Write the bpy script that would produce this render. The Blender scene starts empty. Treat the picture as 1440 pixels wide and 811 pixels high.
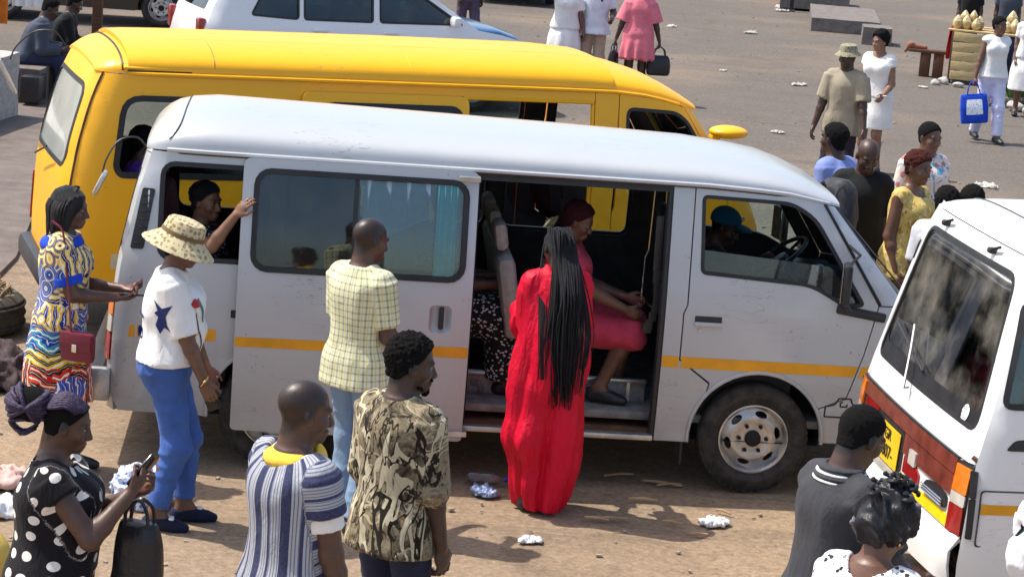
import bpy, bmesh, math, random
import numpy as np
from mathutils import Vector, Matrix
from mathutils.bvhtree import BVHTree
from mathutils.geometry import delaunay_2d_cdt
R = math.radians
rng = np.random.default_rng(7)
random.seed(7)
SC = bpy.context.scene
COL = SC.collection

# ------------------------------------------------------------------ camera
cam_d = bpy.data.cameras.new('camera'); cam = bpy.data.objects.new('camera', cam_d); COL.objects.link(cam)
cam_d.sensor_width = 36.0; cam_d.lens = 80.0; cam_d.clip_start = 0.1; cam_d.clip_end = 500
PITCH, ROLL, CAM_H = R(11.954), R(4.55), 3.9
_f = Vector((0, math.cos(PITCH), -math.sin(PITCH))); _r = Vector((1, 0, 0)); _u = _r.cross(_f)
_c, _s = math.cos(ROLL), math.sin(ROLL)
_rr = _r * _c + _u * _s; _uu = _u * _c - _r * _s
cam.matrix_world = Matrix(((_rr.x, _uu.x, -_f.x, 0), (_rr.y, _uu.y, -_f.y, 0), (_rr.z, _uu.z, -_f.z, CAM_H), (0, 0, 0, 1)))
SC.camera = cam

# ------------------------------------------------------------------ sky, sun, exposure
SUN_DIR = Vector((-0.58, 0.13, 1.0)).normalized()
sun_el = math.asin(SUN_DIR.z); sun_az = math.atan2(SUN_DIR.x, SUN_DIR.y)
W = bpy.data.worlds.new('World'); SC.world = W; W.use_nodes = True
nt = W.node_tree; nt.nodes.clear()
_sky = nt.nodes.new('ShaderNodeTexSky'); _sky.sky_type = 'NISHITA'; _sky.sun_disc = False
_sky.sun_elevation = sun_el; _sky.sun_rotation = sun_az; _sky.dust_density = 2.5; _sky.air_density = 1.0; _sky.ozone_density = 1.0
_bg = nt.nodes.new('ShaderNodeBackground'); _bg.inputs['Strength'].default_value = 0.15
_wo = nt.nodes.new('ShaderNodeOutputWorld')
nt.links.new(_sky.outputs[0], _bg.inputs[0]); nt.links.new(_bg.outputs[0], _wo.inputs[0])
sl = bpy.data.lights.new('sun', 'SUN'); sl.energy = 3.5; sl.angle = R(0.53); sl.color = (1.0, 0.95, 0.86)
so = bpy.data.objects.new('sun', sl); COL.objects.link(so)
so.rotation_euler = SUN_DIR.to_track_quat('Z', 'Y').to_euler(); so.location = (-20, 5, 30)
SC.view_settings.view_transform = 'Standard'; SC.view_settings.look = 'None'
SC.view_settings.exposure = 0.58; SC.view_settings.gamma = 1.0; SC.view_settings.use_curve_mapping = False
SC.cycles.max_bounces = 8; SC.cycles.transparent_max_bounces = 16
SC.cycles.caustics_reflective = False; SC.cycles.caustics_refractive = False
SC.cycles.use_denoising = True

# ------------------------------------------------------------------ material helpers
def lin(c):
    return tuple(((v / 255.0) / 12.92 if v / 255.0 <= 0.04045 else (((v / 255.0) + 0.055) / 1.055) ** 2.4) for v in c)

class NT:
    """small wrapper that makes node graphs short to write"""
    def __init__(s, name):
        s.m = bpy.data.materials.new(name); s.m.use_nodes = True
        s.t = s.m.node_tree; s.t.nodes.clear()
        s.out = s.t.nodes.new('ShaderNodeOutputMaterial')
        s.b = s.t.nodes.new('ShaderNodeBsdfPrincipled'); s.t.links.new(s.b.outputs[0], s.out.inputs[0])
        s._co = {}
    def n(s, typ, **kw):
        nd = s.t.nodes.new(typ)
        for k, v in kw.items(): setattr(nd, k, v)
        return nd
    def L(s, a, b): s.t.links.new(a, b)
    def setin(s, sock, v):
        if hasattr(v, 'is_output') or hasattr(v, 'links'): s.L(v, sock)
        else: sock.default_value = v
    def co(s, kind='Object'):
        if kind not in s._co:
            if kind in ('Object', 'Generated', 'UV', 'Normal'):
                s._co[kind] = s.n('ShaderNodeTexCoord').outputs[kind]
            elif kind == 'World':
                s._co[kind] = s.n('ShaderNodeNewGeometry').outputs['Position']
            else:
                s._co[kind] = s.n('ShaderNodeAttribute', attribute_name=kind).outputs['Vector']
        return s._co[kind]
    def fac(s, name): return s.n('ShaderNodeAttribute', attribute_name=name).outputs['Fac']
    def scale(s, co, v):
        m = s.n('ShaderNodeVectorMath', operation='MULTIPLY'); s.L(co, m.inputs[0]); m.inputs[1].default_value = v if not isinstance(v, (int, float)) else (v, v, v)
        return m.outputs[0]
    def noise(s, co, scale, detail=3, rough=0.55, dist=0.0, out='Fac'):
        nd = s.n('ShaderNodeTexNoise'); s.L(co, nd.inputs['Vector']); nd.inputs['Scale'].default_value = scale
        nd.inputs['Detail'].default_value = detail; nd.inputs['Roughness'].default_value = rough; nd.inputs['Distortion'].default_value = dist
        return nd.outputs[out]
    def voro(s, co, scale, feature='F1', rand=1.0, out='Distance', dim='3D'):
        nd = s.n('ShaderNodeTexVoronoi', feature=feature, voronoi_dimensions=dim); s.L(co, nd.inputs['Vector'])
        nd.inputs['Scale'].default_value = scale; nd.inputs['Randomness'].default_value = rand
        return nd.outputs[out]
    def ramp(s, f, pts, interp='LINEAR'):
        r = s.n('ShaderNodeValToRGB'); cr = r.color_ramp; cr.interpolation = interp
        while len(cr.elements) < len(pts): cr.elements.new(0.5)
        for e, (p, c) in zip(cr.elements, pts):
            e.position = p; e.color = (c[0], c[1], c[2], 1) if not isinstance(c, (int, float)) else (c, c, c, 1)
        s.L(f, r.inputs[0]); return r.outputs[0]
    def mix(s, f, a, b, mode='MIX'):
        m = s.n('ShaderNodeMix', data_type='RGBA', blend_type=mode)
        s.setin(m.inputs[0], f)
        for sock, v in ((m.inputs[6], a), (m.inputs[7], b)):
            if isinstance(v, tuple): sock.default_value = (v[0], v[1], v[2], 1)
            else: s.L(v, sock)
        return m.outputs[2]
    def math(s, op, a, b=0.0, c=None, clamp=False):
        m = s.n('ShaderNodeMath', operation=op, use_clamp=clamp); s.setin(m.inputs[0], a); s.setin(m.inputs[1], b)
        if c is not None: s.setin(m.inputs[2], c)
        return m.outputs[0]
    def sep(s, co):
        m = s.n('ShaderNodeSeparateXYZ'); s.L(co, m.inputs[0]); return m.outputs
    def line(s, v, period, width, off=0.0):
        """1 on stripes of the given width repeated with the period"""
        a = s.math('ADD', v, off + 50 * period); a = s.math('DIVIDE', a, period); a = s.math('FRACT', a)
        return s.math('LESS_THAN', a, width / period)
    def step(s, v, lo, hi):
        m = s.n('ShaderNodeMapRange', interpolation_type='SMOOTHSTEP'); s.setin(m.inputs[0], v)
        m.inputs[1].default_value = lo; m.inputs[2].default_value = hi
        return m.outputs[0]
    def bump(s, h, strength=0.3, dist=0.01, normal=None):
        b = s.n('ShaderNodeBump'); b.inputs['Strength'].default_value = strength; b.inputs['Distance'].default_value = dist
        s.L(h, b.inputs['Height'])
        if normal is not None: s.L(normal, b.inputs['Normal'])
        s.L(b.outputs[0], s.b.inputs['Normal']); return b.outputs[0]
    def fin(s, color=None, rough=0.6, metal=0.0, spec=None, coat=None, sheen=None, trans=None):
        if color is not None:
            if isinstance(color, tuple): s.b.inputs['Base Color'].default_value = (*color[:3], 1)
            else: s.L(color, s.b.inputs['Base Color'])
        s.setin(s.b.inputs['Roughness'], rough); s.setin(s.b.inputs['Metallic'], metal)
        if spec is not None: s.b.inputs['Specular IOR Level'].default_value = spec
        if coat is not None:
            s.b.inputs['Coat Weight'].default_value = coat[0]; s.b.inputs['Coat Roughness'].default_value = coat[1]
        if sheen is not None: s.b.inputs['Sheen Weight'].default_value = sheen
        return s.m

_plain = {}
def plain(name, rgb, rough=0.6, metal=0.0, var=0.12, scale=9.0, bump=0.0, bscale=60.0, coat=None, spec=None):
    """a one-colour material with gentle colour variation; rgb is linear"""
    if name in _plain: return _plain[name]
    k = NT(name); co = k.co('Object')
    f = k.noise(co, scale, 4)
    lo = tuple(v * (1 - var) for v in rgb); hi = tuple(min(1, v * (1 + var)) for v in rgb)
    c = k.ramp(f, [(0.3, lo), (0.7, hi)])
    if bump: k.bump(k.noise(co, bscale, 4), bump, 0.01)
    r = k.math('MULTIPLY_ADD', k.noise(co, scale * 2.3, 3), 0.2, rough - 0.1)
    _plain[name] = k.fin(c, r, metal, coat=coat, spec=spec)
    return _plain[name]

# ------------------------------------------------------------------ object helpers
def link(o, parent=None):
    COL.objects.link(o)
    if parent is not None: o.parent = parent
    return o
def tag(o, label, cat, group=None):
    o['label'] = label; o['category'] = cat
    if group: o['group'] = group
    return o
def thing(name, label, cat, loc=(0, 0, 0), rz=0.0, group=None):
    o = bpy.data.objects.new(name, None); o.empty_display_size = 0.2
    o.location = loc; o.rotation_euler = (0, 0, rz); link(o); return tag(o, label, cat, group)
def structure(o): o['kind'] = 'structure'; return o

def np_mesh(name, V, F, mat=None, parent=None, smooth=True, sharp=None, attrs=None, mats=None, fmat=None):
    """V (n,3) array, F list/array of quads or tris (rows of equal length) or list of mixed polygons"""
    me = bpy.data.meshes.new(name)
    V = np.asarray(V, np.float32)
    if isinstance(F, np.ndarray):
        n, k = F.shape
        me.vertices.add(len(V)); me.vertices.foreach_set('co', V.ravel())
        me.loops.add(n * k); me.loops.foreach_set('vertex_index', F.astype(np.int32).ravel())
        me.polygons.add(n); me.polygons.foreach_set('loop_start', np.arange(0, n * k, k, dtype=np.int32))
        try: me.polygons.foreach_set('loop_total', np.full(n, k, np.int32))
        except Exception: pass
    else:
        me.from_pydata([tuple(v) for v in V], [], [tuple(int(i) for i in f) for f in F])
    me.update(calc_edges=True); 
    for p in ([mat] if mats is None else mats):
        if p is not None: me.materials.append(p)
    if fmat is not None: me.polygons.foreach_set('material_index', np.asarray(fmat, np.int32))
    me.polygons.foreach_set('use_smooth', np.full(len(me.polygons), bool(smooth)))
    if sharp is not None: me.set_sharp_from_angle(angle=R(sharp))
    if attrs:
        for an, av in attrs.items():
            if av.ndim == 1:
                at = me.attributes.new(an, 'FLOAT', 'POINT'); at.data.foreach_set('value', av.astype(np.float32))
            else:
                at = me.attributes.new(an, 'FLOAT_VECTOR', 'POINT'); at.data.foreach_set('vector', av.astype(np.float32).ravel())
    o = bpy.data.objects.new(name, me); link(o, parent); return o

class MB:
    """collects simple solids into one mesh"""
    def __init__(s): s.v = []; s.f = []
    def add(s, V, F):
        b = len(s.v); s.v += [tuple(v) for v in V]; s.f += [tuple(i + b for i in f) for f in F]; return s
    def box(s, c, d, rot=None, bev=0.0):
        """box centred at c with full sizes d; bev chamfers all edges"""
        bm = bmesh.new(); bmesh.ops.create_cube(bm, size=1.0)
        bmesh.ops.scale(bm, vec=d, verts=bm.verts)
        if bev: bmesh.ops.bevel(bm, geom=bm.edges[:], offset=min(bev, min(d) * 0.45), segments=2, affect='EDGES', profile=0.5)
        M = Matrix.Translation(c) @ (rot.to_4x4() if rot is not None else Matrix())
        bm.verts.index_update()
        s.add([M @ v.co for v in bm.verts], [[v.index for v in f.verts] for f in bm.faces]); bm.free(); return s
    def tube(s, pts, r, n=8, cap=True):
        pts = [Vector(p) for p in pts]; rs = r if isinstance(r, (list, tuple, np.ndarray)) else [r] * len(pts)
        rings = []; prev = None
        for i, p in enumerate(pts):
            t = (pts[min(i + 1, len(pts) - 1)] - pts[max(i - 1, 0)])
            t = t.normalized() if t.length > 1e-9 else Vector((0, 0, 1))
            a = prev if prev is not None else (Vector((0, 0, 1)) if abs(t.z) < 0.9 else Vector((1, 0, 0)))
            x = (a - t * a.dot(t)); x = x.normalized() if x.length > 1e-6 else t.orthogonal().normalized(); prev = x; y = t.cross(x)
            rings.append([p + (x * math.cos(q) + y * math.sin(q)) * rs[i] for q in np.linspace(0, 2 * math.pi, n, endpoint=False)])
        V = [v for rg in rings for v in rg]; F = []
        for i in range(len(pts) - 1):
            for j in range(n): F.append((i * n + j, i * n + (j + 1) % n, (i + 1) * n + (j + 1) % n, (i + 1) * n + j))
        if cap: F.append(tuple(range(n))[::-1]); F.append(tuple((len(pts) - 1) * n + j for j in range(n)))
        return s.add(V, F)
    def lathe(s, prof, n=32, M=None, close=False):
        """prof: list of (r, h); axis +Z of M"""
        V = []; F = []; m = len(prof)
        for j in range(n):
            a = 2 * math.pi * j / n
            for r_, h in prof:
                p = Vector((r_ * math.cos(a), r_ * math.sin(a), h)); V.append(M @ p if M is not None else p)
        for j in range(n):
            k = (j + 1) % n
            for i in range(m if close else m - 1):
                i2 = (i + 1) % m
                F.append((j * m + i, k * m + i, k * m + i2, j * m + i2))
        return s.add(V, F)
    def build(s, name, mat, parent=None, smooth=True, sharp=35, **kw):
        o = np_mesh(name, np.array(s.v, np.float32), s.f, mat, parent, smooth, None, **kw)
        bm = bmesh.new(); bm.from_mesh(o.data); bmesh.ops.recalc_face_normals(bm, faces=bm.faces); bm.to_mesh(o.data); bm.free()
        o.data.polygons.foreach_set('use_smooth', np.full(len(o.data.polygons), bool(smooth)))
        if sharp and smooth: o.data.set_sharp_from_angle(angle=R(sharp))
        return o

def bez(pts, n):
    """Catmull-Rom through points, n samples"""
    P = [Vector(p) for p in pts]; P = [P[0] * 2 - P[1]] + P + [P[-1] * 2 - P[-2]]; out = []
    m = len(P) - 3
    for i in range(n):
        t = i / (n - 1) * m; k = min(int(t), m - 1); t -= k
        a, b, c, d = P[k:k + 4]
        out.append(0.5 * ((2 * b) + (c - a) * t + (2 * a - 5 * b + 4 * c - d) * t * t + (3 * b - a - 3 * c + d) * t ** 3))
    return out

# value noise on points
_lat = rng.random((32, 32, 32)).astype(np.float32)
def vnoise(P, freq):
    q = np.asarray(P, np.float32) * np.asarray(freq, np.float32) + 100.0
    i = np.floor(q).astype(int); f = q - i; f = f * f * (3 - 2 * f); r = 0
    for dx in (0, 1):
        for dy in (0, 1):
            for dz in (0, 1):
                w = (f[:, 0] if dx else 1 - f[:, 0]) * (f[:, 1] if dy else 1 - f[:, 1]) * (f[:, 2] if dz else 1 - f[:, 2])
                r = r + w * _lat[(i[:, 0] + dx) % 32, (i[:, 1] + dy) % 32, (i[:, 2] + dz) % 32]
    return r - 0.5

# ------------------------------------------------------------------ polygons with holes on curved surfaces
def inpoly(px, py, poly):
    ins = np.zeros(len(px), bool); x1, y1 = poly[-1]
    for x2, y2 in poly:
        c = ((y1 > py) != (y2 > py))
        with np.errstate(divide='ignore', invalid='ignore'):
            xi = (x2 - x1) * (py - y1) / (y2 - y1 + 1e-12) + x1
        ins ^= c & (px < xi); x1, y1 = x2, y2
    return ins
def rrect(x0, z0, x1, z1, r, n=4, skew=0.0):
    """rounded rectangle loop; skew shifts x with z"""
    out = []
    for cx, cz, a0 in ((x1 - r, z1 - r, 0), (x0 + r, z1 - r, 90), (x0 + r, z0 + r, 180), (x1 - r, z0 + r, 270)):
        for i in range(n + 1):
            a = R(a0 + 90 * i / n); out.append((cx + r * math.cos(a) + skew * (cz - z0), cz + r * math.sin(a)))
    return out
def rpoly(pts, r, n=4):
    """round the corners of a polygon; r is one radius or one per corner"""
    out = []; m = len(pts)
    for i in range(m):
        ri = r[i] if isinstance(r, (list, tuple)) else r
        p = Vector(pts[i]); a = (Vector(pts[i - 1]) - p); b = (Vector(pts[(i + 1) % m]) - p)
        if ri <= 0: out.append(tuple(p)); continue
        q = min(ri, a.length * 0.45, b.length * 0.45); p0 = p + a.normalized() * q; p1 = p + b.normalized() * q
        for k in range(n + 1):
            t = k / n; out.append(tuple((1 - t) ** 2 * p0 + 2 * t * (1 - t) * p + t * t * p1))
    return out
def arc(cx, cz, r, a0, a1, n=14): return [(cx + r * math.cos(R(a0 + (a1 - a0) * i / n)), cz + r * math.sin(R(a0 + (a1 - a0) * i / n))) for i in range(n + 1)]
def densify(loop, step):
    out = []; m = len(loop)
    for i in range(m):
        a = Vector(loop[i]); b = Vector(loop[(i + 1) % m]); k = max(1, int((b - a).length / step))
        for j in range(k): out.append(tuple(a + (b - a) * (j / k)))
    return out
def sheet2d(loops, step=0.07):
    outer = densify(loops[0], step); holes = [densify(h, step) for h in loops[1:]]
    pts = list(outer); edges = [(i, (i + 1) % len(outer)) for i in range(len(outer))]
    for h in holes:
        b = len(pts); pts += h; edges += [(b + i, b + (i + 1) % len(h)) for i in range(len(h))]
    B = np.array(pts); x0, z0 = B.min(0); x1, z1 = B.max(0)
    gx, gz = np.meshgrid(np.arange(x0 + step * 0.5, x1, step), np.arange(z0 + step * 0.5, z1, step))
    gx = gx.ravel(); gz = gz.ravel(); ok = inpoly(gx, gz, outer)
    for h in holes: ok &= ~inpoly(gx, gz, h)
    gx, gz = gx[ok], gz[ok]
    if len(gx):
        d = np.min((gx[:, None] - B[None, :, 0]) ** 2 + (gz[:, None] - B[None, :, 1]) ** 2, axis=1)
        k = d > (step * 0.45) ** 2; pts += list(zip(gx[k], gz[k]))
    v, e, f, _, _, _ = delaunay_2d_cdt([Vector((float(a), float(b))) for a, b in pts], edges, [], 0, 1e-5)
    v = np.array([(p.x, p.y) for p in v]); T = np.array([t for t in f if len(t) == 3]); c = v[T].mean(1)
    ok = inpoly(c[:, 0], c[:, 1], outer)
    for h in holes: ok &= ~inpoly(c[:, 0], c[:, 1], h)
    return v, T[ok]
def panel(name, loops, surf, mat, parent, thick=0.02, step=0.07, off=0.0, flip=False, sharp=40, **kw):
    """polygon (with holes) mapped by surf(a,b)->(n,3) and given a thickness inwards. surf's normal da x db points outwards unless flip"""
    v, T = sheet2d(loops, step)
    a, b = v[:, 0], v[:, 1]; e = 1e-3
    P = surf(a, b); N = np.cross(surf(a + e, b) - surf(a - e, b), surf(a, b + e) - surf(a, b - e))
    N /= np.linalg.norm(N, axis=1)[:, None] + 1e-12
    if flip: N = -N
    P = P + N * off; Q = P - N * thick; n = len(P)
    used = np.unique(T); 
    tri = T if not flip else T[:, ::-1]
    # orient
    nn = np.cross(P[tri[:, 1]] - P[tri[:, 0]], P[tri[:, 2]] - P[tri[:, 0]])
    if (nn * N[tri[:, 0]]).sum() < 0: tri = tri[:, ::-1]
    E = {}
    for t in tri:
        for i in range(3):
            p, q = int(t[i]), int(t[(i + 1) % 3])
            if (q, p) in E: del E[(q, p)]
            else: E[(p, q)] = 1
    F = [tuple(t) for t in tri]
    if thick > 0:
        F += [(t[2] + n, t[1] + n, t[0] + n) for t in tri]
        F += [(q, p, p + n, q + n) for p, q in E]
        P = np.vstack([P, Q])
    inn = INNER.get(mat.name) if (mat is not None and thick >= 0.029) else None
    if inn is not None: kw = dict(kw, mats=[mat, inn], fmat=[0] * len(tri) + [1] * len(tri) + [0] * (len(F) - 2 * len(tri)))
    return np_mesh(name, P, F, mat, parent, True, sharp, **kw)
INNER = {}
def text_mesh(name, body, size, mat, parent, M, depth=0.001, sx=1.0):
    cu = bpy.data.curves.new(name, 'FONT'); cu.body = body; cu.size = size; cu.extrude = depth; cu.align_x = 'CENTER'; cu.align_y = 'CENTER'
    tmp = bpy.data.objects.new(name + '_tmp', cu); COL.objects.link(tmp)
    dg = bpy.context.evaluated_depsgraph_get(); me = bpy.data.meshes.new_from_object(tmp.evaluated_get(dg))
    bpy.data.objects.remove(tmp); bpy.data.curves.remove(cu)
    me.transform(M @ Matrix.Diagonal((sx, 1, 1, 1))); me.materials.clear(); me.materials.append(mat); me.name = name
    o = bpy.data.objects.new(name, me); return link(o, parent)
# ------------------------------------------------------------------ implicit surfaces
class Prim:
    __slots__ = ('f', 'lo', 'hi', 'k', 'op')
    def __init__(s, f, lo, hi, k=0.02, op='u'): s.f = f; s.lo = np.array(lo, float); s.hi = np.array(hi, float); s.k = k; s.op = op
A3 = lambda p: np.array(p, float)
def pcone(a, b, ra, rb, k=0.02, op='u'):
    a, b = A3(a), A3(b); ab = b - a; L2 = max(ab @ ab, 1e-9); m = max(ra, rb)
    def f(X, Y, Z):
        x, y, z = X - a[0], Y - a[1], Z - a[2]; t = np.clip((x * ab[0] + y * ab[1] + z * ab[2]) / L2, 0, 1)
        return np.sqrt((x - t * ab[0]) ** 2 + (y - t * ab[1]) ** 2 + (z - t * ab[2]) ** 2) - (ra + (rb - ra) * t)
    return Prim(f, np.minimum(a, b) - m, np.maximum(a, b) + m, k, op)
def pcap(a, b, ra, rb, k=0.02, op='u', flat=1.0):
    """flat-ended cone (sleeves, trouser legs)"""
    a, b = A3(a), A3(b); ab = b - a; L = math.sqrt(max(ab @ ab, 1e-9)); d = ab / L; m = max(ra, rb)
    def f(X, Y, Z):
        x, y, z = X - a[0], Y - a[1], Z - a[2]; h = x * d[0] + y * d[1] + z * d[2]
        q = np.sqrt(np.maximum((x - h * d[0]) ** 2 + (y - h * d[1]) ** 2 + (z - h * d[2]) ** 2, 0)) - (ra + (rb - ra) * np.clip(h / L, 0, 1))
        return np.maximum(q, np.maximum(-h, h - L))
    return Prim(f, np.minimum(a, b) - m, np.maximum(a, b) + m, k, op)
def pell(c, r, k=0.02, op='u', Rm=None):
    c, r = A3(c), A3(r); m = r.max() if Rm is not None else r
    def f(X, Y, Z):
        x, y, z = X - c[0], Y - c[1], Z - c[2]
        if Rm is not None:
            x, y, z = (Rm[0, 0] * x + Rm[1, 0] * y + Rm[2, 0] * z, Rm[0, 1] * x + Rm[1, 1] * y + Rm[2, 1] * z, Rm[0, 2] * x + Rm[1, 2] * y + Rm[2, 2] * z)
        k0 = np.sqrt((x / r[0]) ** 2 + (y / r[1]) ** 2 + (z / r[2]) ** 2); k1 = np.sqrt((x / r[0] ** 2) ** 2 + (y / r[1] ** 2) ** 2 + (z / r[2] ** 2) ** 2)
        return k0 * (k0 - 1) / (k1 + 1e-6)
    return Prim(f, c - m, c + m, k, op)
def ploft(zs, ws, ds, cx, cy, k=0.03, op='u', n=2.3, ext=None):
    """vertical loft of super-ellipses"""
    t = np.linspace(zs[0], zs[-1], 80); sm = lambda v: tab(list(zs), list(v), 0.022)(t)
    w, d, x0, y0 = sm(ws), sm(ds), sm(cx), sm(cy)
    mw = max(w.max(), 0.01); md = max(d.max(), 0.01)
    def f(X, Y, Z):
        zz = Z; W_ = np.interp(zz, t, w); D_ = np.interp(zz, t, d)
        x = np.abs(X - np.interp(zz, t, x0)) / W_; y = np.abs(Y - np.interp(zz, t, y0)) / D_
        q = ((x ** n + y ** n) ** (1 / n) - 1) * np.minimum(W_, D_)
        return np.maximum(q, np.maximum(zs[0] - zz, zz - zs[-1]))
    return Prim(f, (x0.min() - mw, y0.min() - md, zs[0]), (x0.max() + mw, y0.max() + md, zs[-1]), k, op)
def pplane(p, nrm, lo, hi, k=0.004, op='i'):
    """keeps the side opposite to nrm (intersect)"""
    p, nrm = A3(p), A3(nrm) / np.linalg.norm(nrm)
    return Prim(lambda X, Y, Z: (X - p[0]) * nrm[0] + (Y - p[1]) * nrm[1] + (Z - p[2]) * nrm[2], lo, hi, k, op)

def polygonise(prims, vox):
    U = [p for p in prims if p.op == 'u']
    lo = np.min([p.lo for p in U], 0) - 3 * vox; hi = np.max([p.hi for p in U], 0) + 3 * vox
    ax = [np.arange(lo[i], hi[i] + vox, vox, dtype=np.float32) for i in range(3)]
    sh = tuple(len(a) for a in ax); D = np.full(sh, 0.3, np.float32)
    for p in prims:
        pad = p.k + 3 * vox
        if p.op == 'i': s = [slice(0, n) for n in sh]
        else: s = [slice(max(0, int((p.lo[i] - pad - lo[i]) / vox)), min(sh[i], int((p.hi[i] + pad - lo[i]) / vox) + 2)) for i in range(3)]
        if any(q.stop <= q.start for q in s): continue
        d = p.f(ax[0][s[0]][:, None, None], ax[1][s[1]][None, :, None], ax[2][s[2]][None, None, :]).astype(np.float32)
        S = tuple(s); a = D[S]
        if p.op == 'u':
            h = np.clip(0.5 + 0.5 * (a - d) / p.k, 0, 1); D[S] = a + (d - a) * h - p.k * h * (1 - h)
        else:
            b = -d if p.op == 's' else d; h = np.clip(0.5 - 0.5 * (a - b) / p.k, 0, 1); D[S] = a + (b - a) * h + p.k * h * (1 - h)
    return surface_nets(D, lo, vox)
def surface_nets(D, lo, vox):
    I = D < 0; nx, ny, nz = D.shape
    c = np.zeros((nx - 1, ny - 1, nz - 1), np.int8)
    for i in (0, 1):
        for j in (0, 1):
            for k in (0, 1): c += I[i:nx - 1 + i, j:ny - 1 + j, k:nz - 1 + k]
    act = (c > 0) & (c < 8); idx = np.argwhere(act); n = len(idx)
    num = np.full(act.shape, -1, np.int32); num[act] = np.arange(n)
    vals = {}
    for i in (0, 1):
        for j in (0, 1):
            for k in (0, 1): vals[(i, j, k)] = D[idx[:, 0] + i, idx[:, 1] + j, idx[:, 2] + k]
    acc = np.zeros((n, 3)); cnt = np.zeros(n)
    for a in ((0, 0, 0), (0, 0, 1), (0, 1, 0), (0, 1, 1), (1, 0, 0), (1, 0, 1), (1, 1, 0), (1, 1, 1)):
        for ax in range(3):
            if a[ax]: continue
            b = list(a); b[ax] = 1; fa, fb = vals[a], vals[tuple(b)]
            m = (fa < 0) != (fb < 0); t = np.where(m, fa / np.where(m, fa - fb, 1), 0)
            for q in range(3): acc[:, q] += np.where(m, a[q] + (t if q == ax else 0), 0)
            cnt += m
    V = lo + (idx + acc / cnt[:, None]) * vox
    Q = []
    for ax in range(3):
        s0 = [slice(1, -1)] * 3; s1 = [slice(1, -1)] * 3
        s0[ax] = slice(0, -1); s1[ax] = slice(1, None)
        a, b = I[tuple(s0)], I[tuple(s1)]; e = np.argwhere(a != b); fl = a[a != b]
        g = e.copy(); o1, o2 = [q for q in range(3) if q != ax]
        g[:, o1] += 1; g[:, o2] += 1    # grid point index
        def cell(d1, d2):
            h = g.copy(); h[:, o1] -= d1; h[:, o2] -= d2; return num[h[:, 0], h[:, 1], h[:, 2]]
        q = np.stack([cell(1, 1), cell(0, 1), cell(0, 0), cell(1, 0)], 1)
        flip = fl if ax != 1 else ~fl
        q[~flip] = q[~flip][:, ::-1]; Q.append(q)
    Q = np.vstack(Q); Q = Q[(Q >= 0).all(1)]
    return V, Q
def vnormals(V, Q):
    n = np.cross(V[Q[:, 2]] - V[Q[:, 0]], V[Q[:, 3]] - V[Q[:, 1]]); N = np.zeros_like(V)
    for i in range(4): np.add.at(N, Q[:, i], n)
    return N / (np.linalg.norm(N, axis=1)[:, None] + 1e-12)

# ------------------------------------------------------------------ person materials
def skin_mat(name, rgb):
    k = NT(name); co = k.co('Object'); f = k.noise(co, 14, 5, 0.6)
    c = k.ramp(f, [(0.3, tuple(v * 0.8 for v in rgb)), (0.7, tuple(v * 1.15 for v in rgb))])
    t = k.fac('tone')   # lips and palms differ, stubble darker
    c = k.mix(k.math('MULTIPLY', t, 1.0, clamp=True), c, (rgb[0] * 1.7, rgb[1] * 1.35, rgb[2] * 1.35))
    c = k.mix(k.math('MULTIPLY', t, -1.0, clamp=True), c, (0.006, 0.005, 0.005))
    k.bump(k.math('ADD', k.noise(co, 260, 3), k.math('MULTIPLY', k.noise(co, 45, 4), .8)), 0.22, 0.004)
    k.b.inputs['Subsurface Weight'].default_value = 0.0
    return k.fin(c, k.math('MULTIPLY_ADD', k.noise(co, 40, 4), 0.4, 0.22), spec=0.5)
SKIN = [skin_mat('deep_brown_skin', (0.100, 0.050, 0.033)), skin_mat('brown_skin', (0.155, 0.075, 0.046)), skin_mat('warm_brown_skin', (0.26, 0.13, 0.078)), skin_mat('darkest_skin', (0.070, 0.036, 0.026))]
def hair_mat(name, rgb, rough=0.85, sc=260):
    k = NT(name); co = k.co('Object'); f = k.noise(co, sc, 3, 0.7)
    c = k.ramp(f, [(0.3, tuple(v * 0.5 for v in rgb)), (0.75, tuple(v * 1.8 for v in rgb))])
    k.bump(f, 0.9, 0.012); return k.fin(c, rough, spec=0.12 if rough > .6 else .3)
M_hair = hair_mat('black_hair', (0.010, 0.009, 0.009)); M_hair_sheen = hair_mat('black_braided_hair', (0.016, 0.016, 0.020), 0.38)
M_hair_red = hair_mat('reddish_brown_hair', (0.07, 0.018, 0.014)); M_hair_purple = hair_mat('dark_purple_braids', (0.048, 0.032, 0.066), 0.5, 60)
M_eye = plain('eye_white', (0.26, 0.22, 0.19), 0.35, var=0.05); M_iris = plain('dark_iris', (0.012, 0.008, 0.006), 0.15)
def cloth_mat(name, rgb, rough=0.85, var=0.12, weave=True, sheen=0.05):
    if name in _plain: return _plain[name]
    k = NT(name); co = k.co('Object'); f = k.noise(co, 9, 4)
    c = k.ramp(f, [(0.3, tuple(v * (1 - var) for v in rgb)), (0.7, tuple(min(1, v * (1 + var)) for v in rgb))])
    h = k.math('ADD', k.math('MULTIPLY', k.noise(k.scale(co, (1, 1, 0.45)), 22, 3, 0.6, 0.8), 1.0), k.math('MULTIPLY', k.noise(co, 300, 2), 0.12))
    k.bump(h, 0.35, 0.02); _plain[name] = k.fin(c, rough, sheen=sheen, spec=.22); return _plain[name]
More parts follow.
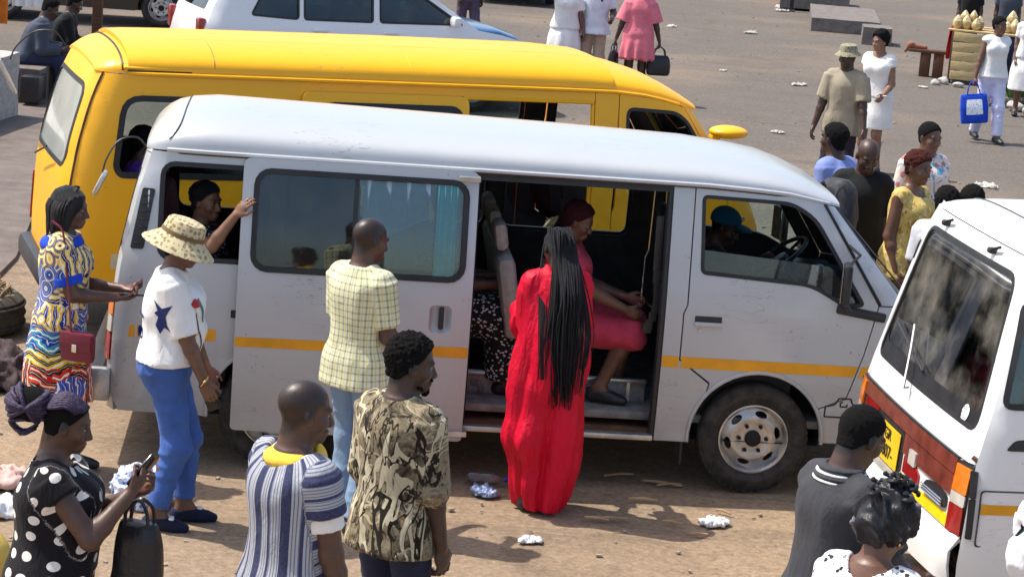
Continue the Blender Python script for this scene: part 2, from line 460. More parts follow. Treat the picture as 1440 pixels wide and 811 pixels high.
def cloth_pattern(name, fn, rough=0.85, bump=0.35):
    """fn(k, u, v, co) -> colour socket; u runs round the body, v along it (metres)"""
    if name in _plain: return _plain[name]
    k = NT(name); co = k.co('Object'); uv = k.co('cuv'); s = k.sep(uv)
    c = fn(k, s[0], s[1], co, uv)
    k.bump(k.noise(k.scale(co, (1, 1, 0.45)), 22, 3, 0.6, 0.8), bump, 0.02)
    _plain[name] = k.fin(c, rough, sheen=0.05, spec=.22); return _plain[name]

# ------------------------------------------------------------------ skeleton
def nrmv(v): v = A3(v); return v / (np.linalg.norm(v) + 1e-12)
def ik(a, c, l1, l2, hint):
    a, c = A3(a), A3(c); d = c - a; L = np.linalg.norm(d)
    if L > (l1 + l2) * 0.999: c = a + d / L * (l1 + l2) * 0.999; d = c - a; L = np.linalg.norm(d)
    u = d / L; h = A3(hint); h = h - u * (h @ u); h = nrmv(h)
    x = (l1 ** 2 - l2 ** 2 + L ** 2) / (2 * L); y = math.sqrt(max(l1 ** 2 - x ** 2, 0))
    return a + u * x + h * y, c
def rotm(yaw=0, pitch=0, roll=0):
    """yaw about z (left +), pitch = nod down +, roll = tilt to the right +; person faces +y"""
    return np.array(Matrix.Rotation(R(yaw), 3, 'Z') @ Matrix.Rotation(R(-pitch), 3, 'X') @ Matrix.Rotation(R(roll), 3, 'Y'))

class Person:
    def __init__(s, h=1.70, sex='m', bw=1.0, belly=0.0, lean=0.0, side=0.0, pelvis=None, lh=None, rh=None, lel=None, rel=None, lf=None, rf=None, kh=None,
                 hyaw=0, hpitch=0, hroll=0, curl=(0.35, 0.35), twist=0, handn=(None, None), bust=1.0, vox=0.008):
        q = h / 1.70; s.q = q; s.h = h; s.sex = sex; s.vox = vox; f = sex == 'f'
        s.bw = bw; P0 = A3(pelvis) if pelvis is not None else A3((0, 0, 0.95 * q)); s.P = P0
        s.tl = math.tan(R(lean)); s.ts = math.tan(R(side))
        sx = (0.142 if f else 0.152) * q * (0.6 + 0.4 * bw)
        def sp(z, x=0, y=0):     # point of the trunk at standard height z (0.95 = pelvis), offset x,y
            dz = (z - 0.95) * q; cl = math.cos(R(lean))
            tw = R(twist) * np.clip((z - 0.98) / 0.35, 0, 1); xx = x * math.cos(tw) - y * math.sin(tw); yy = x * math.sin(tw) + y * math.cos(tw)
            return P0 + A3((xx + dz * s.ts, yy + dz * cl * s.tl, dz * cl))
        s.sp = sp
        s.sh = {-1: sp(1.378, -sx), 1: sp(1.378, sx)}
        s.hip = {-1: P0 + A3((-0.088 * q, 0, -0.05 * q)), 1: P0 + A3((0.088 * q, 0, -0.05 * q))}
        ua, fa = 0.288 * q, 0.252 * q
        s.el, s.wr, s.kn, s.an = {}, {}, {}, {}
        tg = {-1: lh, 1: rh}; eh = {-1: lel, 1: rel}; ft = {-1: lf, 1: rf}
        for sd in (-1, 1):
            t = tg[sd] if tg[sd] is not None else tuple(s.sh[sd] + A3((sd * 0.045, 0.05, -0.52)) * q)
            hint = eh[sd] if eh[sd] is not None else (sd * 0.12, -1, -0.2)
            s.el[sd], s.wr[sd] = ik(s.sh[sd], t, ua, fa, hint)
            t = ft[sd] if ft[sd] is not None else (sd * 0.10 * q, 0.0, 0.085 * q)
            s.kn[sd], s.an[sd] = ik(s.hip[sd], t, 0.425 * q, 0.405 * q, (kh[sd] if kh else (0, 1, 0.1)))
        s.curl = {-1: curl[0], 1: curl[1]}; s.handn = {-1: handn[0], 1: handn[1]}
        s.HR = rotm(hyaw, hpitch, hroll)
        nb = sp(1.425, 0, -0.012 * q); s.nb = nb
        s.C = nb + (rotm(hyaw * 0.3, hpitch * 0.5) @ A3((0, 0.020, 0.093))) * q + s.HR @ (A3((0, 0.012, 0.068)) * q)
        # trunk table: height, half width, half depth, y offset
        b = bw; g = belly
        if f: T = [(0.80, .128, .100, -.01), (0.88, .180 * b, .128 * b, -.012), (0.95, .182 * b, .130 * b, -.012), (1.03, .155 * b, .112 * b + g * .5, 0 + g * .4), (1.11, .132 * b, .100 * b + g, .004 + g * .7), (1.20, .140 * b, .104 * b + g * .4, .006),
                   (1.29, .150 * b, .112 * b, .004), (1.355, .146 * b, .098, -.006), (1.405, .108, .072, -.012), (1.445, .058, .055, -.012)]
        else: T = [(0.80, .118, .095, -.005), (0.88, .144 * b, .115 * b, -.008), (0.95, .147 * b, .117 * b, -.006), (1.03, .135 * b, .108 * b + g * .5, 0 + g * .5), (1.11, .130 * b, .104 * b + g, .004 + g * .8), (1.20, .140 * b, .112 * b + g * .4, .006),
                   (1.30, .153 * b, .120 * b, .0), (1.36, .155 * b, .102, -.008), (1.41, .105, .076, -.012), (1.448, .062, .058, -.012)]
        s.T = T; s.f = f; s.bust = bust
    def trunk(s, ew=0.0, ed=0.0, z0=None, z1=None, extra=(), k=0.03, n=2.3):
        """loft of the trunk with ease; extra = rows (z, w, d, yoff) replacing the lower rows"""
        q = s.q; rows = [(z, w * q + ew, d * q + ed, y * q) for z, w, d, y in s.T]
        if z0 is not None: rows = [r for r in rows if r[0] > z0]
        if z1 is not None: rows = [r for r in rows if r[0] < z1]
        rows = sorted(list(extra) + rows)
        zs, ws, ds, cx, cy = [], [], [], [], []
        for z, w, d, y in rows:
            c = s.sp(z) if z >= 0.8 or s.P[2] < 0.8 * s.q else A3((s.P[0], s.P[1], z * q)); zs.append(c[2]); ws.append(w); ds.append(d); cx.append(c[0]); cy.append(c[1] + y)
        return ploft(zs, ws, ds, cx, cy, k, n=n)
    def arm_r(s): 
        b = 0.75 + 0.25 * s.bw
        return [v * s.q * b for v in ((.050, .042, .036, .026) if s.f else (.056, .045, .038, .029))]
    def leg_r(s):
        b = 0.65 + 0.35 * s.bw
        return [v * s.q * b for v in ((.090, .058, .050, .036) if s.f else (.084, .056, .050, .038))]
    def head_prims(s, detail=True):
        q, C, H = s.q, s.C, s.HR; pt = lambda x, y, z: C + H @ (A3((x, y, z)) * q); e = lambda c, r, k, op='u': pell(pt(*c), A3(r) * q, k, op, H)
        P = [e((0, -.014, .034), (.074, .094, .082), .02), e((0, .020, -.034), (.056, .066, .080), .03), e((0, .066, -.094), (.026, .022, .020), .025)]
        P += [pcone(pt(0, -.022, -.05), s.nb + A3((0, 0, -.02)), (.050 if s.f else .057) * q, (.058 if s.f else .066) * q, .03)]
        if detail:
            for x in (-1, 1):
                P += [e((x * .036, .056, -.028), (.026, .026, .026), .02), e((x * .077, -.006, -.008), (.011, .019, .031), .008), e((x * .070, .000, -.012), (.012, .012, .018), .01)]
            P += [pcone(pt(-.036, .076, .020), pt(.036, .076, .020), .013 * q, .013 * q, .012)]
            for x in (-1, 1): P += [pell(pt(x * .031, .094, .002), A3((.017, .013, .011)) * q, .010, 's', H)]
            P += [pcone(pt(0, .084, .006), pt(0, .103, -.036), .008 * q, .0125 * q, .012)]
            for x in (-1, 1): P += [e((x * .015, .094, -.040), (.011, .011, .009), .008)]
            P += [e((0, .085, -.064), (.026, .013, .008), .006), e((0, .083, -.077), (.023, .013, .009), .006)]
            P += [pcone(pt(-.017, .097, -.0705), pt(.017, .097, -.0705), .002 * q, .002 * q, .004, 's')]
        return P
    def hand_prims(s, sd):
        q = s.q * (0.95 if s.f else 1.02); w, e = s.wr[sd], s.el[sd]; d = nrmv(w - e); n = s.handn[sd]
        n = A3(n) if n is not None else A3((-sd, 0.0, 0.0)); n = nrmv(n - d * (n @ d)); a = nrmv(np.cross(d, n))   # a across the palm
        if s.handn[sd] is None: a = a if a[1] > 0 else -a      # thumb side forward
        elif a @ A3((0, 0.6, 0.8)) < 0: a = -a
        c = s.curl[sd]; P = [pell(w + d * .047 * q + n * .002, (.041 * q, .020 * q, .050 * q), .015, 'u', np.stack([a, n, d], 1))]
        for i, (o, L) in enumerate(((.030, .074), (.010, .084), (-.010, .078), (-.029, .060))):
            b = w + (d * .088 + a * o) * q - (0.006 * q * d if i in (0, 3) else 0)
            p = b; dr = nrmv(d + a * o * 1.6); ang = 0.0; rr = [.0095, .0088, .008, .007]
            for j, sl in enumerate((.45, .32, .23)):
                ang += R(78) * c * (0.75, 1.1, 0.8)[j] * (1 + 0.12 * i)
                v = dr * math.cos(ang) + n * math.sin(ang); p2 = p + v * L * sl * q; P.append(pcone(p, p2, rr[j] * q, rr[j + 1] * q, .005)); p = p2
        b = w + (d * .028 + a * .030) * q; v1 = nrmv(d * .75 + a * .62 + n * (.1 + .4 * c)); p = b + v1 * .036 * q; v2 = nrmv(d * .9 + a * (.35 - .5 * c) + n * (.1 + .75 * c)); 
        P += [pcone(b, p, .014 * q, .011 * q, .012), pcone(p, p + v2 * .032 * q, .010 * q, .0085 * q, .006), pcone(p + v2 * .032 * q, p + v2 * .032 * q + nrmv(v2 + n * c) * .022 * q, .0088 * q, .007 * q, .004)]
        s.__dict__.setdefault('hand', {})[sd] = dict(c=w + d * .075 * q, d=d, n=n, a=a)
        return P
    def body(s, root, skin, detail=True, hands=(True, True), feet=True, legs=True, vox=None, stubble=0.0, crop=True):
        q = s.q; P = [s.trunk()]
        if s.f and s.bust > 0:
            for x in (-1, 1): P.append(pell(s.sp(1.27, x * .068 * q, .085 * q * s.bw), A3((.060, .055, .062)) * q * s.bust, .04))
        ar, lr = s.arm_r(), s.leg_r()
        for sd in (-1, 1):
            P += [pell(s.sh[sd] + A3((-sd * .012, 0, -.008)) * q, A3((.060, .058, .060)) * q * (0.9 if s.f else 1.0), .035), pcone(s.sp(1.41, sd * .05), s.sh[sd] + A3((0, 0, .012)), .042 * q, .044 * q, .03)]
            P += [pcone(s.sh[sd], s.el[sd], ar[0], ar[1], .03)]
            m = s.el[sd] * .72 + s.wr[sd] * .28; P += [pcone(s.el[sd], m, ar[1] * .95, ar[2] * 1.08, .02), pcone(m, s.wr[sd], ar[2] * 1.08, ar[3], .02)]
            if hands[0 if sd < 0 else 1]: P += s.hand_prims(sd)
            if legs:
                P += [pcone(s.hip[sd], s.kn[sd], lr[0], lr[1], .04)]
                kd = nrmv(s.kn[sd] - (s.hip[sd] + s.an[sd]) / 2 + A3((0, .01, 0))); m = s.kn[sd] * .70 + s.an[sd] * .30 - kd * .012
                P += [pcone(s.kn[sd], m, lr[1] * .95, lr[2] * 1.05, .03), pcone(m, s.an[sd], lr[2] * 1.05, lr[3], .03)]
                if feet: P += s.foot_prims(sd)
        P += s.head_prims(detail)
        V, Q = polygonise(P, vox or s.vox); N = vnormals(V, Q)
        # tone attribute: lips, palms, stubble and brows
        L = (V - s.C) @ s.HR / q; tone = np.zeros(len(V))
        lip = np.exp(-(((L[:, 0]) / .026) ** 2 + ((L[:, 2] + .071) / .013) ** 2) ** 2) * (L[:, 1] > .075); tone += 0.8 * lip
        brow = np.exp(-((np.abs(L[:, 0]) - .033) / .020) ** 4 - ((L[:, 2] - .024) / .006) ** 2) * (L[:, 1] > .05); tone -= 0.8 * brow
        if stubble:
            st = (L[:, 2] < -.055) & (L[:, 1] > .01) & (L[:, 2] > -.125) & ~((np.abs(L[:, 0]) < .02) & (L[:, 2] > -.084) & (L[:, 2] < -.06)); tone -= stubble * st
        if crop: tone -= (.9 if crop is True else crop) * s.hair_w(L + (.012 * vnoise(V, (60,) * 3))[:, None], .05, -.092, .014)
        for sd in (-1, 1):
            if s.__dict__.get('hand', {}).get(sd):
                h = s.hand[sd]; dd = np.linalg.norm(V - h['c'], axis=1); tone += 0.9 * (dd < .11) * np.clip((N @ h['n']) * 1.2, 0, 1)
        o = np_mesh('body', V, Q, skin, root, True, None, {'tone': tone}); s.bodyobj = o
        if detail:
            mb = MB(); mi = MB(); pt = lambda x, y, z: Vector(s.C + s.HR @ (A3((x, y, z)) * q))
            HM = Matrix([list(r) for r in s.HR]).to_4x4()
            for x in (-1, 1):
                mb = MB(); Mx = Matrix.Translation(pt(x * .031, .0725, .001)) @ HM @ Matrix.Diagonal((.0135 * q, .0115 * q, .0070 * q, 1))
                mb.lathe([(math.sin(t), -math.cos(t)) for t in np.linspace(0, math.pi, 9)], 12, Mx); eo = mb.build('eye', M_eye, o, True, None)
                mi = MB(); Mx = Matrix.Translation(pt(x * .031, .0815, .001)) @ HM @ Matrix.Diagonal((.0066 * q, .0055 * q, .0066 * q, 1))
                mi.lathe([(math.sin(t), -math.cos(t)) for t in np.linspace(0, math.pi, 7)], 10, Mx); mi.build('iris', M_iris, eo, True, None)
        return o
    def foot_prims(s, sd, e=0.0):
        q = s.q; a = s.an[sd]; fd = s.__dict__.get('fdir', {}).get(sd, A3((sd * .12, 1, 0))); fd = nrmv(fd); z0 = a[2] - 0.085 * q
        g = lambda f, z: A3((a[0], a[1], z0)) + fd * f * q + A3((0, 0, z * q))
        sx = nrmv(np.cross(fd, (0, 0, 1)))
        return [pcone(a, g(-.035, .035), (.040 if not e else .045) * q + e, .034 * q + e, .02), pcone(g(-.035, .034), g(.12, .028), .033 * q + e, .027 * q + e, .02),
                pcone(g(.10, .030) + sx * .012, g(.165, .022) + sx * .008, .027 * q + e, .020 * q + e, .02), pcone(g(.09, .028) - sx * .016, g(.145, .02) - sx * .014, .024 * q + e, .019 * q + e, .02), pcone(a + A3((0, 0, .02)), g(.06, .045), .036 * q + e, .030 * q + e, .03)]
    # -------------------------------------------------------------- clothing
    def garment(s, root, name, prims, mat, vox=None, fold=0.006, freq=(9, 9, 3.2), drape=None, attrs=True, extra=None):
        V, Q = polygonise(prims, vox or s.vox); N = vnormals(V, Q)
        nz = vnoise(V + 3.1, freq) * 2; nz2 = vnoise(V * 1.0 + 7.7, (17, 17, 9)) * 2
        d = fold * (1 - np.abs(nz) * 1.7) * 0.9 + fold * 0.45 * nz2
        if drape:
            for amp, m, z0, z1, ph in drape:
                th = np.arctan2(V[:, 1] - s.P[1], V[:, 0] - s.P[0]); w = np.clip((z1 - V[:, 2]) / max(z1 - z0, 1e-3), 0, 1)
                d = d + amp * w * np.sin(m * th + ph + 2.2 * vnoise(V, (2.5, 2.5, 1.2)) * 2)
        V2 = V + N * d[:, None]
        uv = s.cuv(V)
        o = np_mesh(name, V2, Q, mat, root, True, None, {'cuv': uv}); return o
    def cuv(s, V):
        q = s.q; zz = V[:, 2]; c0 = s.sp(1.1); tor = np.interp(zz, [0, s.P[2], s.sp(1.4)[2]], [s.P[0], s.P[0], s.sp(1.4)[0]]); toy = np.interp(zz, [0, s.P[2], s.sp(1.4)[2]], [s.P[1], s.P[1], s.sp(1.4)[1]])
        th = np.arctan2(V[:, 0] - tor, -(V[:, 1] - toy)); u = th * 0.155 * q; v = zz.copy(); best = np.hypot(V[:, 0] - tor, V[:, 1] - toy) - 0.15 * q
        w = np.zeros(len(V))
        for sd in (-1, 1):
            for a, b, base in ((s.sh[sd], s.el[sd], 0.0), (s.el[sd], s.wr[sd], 0.29)):
                ab = b - a; L = np.linalg.norm(ab); d = ab / L; r_ = V - a; t = r_ @ d; tc = np.clip(t, 0, L); pr = r_ - tc[:, None] * d; dist = np.linalg.norm(pr, axis=1) - 0.05 * q
                x = nrmv(np.cross(d, (0, 1, 0.01))); y = np.cross(d, x); m = (dist < best) & (np.abs(V[:, 0] - tor) > 0.12 * q)
                u = np.where(m, np.arctan2(pr @ x, pr @ y) * 0.06 * q + 2 * sd, u); v = np.where(m, 3.0 - (t + base), v); w = np.where(m, 1.0, w); best = np.where(m, dist, best)
        return np.stack([u, v, w], 1)
    def top(s, root, mat, name='shirt', ease=0.018, hem=0.86, hemw=None, sleeve=0.62, sr=0.014, neck=0.014, neckz=1.44, neckf=0.0, fold=0.006, vox=None, freq=(9, 9, 3.2), flare=0.0, k=0.035, drape=None, sleeve_flare=0.004, low=None):
        """shirt or blouse: trunk with ease, sleeves as a fraction of the upper arm (over 1 runs down the forearm)"""
        q = s.q; rows = [(z, w * q + ease, d * q + ease, y * q) for z, w, d, y in s.T if hem <= z <= 1.385]
        hw = np.interp(hem, [r[0] for r in s.T], [r[1] for r in s.T]); hd = np.interp(hem, [r[0] for r in s.T], [r[2] for r in s.T])
        z_ = max(hem, 0.90); hw = max(hw, np.interp(0.9, [r[0] for r in s.T], [r[1] for r in s.T]) if hem < 0.9 else hw); hd = max(hd, s.T[1][2]) if hem < 0.9 else hd
        if hem < .93: hw = max(hw, .172 if not s.f else hw); hd = max(hd, .122)
        ex = [(hem, hw * q + ease + flare, hd * q + ease + flare, -.005)] + (list(low) if low else [])
        rows = [r for r in rows if r[0] > hem + 0.03]
        # straighten the waist: clothes hang from chest to hip
        P = []
        tr = s.T; rr = sorted(ex + rows); ztop = [(1.405, .110 * q + ease * .6, .078 * q + ease * .6, -.012 * q), (1.44, .064 * q + ease * .6, .062 * q + ease * .6, -.012 * q)]
        rr = rr + ztop; mx = max(r[1] for r in rr if 1.2 < r[0] < 1.4)
        zs, ws, ds, cx, cy = [], [], [], [], []
        for z, w, d, y in rr:
            if z < 1.0 and hem < .93: w = max(w, hw * q + ease); d = max(d, hd * q + ease)
            if 1.0 < z < 1.3: w = w * .45 + .55 * max(w, 0.94 * min(mx, hw * q + ease + flare)); d = d * .5 + .5 * max(d, 0.9 * (hd * q + ease))
            c = s.sp(z); zs.append(c[2]); ws.append(w); ds.append(d); cx.append(c[0]); cy.append(c[1] + y)
        P.append(ploft(zs, ws, ds, cx, cy, k))
        if s.f and s.bust > 0:
            for x in (-1, 1): P.append(pell(s.sp(1.27, x * .066 * q, .085 * q * s.bw), (A3((.060, .055, .062)) * q * s.bust + ease * .6), .05))
        ar = s.arm_r()
        for sd in (-1, 1):
            P.append(pell(s.sh[sd] + A3((-sd * .015, 0, -.005)) * q, A3((.052, .054, .050)) * q + ease * .5, k)); P.append(pcone(s.sp(1.41, sd * .055), s.sh[sd] + A3((0, 0, .012)), .040 * q + ease * .4, .040 * q + ease * .4, k))
            sl = sleeve[0 if sd < 0 else 1] if isinstance(sleeve, tuple) else sleeve
            if sl > 0:
                t = min(sl, 1.0); e = s.sh[sd] + (s.el[sd] - s.sh[sd]) * t; f2 = sleeve_flare
                P.append(pcap(s.sh[sd], e, ar[0] + sr * .8, ar[0] * (1 - t) + ar[1] * t + sr + f2, k * .8))
                if sl > 1:
                    P.append(pell(s.el[sd], A3([ar[1] + sr + f2] * 3), .02)); g = s.el[sd] + (s.wr[sd] - s.el[sd]) * (sl - 1)
                    P.append(pcap(s.el[sd], g, ar[1] + sr + f2, ar[3] + sr + f2 * 1.4, .02))
        # neck opening
        nd = nrmv(s.C - s.nb); P.append(pcone(s.nb + A3((0, neckf, (neckz - 1.445) * q)) , s.nb + nd * .16, .054 * q + neck, .062 * q + neck + .01, .012, 's'))
        return s.garment(root, name, P, mat, vox, fold, freq, drape)
    def trousers(s, root, mat, name='trousers', ease=0.012, waist=1.02, end=0.06, lw=0.016, fold=0.005, vox=None, bootleg=0.0):
        q = s.q; P = [s.trunk(ease, ease, z1=waist + 0.001, extra=[(waist, np.interp(waist, [r[0] for r in s.T], [r[1] for r in s.T]) * q + ease, np.interp(waist, [r[0] for r in s.T], [r[2] for r in s.T]) * q + ease, 0)])]; lr = s.leg_r(); le = max(ease, .013)
        for sd in (-1, 1):
            P.append(pcone(s.hip[sd], s.kn[sd], lr[0] + ease, lr[1] + le + lw * .4, .05))
            d = s.an[sd] - s.kn[sd]; e = s.kn[sd] + d * (1 - max(0, (end - .085) / .40))
            P.append(pell(s.kn[sd], A3([lr[1] + le + lw * .4] * 3), .03)); P.append(pcap(s.kn[sd], e, lr[1] + le + lw * .5, lr[3] + le + lw + bootleg, .04))
        return s.garment(root, name, P, mat, vox, fold, (10, 10, 16))
    def skirt(s, root, mat, rows, name='skirt', fold=0.005, drape=None, vox=None, top=1.06, ease=0.012, n=2.1, freq=(7, 7, 2)):
        """rows = (z, half width, half depth, y) below the hip, real metres"""
        q = s.q; P = [s.trunk(ease, ease, z0=0.87, z1=top, extra=list(rows), n=n)]
        return s.garment(root, name, P, mat, vox, fold, freq, drape)
    def shoes(s, root, mat, e=0.007, name='shoe', sole=None, high=0.0):
        for sd in (-1, 1):
            P = s.foot_prims(sd, e); a = s.an[sd]; z0 = a[2] - .085 * s.q
            lo, hi = a - .4, a + .4
            P.append(pplane((0, 0, z0 + .075 * s.q + high), (0, 0, 1), lo, hi)); P.append(pplane((0, 0, z0), (0, 0, -1), lo, hi))
            V, Q = polygonise(P, 0.009); np_mesh(name, V, Q, mat, root)
    def pants_seat(s): pass
    # -------------------------------------------------------------- hair and headgear
    def hp(s, x, y, z): return s.C + s.HR @ (A3((x, y, z)) * s.q)
    def hair_w(s, L, line=.045, back=-.088, soft=.012):
        """how far a head point (head frame, unit head) lies inside the hair area, 0..1"""
        d1 = -((L[:, 1] - .072) * .93 + (L[:, 2] - line) * -.37); d2 = -((L[:, 1] + .004) * .75 + (L[:, 2] - line + .062) * -.66); d3 = L[:, 2] - back
        w = np.clip((np.minimum(np.minimum(d1, d2), d3) + soft) / (2 * soft), 0, 1); return w * w * (3 - 2 * w)
    def hair_cap(s, root, mat, t=0.006, line=0.045, back=-0.088, puff=0.003, freq=60, vox=0.006, name='hair', top=0.0):
        q = s.q; H = s.HR
        P = [pell(s.hp(0, -.014, .034 + top / 2), A3((.074 + t, .094 + t, .082 + t + top)) * q, .02, 'u', H), pell(s.hp(0, -.030, -.045), A3((.052 + t, .052 + t, .06)) * q, .03, 'u', H)]
        P.append(pplane(s.hp(0, 0, back - .03), H @ A3((0, 0, -1)), s.C - .4, s.C + .4, .01))
        V, Q = polygonise(P, vox); N = vnormals(V, Q); V = V + N * (puff * (vnoise(V, (freq,) * 3) * 2 + .9 * vnoise(V, (freq * 2.1,) * 3)))[:, None]
        L = (V - s.C) @ H / q + (.010 * vnoise(V, (45,) * 3))[:, None]; w = s.hair_w(L, line, back, .012)
        V = V - N * ((t + top * .5 + .014) * (1 - w) * q)[:, None]
        return np_mesh(name, V, Q, mat, root)
    def beard(s, root):
        P = [pell(s.hp(0, .075, -.104), A3((.020, .018, .026)) * s.q, .01, 'u', s.HR), pcone(s.hp(-.045, .035, -.085), s.hp(0, .072, -.10), .010 * s.q, .014 * s.q, .01), pcone(s.hp(.045, .035, -.085), s.hp(0, .072, -.10), .010 * s.q, .014 * s.q, .01), pcone(s.hp(-.02, .094, -.055), s.hp(.02, .094, -.055), .005 * s.q, .005 * s.q, .004)]
        V, Q = polygonise(P, .005); N = vnormals(V, Q); V = V + N * (.004 * vnoise(V, (120,) * 3))[:, None]; np_mesh('beard', V, Q, M_hair, root)
    def strands(s, root, mat, curves, r=0.004, n=5, name='braids', taper=True):
        mb = MB()
        for c in curves:
            m = len(c); rs = [r * (1 - .55 * (i / (m - 1)) ** 2 if taper else 1) for i in range(m)]; mb.tube(c, rs, n)
        o = mb.build(name, mat, root, True, None); o['kind'] = 'stuff'; return o

def put(root, x, y, heading, z=0.0):
    """heading: world direction the person faces, degrees (0 = +x, 90 = away)"""
    root.location = (x, y, z); root.rotation_euler = (0, 0, R(heading - 90)); return root
def person(label, x, y, heading, group=None, z=0.0):
    return put(thing('person', label, 'person', group=group), x, y, heading, z)
def decal(obj, name, polys, mat, origin, right, up, parent, depth=0.6, off=0.0025, step=0.012):
    """flat print laid onto a garment: polygons in a plane are projected onto the mesh along right x up"""
    me = obj.data; bv = BVHTree.FromPolygons([v.co for v in me.vertices], [tuple(p.vertices) for p in me.polygons])
    o, r_, u_ = Vector(origin), Vector(right).normalized(), Vector(up).normalized(); n = r_.cross(u_)
    for loops in polys:
        v, T = sheet2d(loops, step); P = []
        for a, b in v:
            p = o + r_ * float(a) + u_ * float(b) + n * depth * .5; hit = bv.ray_cast(p, -n, depth)
            P.append((hit[0] + hit[1] * off if hit[0] is not None else p - n * depth * .5))
        np_mesh(name, np.array([tuple(p) for p in P]), [tuple(t) for t in T], mat, parent, True)
# ------------------------------------------------------------------ vehicle materials
def paint_mat(name, rgb, rough=0.32, metal=0.0, dust=0.35, dustcol=None, coat=(0.6, 0.12)):
    k = NT(name); co = k.co('Object'); z = k.sep(co)[2]
    big = k.noise(co, 1.3, 4, 0.6); fine = k.noise(co, 38, 5, 0.7)
    streak = k.noise(k.scale(co, (9, 9, 0.8)), 3.0, 4, 0.6)
    low = k.math('SUBTRACT', 1.0, k.step(z, 0.25, 1.0))
    d = k.math('MULTIPLY', k.math('ADD', k.math('MULTIPLY', low, 0.8), 0.25), k.math('ADD', k.math('MULTIPLY', big, 0.9), k.math('MULTIPLY', fine, 0.5)))
    d = k.math('MULTIPLY', d, dust, clamp=True)
    d2 = k.math('MULTIPLY', k.step(streak, 0.55, 0.8), dust * 0.35)
    c = k.mix(d, rgb, dustcol or lin((150, 128, 102)))
    c = k.mix(d2, c, tuple(v * 0.72 for v in rgb))
    # chips, rust spots and scuffs
    chip = k.math('MULTIPLY', k.math('LESS_THAN', k.voro(co, 30.0), 0.13), k.step(k.noise(co, 2.6, 4), 0.56, 0.66)); c = k.mix(k.math('MULTIPLY', chip, 0.7 * min(1, dust * 2.5)), c, lin((92, 62, 44)))
    scuff = k.math('LESS_THAN', k.math('ABSOLUTE', k.math('SUBTRACT', k.noise(k.scale(co, (0.6, 2.0, 3.0)), 5.0, 3, 0.5, 0.4), 0.5)), 0.004); c = k.mix(k.math('MULTIPLY', scuff, k.math('MULTIPLY', k.step(k.noise(co, 1.7, 3), 0.5, 0.62), 0.5 * min(1, dust * 2.5))), c, lin((110, 104, 98)))
    r = k.math('MULTIPLY_ADD', d, 0.9, k.math('MULTIPLY_ADD', fine, 0.12, rough - 0.06))
    # dents / orange peel
    h = k.math('ADD', k.math('MULTIPLY', k.noise(co, 2.2, 2), 1.0), k.math('MULTIPLY', fine, 0.01))
    k.bump(h, 0.25, 0.03)
    return k.fin(c, r, metal, coat=coat)
def glass_mat(name, tint, gloss=0.03, dirt=0.12):
    k = NT(name); co = k.co('Object')
    tr = k.n('ShaderNodeBsdfTransparent'); tr.inputs[0].default_value = (*tint, 1)
    gl = k.n('ShaderNodeBsdfGlossy'); gl.inputs['Roughness'].default_value = gloss; gl.inputs[0].default_value = (0.95, 0.97, 1, 1)
    df = k.n('ShaderNodeBsdfDiffuse'); df.inputs[0].default_value = (0.42, 0.38, 0.32, 1)
    fr = k.n('ShaderNodeFresnel'); fr.inputs[0].default_value = 1.55
    f2 = k.math('MULTIPLY_ADD', fr.outputs[0], 1.0, 0.02, clamp=True)
    m1 = k.n('ShaderNodeMixShader'); k.L(f2, m1.inputs[0]); k.L(tr.outputs[0], m1.inputs[1]); k.L(gl.outputs[0], m1.inputs[2])
    dm = k.math('MULTIPLY', k.step(k.noise(co, 3.0, 6, 0.65), 0.35, 0.8), dirt)
    m2 = k.n('ShaderNodeMixShader'); k.L(dm, m2.inputs[0]); k.L(m1.outputs[0], m2.inputs[1]); k.L(df.outputs[0], m2.inputs[2])
    k.L(m2.outputs[0], k.out.inputs[0]); return k.m
M_glass = glass_mat('side_glass', (0.50, 0.60, 0.60))
M_glass_tint = glass_mat('tinted_glass', (0.30, 0.40, 0.40), 0.03, 0.10)
M_glass_clear = glass_mat('windscreen_glass', (0.80, 0.88, 0.86), 0.02, 0.08)
M_rubber = plain('black_rubber', (0.018, 0.018, 0.019), 0.55, var=0.3, bump=0.1)
M_black = plain('black_plastic', (0.02, 0.02, 0.022), 0.42, var=0.3)
M_trim = plain('dark_interior', (0.045, 0.043, 0.042), 0.75, var=0.35, bump=0.2)
M_headl = plain('grey_headlining', (0.16, 0.155, 0.15), 0.85, var=0.2)
M_steel = plain('bare_steel', (0.55, 0.53, 0.50), 0.36, 0.75, var=0.25, bump=0.15)
M_rust = plain('rusty_metal', (0.13, 0.07, 0.04), 0.85, 0.1, var=0.45, bump=0.3)
M_chrome = plain('chrome', (0.75, 0.75, 0.75), 0.15, 1.0, var=0.08)
M_under = plain('underbody', (0.015, 0.014, 0.013), 0.9, var=0.3)
M_lampred = plain('red_lamp_lens', (0.30, 0.012, 0.012), 0.18, var=0.25, coat=(0.7, 0.06))
M_lampbrown = plain('faded_red_garnish', (0.17, 0.036, 0.022), 0.3, var=0.35, coat=(0.4, 0.1))
M_lampamber = plain('amber_lamp_lens', (0.75, 0.20, 0.015), 0.18, var=0.2, coat=(0.7, 0.06))
M_lampclear = plain('clear_lamp_lens', (0.55, 0.52, 0.46), 0.15, var=0.2, coat=(0.7, 0.06))
M_plate = plain('yellow_number_plate', (0.80, 0.52, 0.02), 0.4, var=0.12)
M_stripe = plain('yellow_stripe', lin((232, 160, 22)), 0.45, var=0.15, scale=5)
def tyre_mat():
    k = NT('dusty_tyre'); co = k.co('Object')
    f = k.noise(co, 14, 5, 0.7); c = k.ramp(f, [(0.35, (0.018, 0.017, 0.016)), (0.75, (0.075, 0.062, 0.05))])
    k.bump(k.noise(co, 60, 3), 0.25, 0.006); return k.fin(c, 0.85)
